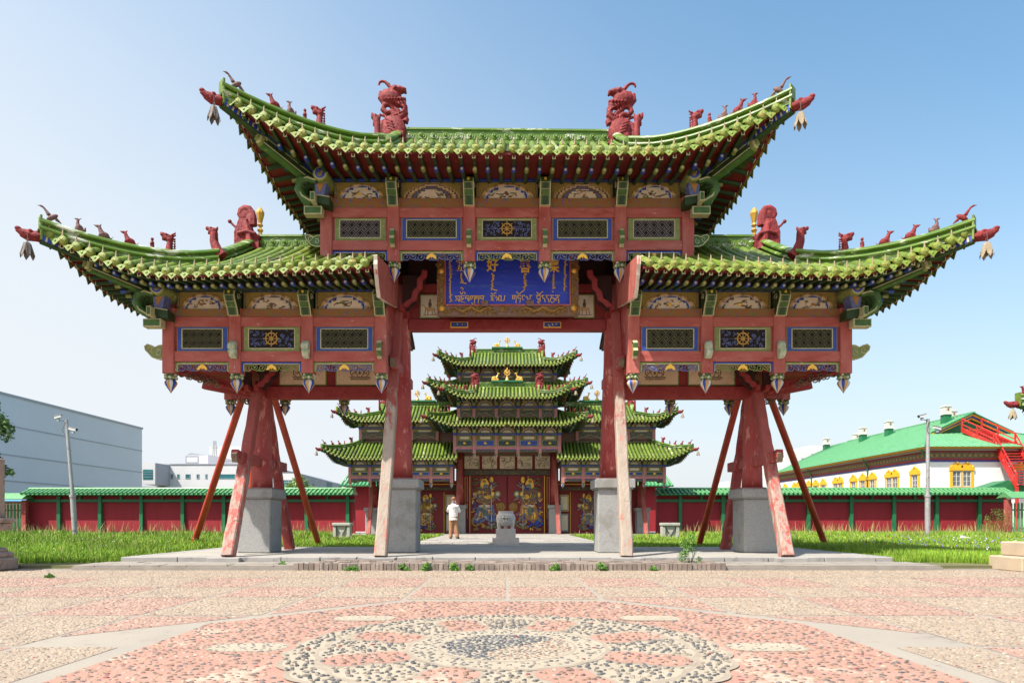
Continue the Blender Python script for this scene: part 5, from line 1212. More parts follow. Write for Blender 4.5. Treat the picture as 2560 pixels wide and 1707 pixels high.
for side in (-1, 1):
    for (ya, yb, dens, h0) in ((13.0, 15.5, 1400, .20), (15.5, 19, 850, .225), (19, 26, 340, .25), (26, 38, 150, .28)):
        area = 0; xa = 3.6 if ya >= 19 else 8.55; xb = yb*.85+1.5; n = int((xb-xa)*(yb-ya)*dens); x = rng.uniform(xa, xb, n)*side; y = rng.uniform(ya, yb, n)
        edge = 13.35 if side < 0 else 13.2
        k = (y > edge + .25*noise2(x, y, 3) + np.where(np.abs(x) < 10.2, (10.2-np.abs(x))*.35, 0)) & ~((y > 36.2) & (np.abs(x) < 11.2)) & ~((y < 19.4) & (np.abs(x) < 8.5)) & (np.abs(x) > 3.5 + (.5*noise2(x,y,1.3)))
        for cx_, cy_ in ((-7.8,30),(7.75,30)): k &= np.hypot(x-cx_, y-cy_) > .5
        x, y = x[k], y[k]; n = len(x); nn = noise2(x, y, .9); h = h0*rng.uniform(.55,1.25,n)*(1+.3*nn); h = np.where(np.hypot((np.abs(x)-8.5).clip(0), 0) < .4, h*.6, h)
        t = rng.random((n,1)); g = np.array([[.095,.225,.012]])*(1-t)+np.array([[.27,.39,.04]])*t; g = g*(1+.28*noise2(x, y, 1.9))[:,None]
        dry = rng.random(n) < .008+.012*(nn > .2); g[dry] = (.42,.36,.16)
        put(*blades(x, y, h, rng.uniform(.003,.006,n)*(1+(y-13)/6), g, .42))
        m = int(n*(.003 if yb < 27 else .018)); i = rng.integers(0, n, m); put(*blades(x[i]+.02, y[i], h[i]*rng.uniform(1.3,2.1,m), np.full(m,.004)*(1+(y[i]-13)/8), np.tile(np.array([[.40,.30,.15]]), (m,1))*rng.uniform(.7,1.2,(m,1)), .2))
# tall seed heads along the wall
n = 1500; x = rng.uniform(9, 34, n)*rng.choice([-1,1], n); y = rng.uniform(35.2, 37.3, n); put(*blades(x, y, rng.uniform(.4,.95,n), np.full(n,.014), np.tile(np.array([[.38,.30,.13]]),(n,1))*rng.uniform(.6,1.2,(n,1))+rng.uniform(0,.06,(n,1))*np.array([[0,1,0]]), .25))
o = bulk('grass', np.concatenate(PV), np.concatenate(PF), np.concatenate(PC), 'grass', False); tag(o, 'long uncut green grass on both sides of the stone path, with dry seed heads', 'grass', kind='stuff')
# wild flowers on the right lawn
PV, PF, PC = [], [], []; off = 0
def heads(x, y, z, r, col):
    n = len(x); a = np.arange(6)*PI/3; V = np.concatenate([np.stack([x[:,None]+r[:,None]*np.cos(a), y[:,None]+r[:,None]*np.sin(a)*.6, z[:,None]+r[:,None]*np.sin(a)*.8], 2), np.stack([x, y-r*.4, z+r*.3], 1)[:,None]], 1)
    b0 = (np.arange(n)*7)[:,None]; F = np.concatenate([b0+np.array([[i,(i+1)%6,6]]) for i in range(6)]); put(V.reshape(-1,3), F, np.tile(col,(6,1)))
n = 420; x = rng.uniform(9.5, 19, n); y = rng.uniform(14.2, 23, n); pal = np.array([(.70,.50,.03),(.72,.55,.05),(.18,.10,.45),(.24,.12,.5),(.7,.7,.66)])
i = np.where(x/y > .62, rng.choice([2,3,3,0,4], n), rng.choice([0,1,1,0,4,2], n)); heads(x, y, rng.uniform(.14,.28,n), rng.uniform(.011,.022,n), pal[i])
n = 60; x = -rng.uniform(9.5, 19, n); y = rng.uniform(14.2, 24, n); heads(x, y, rng.uniform(.14,.24,n), rng.uniform(.008,.013,n), pal[rng.choice([0,4,4], n)])
o = bulk('wildflowers', np.concatenate(PV), np.concatenate(PF), np.concatenate(PC), 'leaf', False); tag(o, 'tiny yellow, violet and white wildflowers dotted through the lawn grass', 'wildflowers', kind='stuff')
# leafy weeds
def leafclump(parent, name, c, r, n, size, cols, mname='leaf', flat=1.0, hollow=.0, blobs=None):
    c = np.array(c); 
    if blobs is None: blobs = [(c, r)]
    ws = np.array([bb[1]**2.2 for bb in blobs]); ws /= ws.sum(); ids = rng.choice(len(blobs), n, p=ws)
    bc = np.array([np.array(bb[0]) for bb in blobs])[ids]; br = np.array([bb[1] for bb in blobs])[ids]
    d = rng.normal(size=(n,3)); d /= np.linalg.norm(d, axis=1)[:,None]; p = bc + d*(br*(rng.random(n)**.45))[:,None]*np.array([1,1,flat])
    u = rng.normal(size=(n,3)); u /= np.linalg.norm(u, axis=1)[:,None]; v = np.cross(u, rng.normal(size=(n,3))); v /= np.linalg.norm(v, axis=1)[:,None]
    s = size*rng.uniform(.6,1.3,n)[:,None]; V = np.stack([p-u*s, p-v*s*.45, p+u*s, p+v*s*.45], 1).reshape(-1,3)
    b0 = (np.arange(n)*4)[:,None]; F = b0+np.array([[0,1,2,3]]); t = rng.random((n,1)); C = np.array(cols[0])*(1-t)+np.array(cols[1])*t; C = C*(1+.25*np.sin(ids*2.4))[:,None]
    o = bulk(name, V, F, C, mname, False)
    if parent: o.parent = parent; o.matrix_parent_inverse = Matrix.Translation(-wl(parent))
    return o
def weed(x, y, r, h, z, label, name='weed', n=None, group='weeds along the brick edging'):
    t = thing(name, (x, y, z), label, 'weed', group); g = MB()
    for i in range(7): a = random.uniform(0,6.28); g.tube([(x,y,z),(x+math.cos(a)*r*.5, y+math.sin(a)*r*.4, z+h*random.uniform(.5,1))], .005, 'green_paint', 4)
    g.build('stem', t); leafclump(t, 'foliage', (x,y,z+h*.5), r, n or int(260*r/.15), .022, ((.05,.17,.015),(.16,.32,.04)), blobs=[((x+random.uniform(-r,r)*.85*(1-q/14), y+random.uniform(-r,r)*.4, z+h*q/9.), r*random.uniform(.18,.38)) for q in range(1, 10)])
K = [(-2.05,12.5,.16,.12,'low'),(-1.55,12.48,.2,.14,'wide'),(-1.05,12.5,.18,.12,'dense'),(-.75,12.5,.13,.11,'small'),(-3.05,12.5,.2,.08,'flat'),(.95,12.5,.2,.10,'loose'),(1.85,12.48,.2,.13,'round'),(2.9,12.5,.12,.08,'sparse')]
pl = ['left end of the green row','second from the left in the green row','third in the green row, under the gate centre line','right end of the green row','alone to the left of the green row','first to the right of the gate centre line','below the gap between centre and right inner brace','just right of the right inner brace']
for (x, y, r, h, ad), d in zip(K, pl): weed(x, y, r, h, -.2, f'{ad} weed clump, {d}')
weed(3.75, 12.95, .30, .55, -.12, 'tall leafy weed growing out of the brick edging near the right side', n=800)
weed(-4.6, 12.9, .12, .1, -.16, 'small green tuft on the slabs below the left inner brace')
weed(-5.6, 12.7, .12, .07, -.19, 'flat green tuft on the slabs between the two left braces')
weed(-7.9, 10.9, .1, .05, -.19, 'lone green tuft on the pebble plaza at the left')
weed(27.2, 35.3, 1.3, 1.3, -.12, 'tall wispy green bush against the red wall by the picket fence', n=2600)
# ------------------------------------------------------------------ perimeter walls
def wallrun(x0, x1, label, sp, first):
    t = thing('perimeter_wall', ((x0+x1)/2, 38, 0), label, 'wall'); y = 38.0
    b = MB(); b.bx(x0, x1, y+.10, y+.35, -.2, 2.35, 'wall_red'); b.build('wall_body', t)
    x = first
    while x < x1:
        if x > x0:
            b = MB(); b.bx(x-.10, x+.10, y-.06, y+.12, -.15, 2.33, 'wall_green'); b.build('wall_post', t)
            m = x+sp/2
            if m < x1: b = MB(); b.bx(m-.07, m+.07, y-.0, y+.12, 2.04, 2.33, 'wall_green'); b.build('short_post', t)
        x += sp
    b = MB(); b.bx(x0, x1, y-.02, y+.13, 1.90, 2.05, 'wall_green'); b.bx(x0, x1, y-.10, y+.15, 2.27, 2.36, 'wall_green'); b.build('rail', t)
    b = MB(); b.grid([[(x0,y-.52,2.36),(x1,y-.52,2.36)],[(x0,y+.22,2.66),(x1,y+.22,2.66)],[(x0,y+.96,2.36),(x1,y+.96,2.36)]], 'wall_tile', False); b.grid([[(x0,y-.52,2.33),(x1,y-.52,2.33)],[(x0,y+.2,2.34),(x1,y+.2,2.34)]], 'wall_green', False)
    x = x0+.1
    while x < x1:
        b.tube([(x,y-.55,2.38),(x,y+.2,2.69)], .062, 'wall_tile', 6); b.tube([(x,y-.56,2.38),(x,y-.54,2.385)], .075, 'wall_green', 6)
        b.box((x+.13,y-.53,2.335), (.16,.03,.06), 'wall_tile'); x += .262
    b.tube([(x0,y+.22,2.70),(x1,y+.22,2.70)], .085, 'wall_tile', 8); b.build('tile_coping', t)
    return t
wallrun(-28.9, -9.2, 'dark red perimeter wall with green posts and tiled coping left of the gates', 2.48, -28.9+1.95)
wallrun(9.0, 30.1, 'dark red perimeter wall with green posts and tiled coping right of the gates', 2.57, 9.0+1.4)
def picket(x0, x1, y, label, red):
    t = thing('picket_fence', ((x0+x1)/2, y, 0), label, 'fence'); x = x0+.2
    while x < x1:
        b = MB(); b.bx(x-.05, x+.05, y-.02, y+.02, -.1, 1.72, 'wall_tile' if not red else 'wall_green'); b.add([(x-.05,y-.02,1.72),(x+.05,y-.02,1.72),(x,y-.02,1.80),(x-.05,y+.02,1.72),(x+.05,y+.02,1.72),(x,y+.02,1.80)], [(0,1,2),(3,5,4),(0,2,5,3),(1,4,5,2)], 'wall_tile'); b.build('picket', t); x += .2
    b = MB(); b.bx(x0, x1, y+.02, y+.08, .3, .38, 'red_col'); b.bx(x0, x1, y+.02, y+.08, 1.35, 1.43, 'red_col'); b.build('rail', t)
    for xx in (x0, x1): b = MB(); b.bx(xx-.12, xx+.12, y-.1, y+.14, -.1, 2.0, 'red_col'); b.build('fence_post', t)
    b = MB(); b.ext([(y-.5,2.05),(y+.05,2.42),(y+.6,2.05),(y+.05,2.10)], 'yz', x0-.2, x1+.2, 'wall_tile'); b.build('fence_roof', t)
picket(28.2, 31.4, 35.6, 'green picket fence with red posts at the right end of the wall', False)
picket(-33.5, -28.7, 37.6, 'dark picket fence at the left end of the red wall', True)
# ------------------------------------------------------------------ lamp/camera poles
def pole(x, y, h, label, sx, lean=0):
    t = thing('camera_pole', (x, y, -.1), label, 'pole'); b = MB(); b.tube([(x,y,-.12),(x+lean*.3,y,2.0)], .115, 'galv', 12); b.tube([(x+lean*.3,y,1.9),(x+lean*.3,y,2.02)], .14, 'galv', 12); b.tube([(x+lean*.3,y,2.0),(x+lean,y,h)], [.085,.075], 'galv', 12); b.build('mast', t)
    for k, (dx, dz, cr) in enumerate(((-.22*sx, -.02, -1), (.25*sx, -.42, 1))):
        b = MB(); X = x+lean; b.tube([(X,y,h+dz-.08),(X+dx,y,h+dz)], .02, 'galv', 6); c = (X+dx*1.5, y-.1, h+dz+(.15 if k == 0 else -.03)); rt = Matrix.Rotation(.25*sx*cr, 3, 'Y')
        b.box(c, (.34,.12,.11), 'panel_white', rt); b.box((c[0], c[1], c[2]+.07), (.38,.15,.02), 'galv', rt); b.box((c[0]+.18*cr*sx, c[1], c[2]-.02), (.03,.12,.10), 'dark', rt); b.box((c[0], c[1]+.02, c[2]-.14), (.1,.1,.12), 'metal_line'); b.build('camera', t)
    b = MB(); b.tube([(x+lean,y-.08,h-.1),(x+lean-.12*sx,y-.1,h-.5),(x+lean-.02,y-.09,h-.7)], .012, 'wire', 5); b.build('cable', t)
pole(-20.5, 30, 5.55, 'slightly leaning grey pole with two cameras in front of the left wall', 1, -.42)
pole(19.95, 30, 5.6, 'straight grey pole with two cameras in front of the right wall', 1, .02)
# ------------------------------------------------------------------ buildings beyond the wall
def win(parent, x, z, w_, h, y, nrm, fr=.06, cross=True, fm='white_paint', gm='glass'):
    """window in a wall; nrm 'y-' faces the camera side, 'x-' faces left (x,y swapped)"""
    f = (lambda a, d, c: (a, y+d, c)) if nrm == 'y-' else ((lambda a, d, c: (y+d, a, c)) if nrm == 'x-' else (lambda a, d, c: (y-d, a, c)))
    def bb(b, a0, a1, d0, d1, z0, z1, m): p, q = f(a0, d0, z0), f(a1, d1, z1); b.bx(p[0], q[0], p[1], q[1], min(p[2], q[2]), max(p[2], q[2]), m)
    b = MB(); a0, a1 = x-w_/2, x+w_/2
    bb(b, a0, a0+fr, -.05, .03, z, z+h, fm); bb(b, a1-fr, a1, -.05, .03, z, z+h, fm); bb(b, a0+fr, a1-fr, -.05, .03, z, z+fr, fm); bb(b, a0+fr, a1-fr, -.05, .03, z+h-fr, z+h, fm)
    if cross: bb(b, x-fr*.35, x+fr*.35, -.04, .03, z+fr, z+h-fr, fm); bb(b, a0+fr, a1-fr, -.035, .03, z+h*.62, z+h*.62+fr*.7, fm); bb(b, a0+fr, a1-fr, -.03, .03, z+h*.32, z+h*.32+fr*.4, fm)
    o = b.build('window', parent); g = MB(); bb(g, a0+fr*.5, a1-fr*.5, -.012, .02, z+fr*.5, z+h-fr*.5, gm); g.build('pane', o); return o, bb
PAL_ = thing('palace_house', (36.6, 58, 0), 'white house with bright green metal roof and yellow carved window frames', 'house')
XA, XC, YA, YZ_ = 30.65, 36.65, 46.0, 71.5; XB = 2*XC-XA
b = MB(); b.bx(XA, XB, YA, YZ_, -.2, 5.05, 'stucco'); b.build('wall', PAL_)
b = MB()
for z0, z1, m, e in ((5.05,5.17,'blue',.03),(5.17,5.32,'red_deep',.05),(5.32,5.74,'frieze_brown',.04),(5.74,5.86,'red_deep',.06),(5.86,5.98,'metal_line',.20)): b.bx(XA-e, XB+e, YA-e, YZ_+e, z0, z1, m)
for i in range(60): b.box((XA-.05, lerp(YA,YZ_,(i+.5)/60), 5.52), (.03,.18,.16), 'ochre'); 
for i in range(30): b.box((lerp(XA,XB,(i+.5)/30), YA-.05, 5.52), (.18,.03,.16), 'ochre')
b.bx(XA-.5, XB+.5, YA-.5, YZ_+.5, 6.0, 6.11, 'yellow'); b.build('cornice', PAL_)
b = MB(); e = .62; z0, zg, zr = 6.10, 7.75, 9.25; yg = 50.2
q = (zg-z0)/(zr-z0); gx0 = lerp(XA-e, XC, q); gx1 = 2*XC-gx0; yf_ = yg-.0
def gy(z): return lerp(YA-e, yg, (z-z0)/(zg-z0))
A = [(XA-e,YA-e,z0),(XB+e,YA-e,z0),(gx1,yg,zg),(gx0,yg,zg)]; b.add(A, [(0,1,2,3)], 'roof_green')
b.add([(XA-e,YA-e,z0),(gx0,yg,zg),(gx0,yg-.5,zg),(XC,yg-.5,zr),(XC,YZ_-3.5,zr),(XA-e,YZ_+e,z0)], [(0,1,2,3,4,5)], 'roof_green')
b.add([(XB+e,YA-e,z0),(gx1,yg,zg),(gx1,yg-.5,zg),(XC,yg-.5,zr),(XC,YZ_-3.5,zr),(XB+e,YZ_+e,z0)], [(0,1,2,3,4,5)], 'roof_green'); b.add([(XA-e,YZ_+e,z0),(XB+e,YZ_+e,z0),(XC,YZ_-3.5,zr)], [(0,1,2)], 'roof_green')
n = 62   # standing seams
for i in range(n):
    y = lerp(YA+.2, YZ_, i/n); 
    t1 = 1 if y > yg-.4 else max(.05, (y-(YA-e))/(yg-(YA-e))*q); t1 = min(t1, 1); b.bar((XA-e, y, z0+.01), (lerp(XA-e,XC,t1), y, lerp(z0,zr,t1)+.01), .03, .05, 'roof_green')
for i in range(26):
    x = lerp(XA, XB, (i+.5)/26); d = abs(x-XC); t1 = 1 if d < XC-gx0 else max(.05, 1-(d-(XC-gx0))/((gx0-(XA-e)))); b.bar((x, YA-e, z0+.01), (x, lerp(YA-e,yg,t1), lerp(z0,zg,t1)+.01), .03, .05, 'roof_green')
b.bar((XC,yg-.6,zr+.03),(XC,YZ_-3.5,zr+.03), .22, .10, 'roof_green'); b.bar((XA-e,YA-e,z0+.04),(gx0,yg,zg+.04), .12,.08,'wall_green'); b.bar((XB+e,YA-e,z0+.04),(gx1,yg,zg+.04), .12,.08,'wall_green')
RF = b.build('roof', PAL_)
b = MB(); b.add([(gx0+.3,yg-.05,zg),(gx1-.3,yg-.05,zg),(XC,yg-.05,zr-.2)], [(0,1,2)], 'wall_green')
for s in (-1, 1):
    for k, m in ((0,'wall_green'),(.14,'yellow'),(.28,'blue'),(.40,'yellow')): b.bar((XC,yg-.5+k*.6,zr-.02-k),(XC+s*(XC-gx0),yg-.5+k*.6,zg-.02-k*.8), .10, .12, m, up=(0,1,0))
b.build('gable', PAL_)
for i, (S_, zt, sc) in enumerate(((2365,1014,1.25),(2222,1052,1.05),(2157,1068,1),(2066,1095,.9),(2140,1084,.8),(2380,1026,.9))):
    # chimney positions from their bearing along the left slope
    kx = (S_-1268)/1580; xc_ = XC-1.1 if i < 4 else XC+1.2; y = xc_/kx; top = (1300-zt)/1580*y+.8; base = 8.6
    b = MB(); u_ = .27; b.bx(xc_-u_, xc_+u_, y-u_, y+u_, base-1, top-.72, 'wall_green'); b.bx(xc_-.27, xc_+.27, y-.27, y+.27, top-.72, top-.10, 'white_paint'); b.bx(xc_-.35, xc_+.35, y-.34, y+.34, top-.75, top-.66, 'white_paint'); b.bx(xc_-.31, xc_+.31, y-.31, y+.31, top-.12, top-.03, 'white_paint'); b.bx(xc_-.2, xc_+.2, y-.2, y+.2, top-.03, top+.03, 'white_paint'); b.bx(xc_-.07, xc_+.07, y-.285, y-.26, top-.42, top-.22, 'cap_brown'); b.build('chimney', RF)
def fancy(x, w_, h, z, y, nrm, dbl):
    o, bb = win(PAL_, x - (w_*.26 if dbl else 0), z, w_*(.44 if dbl else .8), h, y, nrm)
    if dbl: win(PAL_, x+w_*.26, z, w_*.44, h, y, nrm)
    g = MB(); a0, a1 = x-w_/2-.12, x+w_/2+.12
    bb(g, a0, a0+.17, -.08, .02, z-.1, z+h+.1, 'yellow'); bb(g, a1-.17, a1, -.08, .02, z-.1, z+h+.1, 'yellow'); bb(g, a0-.05, a1+.05, -.12, .02, z-.25, z-.06, 'yellow'); bb(g, a0-.06, a1+.06, -.12, .02, z+h+.02, z+h+.22, 'yellow')
    if dbl: bb(g, x-.05, x+.05, -.07, .02, z, z+h, 'yellow')
    n = 14; cen = [x-w_*.25, x+w_*.25] if dbl else [x]; r = w_*.30 if dbl else w_*.55
    f = {'y-': (lambda a, d, c: (a, y+d, c)), 'x-': (lambda a, d, c: (y+d, a, c))}[nrm]
    for cx_ in cen:
        pts = [(cx_+r*math.cos(PI*i/n), z+h+.2+.36*math.sin(PI*i/n)**.7) for i in range(n+1)]; vs = [f(a, -.09, c) for a, c in pts]+[f(a, .02, c) for a, c in pts]
        g.add(vs, [tuple(range(n+1)), tuple(range(2*n+1, n, -1))]+[(i, i+1, n+2+i, n+1+i) for i in range(n)], 'yellow')
        g.ell(f(cx_, -.09, z+h+.58), (.09,.09,.10), 'yellow', 6, 4)
    for sgn in (a0+.05, a1-.05): g.ell(f(sgn, -.08, z-.3), (.09,.09,.13), 'yellow', 6, 4); g.ell(f(sgn, -.08, z+h+.28), (.08,.08,.1), 'yellow', 6, 4)
    g.build('window_surround', o)
for v, dbl in ((1062,0),(882,1),(729,0),(653,0),(579,0),(458,1),(343,0),(284,0),(228,0),(130,1),(45,0)):
    S_ = 1950+v/3.136; fancy(XA*1580/(S_-1268), 1.55 if dbl else .85, 1.15, 3.05, XA, 'x-', dbl)
fancy(33.05, 1.45, 1.15, 3.25, YA, 'y-', 1); fancy(37.6, 1.45, 1.15, 3.25, YA, 'y-', 1)
for y in (46.6-.55+YA-46, 53.6, 63.5): b = MB(); b.tube([(XA-.5,y,5.95),(XA-.1,y,5.3),(XA-.1,y,-.2)], .06, 'wall_green', 7); b.build('drainpipe', PAL_)
# red outside stair up to the gable
ST = thing('red_stair', (38, 45, 0), 'steep red wooden stair with railings climbing to the green gable', 'stair')
def SP(S_, y_, Y): return Vector(((S_-1268)/1580*Y, Y, .8+(1300-y_)/1580*Y))
p0, p1, p2 = SP(2405,1074,49.6), SP(2485,1112,46.2), SP(2542,1216,44.0); wv = Vector((1.5, 0, .35))
wv = Vector((1.55,.0,.0))
for nm, pa, pb in (('stair_stringer', p0, p1), ('stair_stringer', p1, p2)):
    for k in (0, 1): b = MB(); b.bar(pa+wv*k, pb+wv*k, .10, .30, 'red_gloss'); b.build(nm, ST)
for pa, pb, n in ((p0,p1,12),(p1,p2,15)):
    for i in range(n): c = pa.lerp(pb, (i+.5)/n); b = MB(); b.box(c+wv*.5+Vector((0,0,.05)), (1.45,.28,.05), 'red_gloss'); b.build('tread', ST)
for k in (0, 1):
    for pa, pb in ((p0,p1),(p1,p2)):
        b = MB(); u = Vector((0,0,.85)); b.bar(pa+wv*k+u, pb+wv*k+u, .07, .07, 'red_gloss'); b.bar(pa+wv*k+u*.5, pb+wv*k+u*.5, .06, .06, 'red_gloss')
        for q in ((pa, pa.lerp(pb,.5)) if pa is p0 else (pa, pa.lerp(pb,.5), pb)): b.bar(q+wv*k, q+wv*k+u*1.08, .09, .09, 'red_gloss', up=(0,1,0))
        b.build('railing', ST)
b = MB(); b.bar(p2, Vector((p2.x, p2.y, -.2)), .15, .15, 'red_gloss', up=(0,1,0)); b.bar(p2+wv, Vector((p2.x+wv.x, p2.y, -.2)), .15, .15, 'red_gloss', up=(0,1,0)); b.bar(p1, Vector((p1.x, p1.y, -.2)), .12, .12, 'red_gloss', up=(0,1,0)); b.bar(p1+wv, Vector((p1.x+wv.x, p1.y, -.2)), .12, .12, 'red_gloss', up=(0,1,0)); b.build('support_post', ST)
b = MB(); x, y = p2.x-.9, 45.0; b.add([(x-2.0,y-.6,2.75),(x+3.2,y-.6,2.75),(x+.6,y-.6,3.6),(x-2.0,y+.8,2.75),(x+3.2,y+.8,2.75),(x+.6,y+.8,3.6)], [(0,1,2),(3,5,4),(0,2,5,3),(1,4,5,2),(0,3,4,1)], 'wall_green'); b.bx(x-1.7,x+2.9,y-.4,y+.7,-.2,2.75,'stucco'); o = b.build('porch'); o['label'] = 'low green gabled porch roof behind the wall, under the red stair'; o['category'] = 'porch'
# grey hall on the left
t = thing('grey_hall', (-70, 75, 0), 'huge windowless grey-blue metal clad hall beyond the left wall', 'building')
b = MB(); b.bx(-110, -52, 40, 90, -.3, 13.75, 'metal_grey'); b.build('cladding', t)
b = MB(); b.bx(-110.1, -51.88, 39.9, 90.12, 13.75, 13.98, 'metal_line')
for z in (10.6, 7.55, 4.85): b.bx(-110.02, -51.95, 39.98, 90.02, z, z+.12, 'metal_line')
b.build('trim', t)
b = MB(); b.add([(-44,52,2.4),(-29,52,2.4),(-29,62,3.5),(-44,62,3.5),(-44,52,-.2),(-29,52,-.2),(-29,62,-.2),(-44,62,-.2)], [(0,1,2,3),(4,5,1,0),(5,6,2,1),(7,4,0,3)], 'panel_white'); b.f = b.f[:1]; b.m = b.m[:1]; b.s = b.s[:1]; b.bx(-44.1, -29.1, 52.1, 61.9, -.2, 2.35, 'frieze_brown'); b.bx(-44.1, -29.1, 61.7, 61.9, 2.35, 3.45, 'frieze_brown'); o = b.build('shed'); o['label'] = 'low shed with a bright blue tin roof behind the left wall'; o['category'] = 'shed'; SHED = o
mat('tin_blue', (.12,.38,.72), (.10,.33,.65), 2, .4, 0); SHED.data.materials[0] = MATS['tin_blue']
# white office block behind the left wall
t = thing('office_block', (-45, 100, 0), 'low white modern office block with teal window strips behind the left wall', 'building')
def ob(name, x0, x1, y0, y1, z0, z1, m): b = MB(); b.bx(x0, x1, y0, y1, z0, z1, m); return b.build(name, t)
def X1(S_, Y=100): return (S_-1268)/1580*Y
ob('main_wing', X1(404), X1(640), 100, 125, -.3, 9.6, 'panel_white'); ob('roof_edge', X1(404)-.1, X1(640)+.1, 99.9, 125, 9.6, 9.75, 'panel_grey')
ob('projecting_bay', X1(353,96), X1(388,96), 96, 110, 6.25, 9.5, 'panel_white'); ob('bay_side', X1(388,96), X1(388,96)+.1, 96.05, 101, 6.25, 9.5, 'panel_grey'); ob('bay_glass', X1(353,96)+.3, X1(382,96), 95.95, 96.3, 7.0, 8.5, 'glass_teal')
ob('shaded_recess', X1(353,100), X1(412,100), 100, 108, -.3, 6.2, 'panel_grey')  # recess below the bay, its shadow put into the grey colour
for i in range(3): ob('glazing_bar', X1(353,96)+.3, X1(382,96), 95.9, 96.0, 7.3+i*.4, 7.34+i*.4, 'metal_line')
b = MB(); x0, x1 = X1(464,108), X1(520,108); b.bx(x0, x1, 108, 125, 9.6, 11.9, 'panel_white'); b.add([(x0,108,11.9),(x1,108,11.9),(x1,125,11.9),(x0,125,11.9),((x0+x1)/2-1,108,12.3),((x0+x1)/2-1,125,12.3)], [(0,1,4),(0,4,5,3),(1,2,5,4)], 'panel_grey'); b.build('roof_house', t)
b = MB(); x2 = X1(600,108); b.bx(x1, x2, 108, 125, 9.6, 10.9, 'panel_grey'); b.add([(x1,108,12.0),(x2,108,10.95),(x2,125,10.95),(x1,125,12.0),(x1,108,10.9)], [(0,1,4),(0,1,2,3)], 'panel_grey'); b.build('sloped_roof_house', t)
ob('tower', X1(523,120), X1(606,120), 120, 135, 9, 14.8, 'panel_white'); b = MB(); x = X1(537,118)
for s in (-.5,0,.5): b.tube([(x+s,118,11),(x+s*.4,118,15.6)], .07, 'galv', 4)
b.bx(x-.6,x+.6,117.9,118.1,14.3,14.4,'galv'); b.build('roof_mast', t)
for S_, w_ in ((413,.42),(430,.42),(446,.45),(470,.8),(495,.45),(516,.35)): win(t, X1(S_), 7.35, w_, .75, 100, 'y-', .08, False, 'panel_grey', 'glass_teal')
win(t, X1(562), 7.35, 3.3, .75, 100, 'y-', .06, False, 'panel_grey', 'glass_teal'); win(t, X1(480,108), 10.6, 2.2, 1.2, 108, 'y-', .15, False, 'panel_grey', 'panel_white')
t = thing('office_annex', (-30, 90, 0), 'white and grey office annex with a glazed corner behind the wall left of the gatehouse', 'building')
ob('front_wall', X1(690,92), X1(744,92), 92, 110, -.3, 7.6, 'panel_white'); win(t, X1(722,92), 5.6, 1.8, 1.1, 92, 'y-', .1, True, 'panel_grey', 'glass_teal')
b = MB(); a, c = Vector((X1(744,92),92,0)), Vector((X1(832,108),108,0)); n = (c-a).normalized().cross(Vector((0,0,1))); b.add([a+Vector((0,0,-.3)),c+Vector((0,0,-.3)),c+Vector((0,0,7.3)),a+Vector((0,0,7.7)),a+Vector((0,12,-.3)),c+Vector((0,6,-.3)),c+Vector((0,6,7.3)),a+Vector((0,12,7.7))], [(0,1,2,3),(3,2,6,7),(1,5,6,2)], 'panel_grey'); b.build('side_wall', t)
b = MB()
for i in range(10): p = a.lerp(c, .06+i*.056)+n*.06; q = a.lerp(c, .06+(i+.88)*.056)+n*.06; b.add([p+Vector((0,0,4.2)),q+Vector((0,0,4.2)),q+Vector((0,0,6.6-i*.04)),p+Vector((0,0,6.6-i*.04))], [(0,1,2,3)], 'glass_teal')
p = a.lerp(c, .82)+n*.07; q = c+n*.07; b.add([p+Vector((0,0,0)),q+Vector((0,0,0)),q+Vector((0,0,7.2)),p+Vector((0,0,7.3))], [(0,1,2,3)], 'glass_teal')
for i in range(5): e1 = p.lerp(q, i/5); b.bar(e1+n*.03, e1+n*.03+Vector((0,0,7.2)), .08, .08, 'metal_line', up=(0,1,0))
b.build('side_windows', t)
t = thing('tower_block', (75, 160, 0), 'tall pale office building far behind the green roofed house', 'building')
b = MB(); b.bx(66, 100, 150, 175, -.3, 17.3, 'panel_white'); b.bx(72, 92, 150.5, 170, 17.3, 18.6, 'panel_white'); b.build('facade', t)
for r_ in range(4):
    for i in range(11): x = 67.6+i*2.3; b = MB(); b.bx(x, x+(1.4 if i > 1 else .9), 149.9, 150.1, 2.6+r_*3.7, 5.4+r_*3.7 if i > 1 else 4.4+r_*3.7, 'glass'); b.build('window', t)
t = thing('low_white_block', (27, 120, 0), 'small distant white block above the wall right of the gatehouse', 'building')
b = MB(); b.bx(X1(1795,120), X1(1940,120), 120, 130, -.3, 6.2, 'panel_white'); b.bx(X1(1822,119), X1(1880,119), 119, 125, 4, 8.2, 'panel_white'); b.build('facade', t)
for i in range(9): x = X1(1800+i*15,120); b = MB(); b.bx(x, x+.6, 119.9-(1 if 1822 < 1800+i*15 < 1880 else 0), 120, 4.2, 5.4, 'glass'); b.build('window', t)
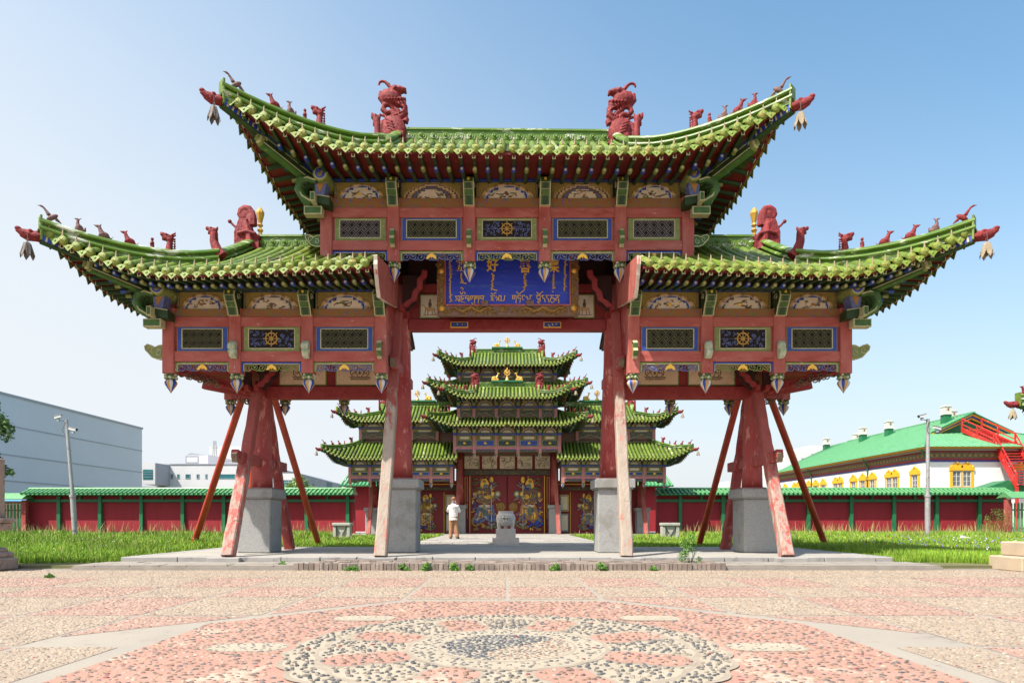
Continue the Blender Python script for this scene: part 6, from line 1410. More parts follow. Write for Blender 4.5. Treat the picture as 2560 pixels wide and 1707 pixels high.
# ------------------------------------------------------------------ trees
def tree(x, y, h, blobs, label, n, size, cols, tr=.16):
    t = thing('tree', (x, y, -.1), label, 'tree'); b = MB(); b.tube([(x,y,-.15),(x+.1,y,h*.35),(x-.05,y,h*.7),(x+.1,y,h*.95)], [tr*1.3,tr,tr*.6,tr*.15], 'bark', 9)
    for c, r in blobs: b.tube([(x+.05,y,min(h*.6, max(.6, c[2]-r*1.2))), Vector((x,y,c[2]-r*.5)).lerp(Vector(c), .5), c], [tr*.35,tr*.2,tr*.06], 'bark', 6)
    b.build('trunk', t); leafclump(t, 'crown', None or (0,0,0), 1, n, size, cols, blobs=blobs)
tree(-17.9, 20, 5.2, [((-16.5+dx, 20+dy, z*.93+.1), r*.82) for dx, dy, z, r in ((.0,0,4.6,.45),(.15,.3,4.15,.42),(.45,0,3.8,.5),(.1,-.2,3.45,.5),(-.8,0,4.8,.8),(-.7,.2,3.6,.8),(.25,0,2.9,.28),(.5,0,2.45,.28),(.72,.1,2.4,.16),(.3,.1,2.3,.25),(-.8,-.3,2.4,.6),(-1.6,0,3.6,.9),(.55,.1,4.0,.22),(.2,-.1,4.95,.25))], 'dark green leafy tree behind the stone pillar, in front of the grey hall', 5200, .075, ((.05,.13,.03),(.16,.28,.07)))
tree(-20.4, 62, 5.0, [((-20.4+dx, 62+dy, z), r) for dx, dy, z, r in ((0,0,4.3,.9),(-.9,.2,3.5,1.0),(1.0,0,3.4,1.0),(1.8,0,2.9,.8),(-1.6,0,2.8,.8),(.1,-.3,3.2,1.1),(.1,0,5.0,.4))], 'small bright green tree behind the wall just left of the gatehouse', 3800, .13, ((.10,.20,.03),(.26,.38,.08)))
# ------------------------------------------------------------------ stone pieces
def stones(nm, parts, label, cat, m, bevel=.015):
    t = thing(nm, (parts[0][1], parts[0][3], -.2), label, cat)
    for n_, x0, x1, y0, y1, z0, z1 in parts: b = MB(); b.bx(x0, x1, y0, y1, z0, z1, m); b.build(n_, t, bevel=bevel)
    return t
t = thing('stone_monument', (-10.2, 12.6, -.2), 'weathered reddish stone pillar on a moulded pedestal at the left edge', 'monument')
b = MB(); b.box((-10.6,12.45,-.07), (1.38,.8,.26), 'old_stone'); b.box((-10.6,12.45,.11), (1.28,.72,.12), 'old_stone'); b.box((-10.6,12.45,.21), (1.18,.64,.10), 'old_stone', taper=.9); b.build('plinth', t, bevel=.04)
b = MB(); b.lathe((0,0,0), [(.72,.25),(.56,.32),(.52,.42),(.60,.56),(.70,.60)], 'old_stone', 8, smooth=False, ph=.5); b.xf(Matrix.Translation((-10.6,12.45,0)) @ Matrix.Diagonal((.80,.50,1,1))); b.build('neck', t, bevel=.03)
b = MB(); b.box((-10.6,12.45,.68), (1.2,.66,.16), 'old_stone'); b.box((-10.6,12.45,.80), (1.32,.74,.10), 'old_stone'); b.build('cornice', t, bevel=.03)
b = MB(); b.bx(-11.2, -10.12, 12.25, 12.75, .85, 2.04, 'old_stone'); b.bx(-11.1, -10.25, 12.22, 12.26, 1.0, 1.9, 'old_stone'); b.build('shaft', t, bevel=.03)
stones('stone_steps', [('lower_block', 9.90, 13.0, 12.15, 13.0, -.2, .085), ('upper_block', 10.14, 13.0, 12.35, 13.0, .087, .37)], 'plain sand coloured stone blocks stepped at the right edge of the plaza', 'stone block', 'sand_stone', .02)
for x, d in ((-7.82, 'small carved stone table in the grass left of the path'), (7.72, 'small carved stone table in the grass right of the path')):
    t = thing('stone_table', (x, 30, -.1), d, 'stone table'); b = MB(); b.bx(x-.43, x+.43, 29.75, 30.3, .55, .68, 'bench_stone'); b.build('table_top', t, bevel=.015)
    b = MB(); b.bx(x-.40, x-.26, 29.8, 30.25, -.15, .548, 'bench_stone'); b.bx(x+.26, x+.40, 29.8, 30.25, -.15, .548, 'bench_stone'); b.bx(x-.26, x+.26, 29.92, 30.2, -.15, .548, 'bench_stone'); b.ext([(x-.25,.545),(x+.25,.545),(x,.10)], 'xz', 29.84, 29.91, 'bench_stone'); b.build('table_base', t, bevel=.01)
t = thing('stone_censer', (-.05, 22.3, 0), 'round white stone urn with carved beast face on a square block on the path', 'urn')
cx_, cy_ = -.05, 22.4
b = MB(); b.bx(cx_-.47, cx_+.47, cy_-.4, cy_+.4, -.02, .18, 'marble'); b.build('base_slab', t, bevel=.01); b = MB(); b.bx(cx_-.345, cx_+.345, cy_-.33, cy_+.33, .182, .50, 'marble'); b.build('base_block', t, bevel=.01)
b = MB(); b.lathe((cx_,cy_,.5), [(.12,.09),(.22,.10),(.30,.16),(.335,.28),(.345,.38),(.32,.48),(.275,.53),(.265,.55),(.275,.60),(.27,.62),(.22,.62),(.2,.5)], 'marble', 28)
for a in (PI*1.22, PI*1.78, PI*.5):
    p = (cx_+.27*math.cos(a), cy_+.27*math.sin(a)); b.tube([(p[0],p[1],.80),(p[0]*1.0+.03*math.cos(a),p[1],.68),(p[0]+.04*math.cos(a),p[1],.56),(p[0]+.02*math.cos(a),p[1],.50)], [.07,.085,.06,.075], 'marble', 8)
for q in (-1, 1): b.tube([(cx_+q*.03,cy_-.35,.86),(cx_+q*.07,cy_-.365,.90),(cx_+q*.13,cy_-.35,.885)], .02, 'marble', 6); b.ell((cx_+q*.06,cy_-.345,.84), (.03,.02,.025), 'marble', 7, 5); b.tube([(cx_+q*.05,cy_-.35,.95),(cx_+q*.1,cy_-.34,1.0)], .02, 'marble', 5)
b.ell((cx_,cy_-.355,.80), (.04,.03,.035), 'marble'); b.tube([(cx_-.1,cy_-.34,.76),(cx_,cy_-.35,.74),(cx_+.1,cy_-.34,.76)], .02, 'marble', 6); b.build('urn_body', t, remesh=.012)
b = MB(); 
for q in (-1, 1): b.ell((cx_+q*.06,cy_-.362,.845), (.018,.015,.014), 'dark', 6, 4)
b.tube([(cx_-.09,cy_-.37,.875),(cx_-.03,cy_-.378,.86),(cx_,cy_-.38,.85),(cx_+.03,cy_-.378,.86),(cx_+.09,cy_-.37,.875)], .008, 'brown_line', 5); b.build('carved_face', t)
b = MB(); b.box((-19.0*0+17.4, 24, .02), (.38,.3,.3), 'white_cloth', Matrix.Rotation(.2,3,'Y'), taper=.8); o = b.build('plastic_crate', bevel=.02); tag(o, 'small pale plastic box lying in the grass near the picket fence', 'box')
# ------------------------------------------------------------------ person with back to the camera
PX, PY = -2.33, 27.5
t = thing('person', (PX, PY, 0), 'person seen from behind in white shirt, brown trousers and brown cap, hands raised', 'person')
b = MB(); m = 'skin'
def q_(x, y, z): return (PX+x, PY+y, z)
b.tube([q_(-.10,0,.95),q_(-.115,.02,.52),q_(-.125,0,.10),q_(-.125,-.02,.05)], [.095,.068,.05,.05], m, 10); b.tube([q_(.09,0,.95),q_(.12,.01,.52),q_(.15,-.0,.10),q_(.15,-.02,.05)], [.095,.068,.05,.05], m, 10)
b.tube([q_(-.02,0,.9),q_(-.01,0,1.15),q_(0,-.01,1.38),q_(.0,-.01,1.5)], [.15,.14,.19,.09], m, 12, flat=1.0); b.tube([q_(0,0,1.46),q_(.0,.02,1.6)], .058, m, 9)
b.ell(q_(.0,.03,1.68), (.085,.105,.125), m); b.ell(q_(-.088,.03,1.67), (.018,.03,.035), m, 6, 5); b.ell(q_(.088,.03,1.67), (.018,.03,.035), m, 6, 5); b.tube([q_(0,.12,1.68),q_(0,.15,1.65)], .018, m, 6)
for s in (-1, 1):
    b.tube([q_(s*.17,-.01,1.44),q_(s*.215,.0,1.28),q_(s*.235,.08,1.20),q_(s*.15,.22,1.42),q_(s*.09,.24,1.56)], [.07,.055,.05,.036,.03], m, 9)
    b.ell(q_(s*.07,.25,1.60), (.03,.045,.05), m, 7, 5)
    for f_ in range(5): b.tube([q_(s*.06+.0*f_,.25,1.60+f_*.014),q_(s*.02,.29,1.62+f_*.013)], .010, m, 5)
b.tube([q_(-.125,-.06,.04),q_(-.135,.14,.03)], [.045,.04], m, 8); b.tube([q_(.15,-.06,.04),q_(.19,.14,.03)], [.045,.04], m, 8)
BODY = b.build('body', t, remesh=.016)
b = MB(); b.tube([q_(0,0,.80),q_(-.01,0,1.0),q_(-.005,-.005,1.2),q_(0,-.01,1.40),q_(0,-.005,1.50)], [.185,.18,.175,.20,.09], 'shirt', 16, flat=1.08)
for s in (-1, 1): b.tube([q_(s*.13,-.01,1.43),q_(s*.22,.0,1.27),q_(s*.245,.07,1.19),q_(s*.20,.15,1.30)], [.09,.075,.07,.06], 'shirt', 10)
for i in range(7): z = .9+i*.08; b.tube([q_(-.12,-.14,z),q_(0,-.175,z-.03*math.sin(i)),q_(.12,-.14,z+.03)], .012, 'shirt', 5)
b.tube([q_(0,.0,1.48),q_(0,.01,1.54)], [.085,.075], 'shirt', 12); b.build('shirt', BODY, remesh=.014, disp=.02)
b = MB()
for s, fx in ((-1,-.125),(1,.15)): b.tube([q_(s*.09,0,.92),q_(s*.11,.01,.5),q_(fx,0,.22),q_(fx,0,.10),q_(fx,0,.055)], [.125,.092,.082,.088,.082], 'khaki', 12)
b.tube([q_(0,0,.80),q_(0,0,.96)], [.16,.19], 'khaki', 14, flat=1.1); b.build('trousers', BODY, remesh=.014, disp=.02)
b = MB(); b.ell(q_(0,.02,1.735), (.105,.125,.10), 'cap_brown', 12, 8); b.tube([q_(0,.02,1.70),q_(0,.02,1.73)], [.112,.11], 'cap_brown', 14); b.build('cap', BODY)
b = MB(); b.tube([q_(0,.0,1.53),q_(0,.005,1.575)], [.082,.078], 'denim', 12); b.build('neck_scarf', BODY)
b = MB()
for x, dx in ((-.125,-.01),(.15,.05)): b.tube([q_(x,-.075,.045),q_(x+dx,.12,.04),q_(x+dx*1.2,.17,.03)], [.05,.055,.035], 'shoe', 9)
b.build('shoes', BODY)
b = MB(); b.box(q_(0,.32,1.62), (.13,.06,.08), 'dark'); b.tube([q_(0,.34,1.62),q_(0,.40,1.62)], .035, 'dark', 10); o = b.build('held_camera'); tag(o, 'dark camera held up to the face of the person on the path', 'camera')
# ------------------------------------------------------------------ gatehouse at the end of the path
GH = thing('gatehouse', (0, 38, 0), 'many tiered temple gatehouse with green roofs and painted doors at the end of the path', 'gatehouse')
mat('pink_post', (.42,.13,.12), (.50,.22,.20), 6, .75, .2)
mat('carve_mix', (.10,.085,.03), (.045,.05,.07), 14, .7, .4, 40, wear=(.38,.25,.07), wamt=.41, wsc=16)
SPM = dict(detail=False, sp=.207, rt=.066, rsp=.26, hsc=.68, ornsc=.72)
def mini(xs, y, z0, z1, d=.9, pend=True, dark=False, pm='pink_post'):
    """small suspended frame: posts, cartouche band, carved band, beam, frieze, pendants"""
    H = z1-z0; pw = .17
    for x in xs:
        b = MB(); b.bx(x-pw/2, x+pw/2, y, y+pw, z0-.08, z1-.12, pm); b.bx(x-pw/2-.02, x+pw/2+.02, y-.05, y+pw, z1-.12, z1+.04, 'blue'); b.build('frame_post', GH)
        b = MB(); b.ext([(y+.05,z1+.38),(y-.22,z1+.36),(y-.25,z1+.2),(y-.12,z1+.02),(y+.05,z1)], 'yz', x-.09, x+.09, 'olive'); b.bx(x-.05, x+.05, y-.262, y-.25, z1+.16, z1+.34, 'green_dark'); b.build('corbel_bracket', GH)
        if pend:
            b = MB(); b.lathe((x, y+pw/2, z0-.08), [(.09,.02),(.10,-.02),(.07,-.05)], 'olive', 8); b.lathe((x, y+pw/2, z0-.12), [(.05,.0),(.095,-.06),(.06,-.17),(.004,-.25)], ['white_paint','blue','orange_petal','white_paint'], 8); b.build('pendant_finial', GH)
    for i in range(len(xs)-1):
        a, c = xs[i]+pw/2, xs[i+1]-pw/2; m = (a+c)/2; b = MB()
        b.bx(a, c, y+.06, y+.16, z0, z1+.4, 'carve_mix' if not dark else 'fig_brown'); b.bx(a, c, y+.02, y+.06, z1-.10, z1-.02, 'blue_carve')
        b.bx(a+.02, c-.02, y+.03, y+.06, z1-.36, z1-.14, 'ochre'); w_ = (c-a)*.26; b.tube([(m-w_,y+.028,z1-.25),(m+w_,y+.028,z1-.25)], .075, 'cream_pale', 8, flat=.2); 
        for s in (-1,1): b.bx(m+s*(w_+.14)-.035, m+s*(w_+.14)+.035, y+.025, y+.05, z1-.34, z1-.16, 'green_paint')
        if not dark:
            b.bx(a+.03, c-.03, y+.03, y+.06, z0+.34, z1-.40, 'pale_edge'); b.bx(a+.055, c-.055, y+.02, y+.04, z0+.365, z1-.425, 'blue' if i % 2 else 'green_dark'); 
            for k in range(6): q = lerp(a+.12, c-.12, (k+.5)/6); spiral(b, q, (z0+z1)/2-.03, y+.012, .07, 1.2, 1 if k % 2 else -1, k, 'gold_dull' if k in (2,3) else 'blue_carve', .012)
            b.ell((m, y+.01, (z0+z1)/2-.03), (.09,.012,.06), 'gold_paint', 8, 5)
            b.bx(a, c, y+.01, y+.12, z0+.16, z0+.31, pm)
            b.bx(a, c, y+.03, y+.08, z0, z0+.14, 'carve_mix'); b.bx(a, c, y+.02, y+.04, z0+.13, z0+.155, 'blue')
        else:   # scalloped openwork skirt
            pts = [(a,z0),(a,z0+.42),(c,z0+.42),(c,z0),(c-.12,z0+.02),(c-.18,z0+.12),(m+.18,z0+.14),(m+.12,z0+.24),(m-.12,z0+.24),(m-.18,z0+.14),(a+.18,z0+.12),(a+.12,z0+.02)]
            b.ext(pts, 'xz', y+.0, y+.05, 'carve_mix'); b.tube([(p[0],y-.005,p[1]) for p in pts[3:]+[pts[0]]], .013, 'pale_edge', 4)
        # painted half fan under the eave
        b.sheet([(m+(c-a)*.40*math.cos(PI*k/14), z1+.03+.30*math.sin(PI*k/14)) for k in range(15)], 'xz', y+.055, 'ochre_light'); b.sheet([(m+(c-a)*.30*math.cos(PI*k/14), z1+.03+.20*math.sin(PI*k/14)) for k in range(15)], 'xz', y+.05, 'blue_carve'); b.sheet([(m+(c-a)*.24*math.cos(PI*k/14), z1+.03+.15*math.sin(PI*k/14)) for k in range(15)], 'xz', y+.045, 'cream_pale')
        b.build('painted_panel', GH)
    for x in (xs[0], xs[-1]): b = MB(); b.bx(x-.06, x+.06, y+.1, y+d*2, z0, z1+.3, 'carve_mix'); b.build('side_wall', GH)
    b = MB(); b.bx(xs[0]+.07, xs[-1]-.07, y+.17, y+d*2, z1-.1, z1-.06, 'fig_brown'); b.build('ceiling_board', GH)
BK = [('bird',.05,'figure_red'),('sitter',.25,None),('sitter',.42,None),('rider',.55,None),('head',.72,None)]
def groof(name, label, bell_=True, **k):
    q = dict(SPM); q.update(k); r = Roof(**q); T = r.make(name, GH, label)
    for sx in r.sides: r.beasts(T, sx, -1, BK, .78)
    return r, T
RA, T = groof('top_roof', 'highest roof tier with golden deer on its ridge', yc=39, ze=9.93, c=.348, u0=2.6, xc=4.02, xm=3.7, hm=2.0, hc=2.1, xg=2.2, wj=1.2, xbox=2.9, wbox=.95, zbox=10.0)
main_ridge(T, -2.0, 2.0, 39, 11.03, .32, n=14, wd=.2)
b = MB(); b.bx(-.95, .95, 38.8, 39.2, 11.36, 11.44, 'wall_green'); b.build('ridge_plinth', T)
def trio(T, x, y, z, s=.9):
    place('wheel', 'gold_wheel', T, (x, y, z), 0, s); place('deer', 'gold_deer', T, (x-.62*s/.9, y, z), 0, s); place('deer', 'gold_deer', T, (x+.62*s/.9, y, z), 0, s, mirror=True)
trio(T, 0, 39, 11.44)
for s in (-1, 1): place('dragon', 'ridge_dragon', T, (s*2.12, 38.95, 11.0), 0, .62, mirror=s < 0); place('neck', 'beast_neck', T, (s*2.2, 37.75, 10.65), PI/2*-1, .75)
mini([-2.9,-1.75,-.6,.6,1.75,2.9], 38.0, 8.95, 9.62, pend=False, dark=True)
RB2, T = groof('middle_roof', 'second roof tier behind the porch roof', yc=39, ze=8.26, c=.34, u0=3.2, xc=4.56, xm=4.3, hm=2.5, hc=2.6, xg=3.0, wj=1.0, skirt=True, xbox=3.3, wbox=1.5, zbox=8.3)
b = MB(); b.bx(-2.95, 2.95, 38.2, 39.8, 7.2, 9.9, 'fig_brown'); b.build('core_wall', GH)
RB, T = groof('porch_roof', 'front porch roof with golden deer and red dragons', yc=36.2, ze=7.56, c=.36, u0=2.2, xc=3.45, xm=3.2, hm=1.6, hc=1.7, xg=1.85, wj=1.0, slope=.46, xbox=2.5, wbox=.7, zbox=7.6)
main_ridge(T, -1.65, 1.65, 36.2, 8.36, .32, n=0, wd=.2); b = MB(); b.bx(-.9, .9, 36.0, 36.4, 8.68, 8.76, 'wall_green'); b.build('ridge_plinth', T); trio(T, 0, 36.2, 8.76, 1.0)
for s in (-1, 1): place('dragon', 'ridge_dragon', T, (s*1.84, 36.1, 8.2), 0, .66, mirror=s > 0); place('neck', 'beast_neck', T, (s*1.85, 35.2, 8.0), -PI/2, .8)
mini([-2.75,-1.88,-.62,.62,1.88,2.75], 35.75, 6.62, 7.25, pend=False, dark=True)
RC, T = groof('lower_centre_roof', 'lower roof skirt over the central bay', yc=39, ze=6.09, c=.27, u0=2.9, xc=4.4, xm=4.2, hm=4.2, hc=4.3, xg=2.9, wj=2.5, skirt=True, slope=.47, xbox=3.1, wbox=3.3, zbox=6.15)
b = MB(); b.bx(-2.9, 2.9, 36.3, 39.5, 5.0, 7.3, 'fig_brown'); b.build('core_wall', GH)
mini([-2.97,-1.86,-.62,.62,1.86,2.97], 35.75, 4.66, 5.72, .6)
for s in (-1, 1):
    lr = 'left' if s < 0 else 'right'
    RD, T = groof('side_upper_roof', f'upper {lr} side roof', yc=38, ze=6.55, c=.33, u0=8.3, xc=9.72, xm=9.5, hm=1.7, hc=1.8, xg=7.45, wj=1.0, slope=.58, curv=.05, xin=3.6, sides=(s,), xbox=8.9, wbox=.8, zbox=6.6)
    main_ridge(T, s*3.0, s*7.35, 38, 7.6, .32, n=18, wd=.2)
    place('deer', 'gold_deer', T, (s*4.75, 38, 8.0), 0, .95, mirror=s < 0); b = MB(); b.bx(s*5.2-.9, s*5.2+.9, 37.8, 38.2, 7.9, 7.98, 'wall_green'); b.build('ridge_plinth', T)
    place('wheel', 'gold_wheel', T, (s*5.4, 38, 7.98), 0, .9)
    place('dragon', 'ridge_dragon', T, (s*7.42, 37.9, 7.5), 0, .62, mirror=s > 0); place('neck', 'beast_neck', T, (s*7.45, 36.9, 7.3), -PI/2, .8)
    mini(sorted([s*8.6, s*7.1, s*5.6, s*4.1]), 37.0, 5.55, 6.25, .6, dark=True)
    b = MB(); b.bx(min(s*3, s*8.5), max(s*3, s*8.5), 37.2, 39, 4.4, 6.9, 'fig_brown'); b.build('core_wall', GH)
    RE, T = groof('side_lower_roof', f'lower {lr} side roof skirt', yc=38.3, ze=4.28, c=.28, u0=8.7, xc=10.3, xm=10.1, hm=3.0, hc=3.1, xg=8.5, wj=1.3, skirt=True, slope=.58, curv=.03, xin=2.75, sides=(s,), xbox=9.0, wbox=2.2, zbox=4.32)
    mini(sorted([s*8.94, s*7.8, s*6.65, s*5.5, s*4.33, s*3.17]), 35.9, 3.0, 3.95, .8)
    # columns, pedestals and slanting props
    for X, zt, nm in ((2.86, 1.72, 0), (8.1, 1.55, 1)):
        x = s*X; b = MB(); b.bx(x-.36, x+.36, 37.65, 38.37, 0, zt-.2, 'granite'); P = b.build('stone_pedestal', GH, bevel=.02); b = MB(); b.bx(x-.43, x+.43, 37.58, 38.44, zt-.2, zt, 'granite'); b.build('pedestal_cap', P, bevel=.02)
        b = MB(); b.lathe((x, 38, 0), [(.24, zt), (.2, 5.0 if not nm else 3.2)], 'red_col', 14); b.build('column', GH)
        b = MB(); b.bar((x+s*.12*(1 if nm == 0 else -.5), 36.6, 0), (x-s*.05, 37.8, 4.4 if not nm else 3.0), .22, .2, 'red_post', up=(0,1,0)); b.build('slanting_prop', GH)
    # side bay: lintel, door, small painted boards
    xa, xb = sorted((s*3.1, s*7.9)); b = MB(); b.bx(xa, xb, 38.3, 38.45, 0, 3.2, 'door_red'); b.bx(xa, xb, 38.22, 38.30, 2.62, 2.80, 'carve_mix'); b.bx(xa, xb, 38.24, 38.29, 2.96, 3.0, 'gold_paint'); b.build('bay_wall', GH)
    b = MB(); c = s*4.85; b.bx(c-1.0, c+1.0, 38.2, 38.28, 0, 2.5, 'door_red'); b.bx(c-1.05, c-1.02, 38.17, 38.2, 0, 2.5, 'gold_paint'); b.bx(c+1.02, c+1.05, 38.17, 38.2, 0, 2.5, 'gold_paint'); DS = b.build('side_door', GH)
    b = MB(); c2 = s*3.45; b.bx(c2-.28, c2+.28, 38.22, 38.28, 1.35, 2.35, 'gold_paint'); b.bx(c2-.25, c2+.25, 38.2, 38.25, 1.38, 2.32, 'fig_grey'); b.bx(c2-.25, c2+.25, 38.2, 38.25, .1, 1.2, 'fig_grey'); b.bx(c2-.2, c2+.2, 38.19, 38.2, .2, 1.1, 'cream_pale'); b.bx(c2-.2, c2+.2, 38.19, 38.2, 1.45, 2.25, 'cream_pale'); b.build('painted_board', GH)
    DOORS = globals().setdefault('DOORS', []); DOORS.append((DS, c, s))
# centre bay
b = MB(); b.bx(-2.75, 2.75, 38.55, 38.7, 0, 4.9, 'door_red'); b.bx(-2.6, 2.6, 38.40, 38.55, 3.55, 3.85, 'carve_mix'); b.build('bay_wall', GH)
b = MB(); b.bx(-2.6, 2.6, 38.42, 38.52, 4.72, 5.3, 'fig_brown'); b.build('upper_band', GH)
for i in range(5):
    x = lerp(-2.15, 2.15, i/4); b = MB(); b.bx(x-.45, x+.45, 38.48, 38.54, 3.93, 4.70, 'cream_pale'); o = b.build('painted_board', GH); g = MB(); rs = random.Random(i)
    for k in range(16):
        P = [(x+rs.uniform(-.36,.36), 38.475, rs.uniform(4.02,4.6))]; a = rs.uniform(0,6)
        for j in range(5): a += rs.uniform(-.9,.9); P.append((min(max(P[-1][0]+.07*math.cos(a), x-.4), x+.4), 38.475, min(max(P[-1][2]+.06*math.sin(a), 3.97), 4.66)))
        g.tube(P, rs.uniform(.008,.018), rs.choice(['brown_line','fig_brown','fig_grey']), 4)
    g.build('painting', o)
b = MB()
for s in (-1, 1): b.bx(s*1.16-1.13, s*1.16+1.13, 38.42, 38.5, .02, 3.52, 'door_red'); b.bx(s*2.27-.02, s*2.27+.02, 38.39, 38.42, .02, 3.5, 'gold_paint'); 
for s in (-1, 1):
    for z0_, z1_ in ((1.9,3.4),(.9,1.8)): x0, x1 = sorted((s*2.42, s*2.58)); b.bx(x0, x0+.02, 38.52, 38.545, z0_, z1_, 'gold_paint'); b.bx(x1-.02, x1, 38.52, 38.545, z0_, z1_, 'gold_paint'); b.bx(x0, x1, 38.52, 38.545, z1_, z1_+.02, 'gold_paint')
b.bx(-.012, .012, 38.41, 38.42, .02, 3.5, 'dark'); DC = b.build('main_door', GH)
for s in (-1, 1):
    b = MB(); b.lathe((s*.38, 38.40, 1.62), [(.29,-.01),(.28,.03),(.2,.04),(.12,.09),(.001,.11)], 'gold_dull', 14, axis=Matrix.Rotation(R(90),3,'X')); b.tube([(s*.38+.1*math.cos(a*.6), 38.3, 1.55+.1*math.sin(a*.6)) for a in range(11)], .018, 'gold_dull', 5); b.build('door_knocker', DC)
def guardian(parent, cx, z0, h, s, y, cols):
    """painted armoured door guardian holding a tall mace; drawn flat on the door leaf"""
    g = MB(); d = [y]
    def P(px_, pz_): return (cx + s*(px_-905)/760*h, z0 + (1120-pz_)/740*h)
    def pg(pts, m): d[0] -= .003; g.sheet([P(*p) for p in pts], 'xz', d[0], m)
    def el(x, z, rx, rz, m, n=18): pg([(x+rx*math.cos(2*PI*i/n), z+rz*math.sin(2*PI*i/n)) for i in range(n)], m)
    def rb(pts, w_, m): d[0] -= .003; g.tube([(P(*p)[0], d[0], P(*p)[1]) for p in pts], w_*h/760, m, 5, cap=False, flat=1)
    A, B, C_, D = cols
    rb([(780,400),(720,410),(720,440),(800,450),(720,490),(730,540),(840,520)], 13, 'fig_green'); rb([(1000,480),(1040,450),(1060,480),(1000,520)], 12, 'fig_grey')
    rb([(880,880),(1010,900),(1000,960),(1080,1010),(1040,1060),(930,1080)], 15, 'fig_green'); rb([(760,900),(710,960),(720,1020),(790,1080)], 15, B); rb([(720,720),(760,740),(730,800),(770,850)], 13, D)
    el(760,620,40,48,'fig_green'); el(760,620,24,30,'gold_paint'); el(1065,610,45,45,'fig_green'); el(1065,610,26,26,'cream')
    pg([(770,560),(860,530),(960,540),(1030,600),(1040,680),(990,730),(800,740),(770,680)], C_); el(905,690,110,55,'gold_dull'); el(905,685,90,40,C_); el(930,650,40,30,'gold_paint')
    pg([(800,760),(1010,760),(1040,980),(960,990),(900,960),(850,1000),(700,990),(740,900)], A); el(830,900,30,48,'gold_paint'); el(965,860,34,50,'gold_paint',6); el(900,775,95,22,'cream')
    el(880,830,26,60,'fig_green'); el(985,930,40,30,D); el(780,990,40,30,D); rb([(700,1010),(760,1050),(830,1010),(900,1060)], 20, B); rb([(930,1000),(980,1040),(1030,1010)], 20, 'fig_grey')
    el(760,1090,38,20,'gold_dull'); el(930,1060,45,22,'gold_dull')
    pg([(830,520),(825,470),(850,410),(905,400),(945,460),(945,490),(900,470),(870,480),(860,540)], 'gold_paint'); el(900,510,36,40,'fig_grey'); el(890,500,6,5,'dark'); el(915,500,6,5,'dark'); rb([(885,538),(905,532),(925,538)], 8, 'dark'); rb([(880,545),(905,565),(930,545)], 9, 'fig_brown'); el(880,440,26,22,'fig_orange')
    for k in range(4): rb([(800+k*62,600+k*4),(820+k*60,660)], 6, 'gold_paint'); rb([(790+k*60,800),(770+k*62,960)], 5, D if k % 2 else 'fig_grey')
    rb([(980,480),(980,1090)], 6, 'cream'); el(980,420,26,44,'gold_paint'); rb([(1040,650),(1105,700)], 9, 'fig_grey'); rb([(705,670),(740,715)], 6, 'gold_paint'); rb([(700,860),(750,840)], 7, 'gold_paint')
    el(975,520,22,24,'fig_grey'); el(1000,610,22,30,'gold_paint')
    rs = random.Random(int(cx*10)+5); cm = [A, B, C_, D, 'gold_paint', 'gold_dull', 'fig_green', 'fig_grey', 'cream', 'gold_paint']
    for k in range(120):   # scrollwork of armour plates, sashes and cloud bands
        u, v = rs.uniform(720,1060), rs.uniform(560,1090); wd = 190-abs(v-780)*.25
        if abs(u-890) > wd or (v > 1000 and rs.random() < .3): continue
        r_ = rs.uniform(9,26); a0 = rs.uniform(0,6.3); sg_ = rs.choice((-1,1)); rb([(u+r_*(1-q*.1)*math.cos(a0+sg_*q*.6), v+r_*(1-q*.1)*math.sin(a0+sg_*q*.6)) for q in range(rs.randint(4,8))], rs.uniform(3,6.5), rs.choice(cm))
    for k in range(16): a = rs.uniform(0,6.3); rb([(900+70*math.cos(a)*q, 470+75*math.sin(a)*q) for q in (.9,1.1,1.35)], rs.uniform(4,8), rs.choice(['blue','fig_green','fig_orange']))
    g.build('painted_guardian', parent)
guardian(DC, -1.28, .12, 3.3, 1, 38.415, ('fig_blue','fig_orange','fig_brown','blue')); guardian(DC, 1.28, .12, 3.3, -1, 38.415, ('fig_orange','blue','fig_brown','blue'))
for DS, c, s in DOORS: guardian(DS, c, .1, 2.3, -s, 38.195, ('fig_blue','blue','fig_brown','fig_orange') if s > 0 else ('fig_orange','blue','gold_dull','blue'))
# small bells on its corners
n_ = 0
for r, ss, d in ((RA,(-1,1),'topmost roof'),(RB2,(-1,1),'second roof tier'),(RB,(-1,1),'porch roof'),(RC,(-1,1),'lower central roof'),(RD,(-1,1),'upper side roof'),(RE,(-1,1),'lower side roof')):
    for s in ss: bell(s*(r.xc+.28), r.yc-r.hc-.15, r.zf(r.xc)-.12, f"tiny bell at the {'left' if s < 0 else 'right'} corner of the gatehouse {d}", .72, True, 'small bells on the gatehouse corners')
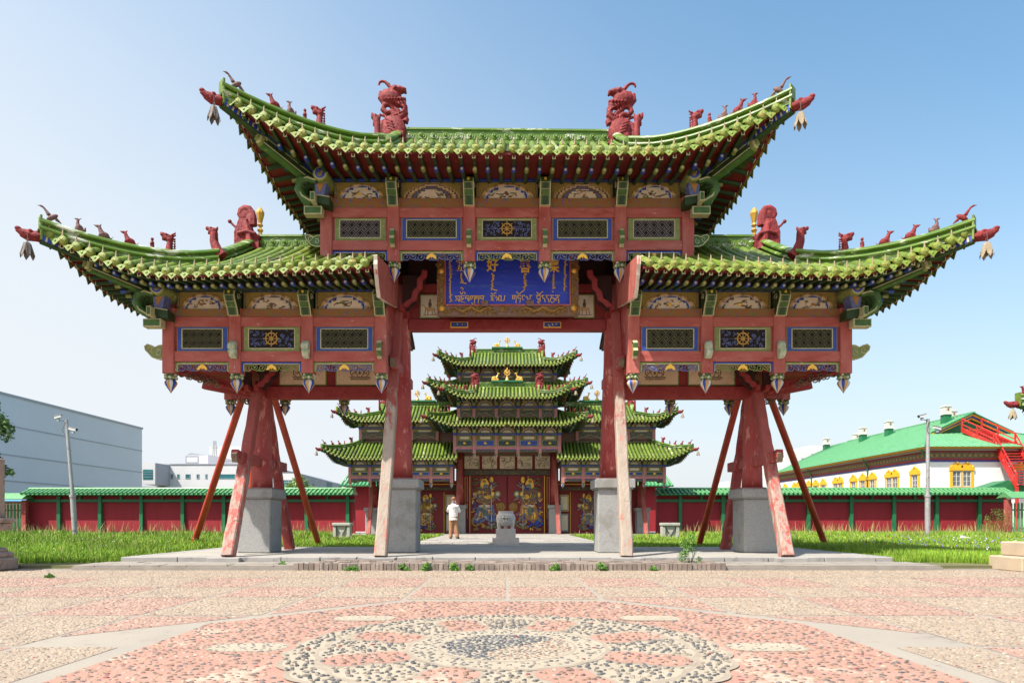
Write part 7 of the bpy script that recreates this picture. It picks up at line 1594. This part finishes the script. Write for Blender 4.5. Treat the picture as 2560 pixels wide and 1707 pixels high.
# corner of another gate roof cut by the right edge
NG = thing('side_pavilion', (21.9, 22.5, 0), 'roof corner of another green tiled pavilion with a hanging bell, beside the red stair', 'pavilion')
q = dict(SPM); q.update(cx=21.9, yc=22.5, ze=4.55, c=.30, u0=1.2, xc=2.6, xm=2.4, hm=2.4, hc=2.6, xg=.9, wj=.9, skirt=True, xbox=1.6, wbox=1.6, zbox=4.6, hsc=1, ornsc=.9); r = Roof(**q); T = r.make('corner_roof', NG)
r.beasts(T, -1, 1, [('sitter',.08,None)], 1); r.beasts(T, -1, -1, [('sitter',.08,None)], 1)
b = MB(); b.add([(21.0,21.6,r.z(.9,.9)),(22.8,21.6,r.z(.9,.9)),(22.8,23.4,r.z(.9,.9)),(21.0,23.4,r.z(.9,.9)),(21.9,22.5,6.9)], [(0,1,4),(1,2,4),(2,3,4),(3,0,4)], 'ridge'); b.build('roof_cap', NG)
b = MB(); b.bx(20.4, 23.4, 21.0, 24.0, 4.1, 4.5, 'red_beam'); b.build('roof_frame', NG)
for x in (20.5, 23.3):
    for y in (21.1, 23.9): b = MB(); b.lathe((x, y, 0), [(.16,-.2),(.14,4.2)], 'red_col', 12); b.build('column', NG)
NG.rotation_euler = (0, 0, R(-45))
bell(21.9-3.9, 22.5, r.zf(2.6)-.15, 'pale bell under the roof corner of the green tiled pavilion by the red stair', 1, True, 'bell of the side gate')
# green roof of a distant pavilion seen under the gatehouse eaves
for s, lr in ((-1,'left'),(1,'right')):
    t = thing('small_pavilion', (s*9.7, 52, 0), f'green roofed pavilion peeking out behind the {lr} end of the gatehouse', 'pavilion'); b = MB()
    x0, x1 = sorted((s*8.6, s*13.2)); 
    b.add([(x0,50,3.5),(x1,50,3.5),(x1-s*.0-(.9 if s > 0 else 0),52,4.6),(x0+(.9 if s < 0 else 0),52,4.6),(x0,54,3.5),(x1,54,3.5)], [(0,1,2,3),(3,2,5,4),(0,3,4),(1,5,2)], 'wall_green')
    x = x0
    while x < x1: b.tube([(x,50,3.52),(lerp(x,(x0+x1)/2,.1),52,4.62)], .09, 'wall_tile', 6); x += .3
    b.build('roof', t); b = MB(); b.bx(x0+.6, x1-.6, 50.8, 53.4, -.2, 3.5, 'wall_red'); b.build('wall', t)
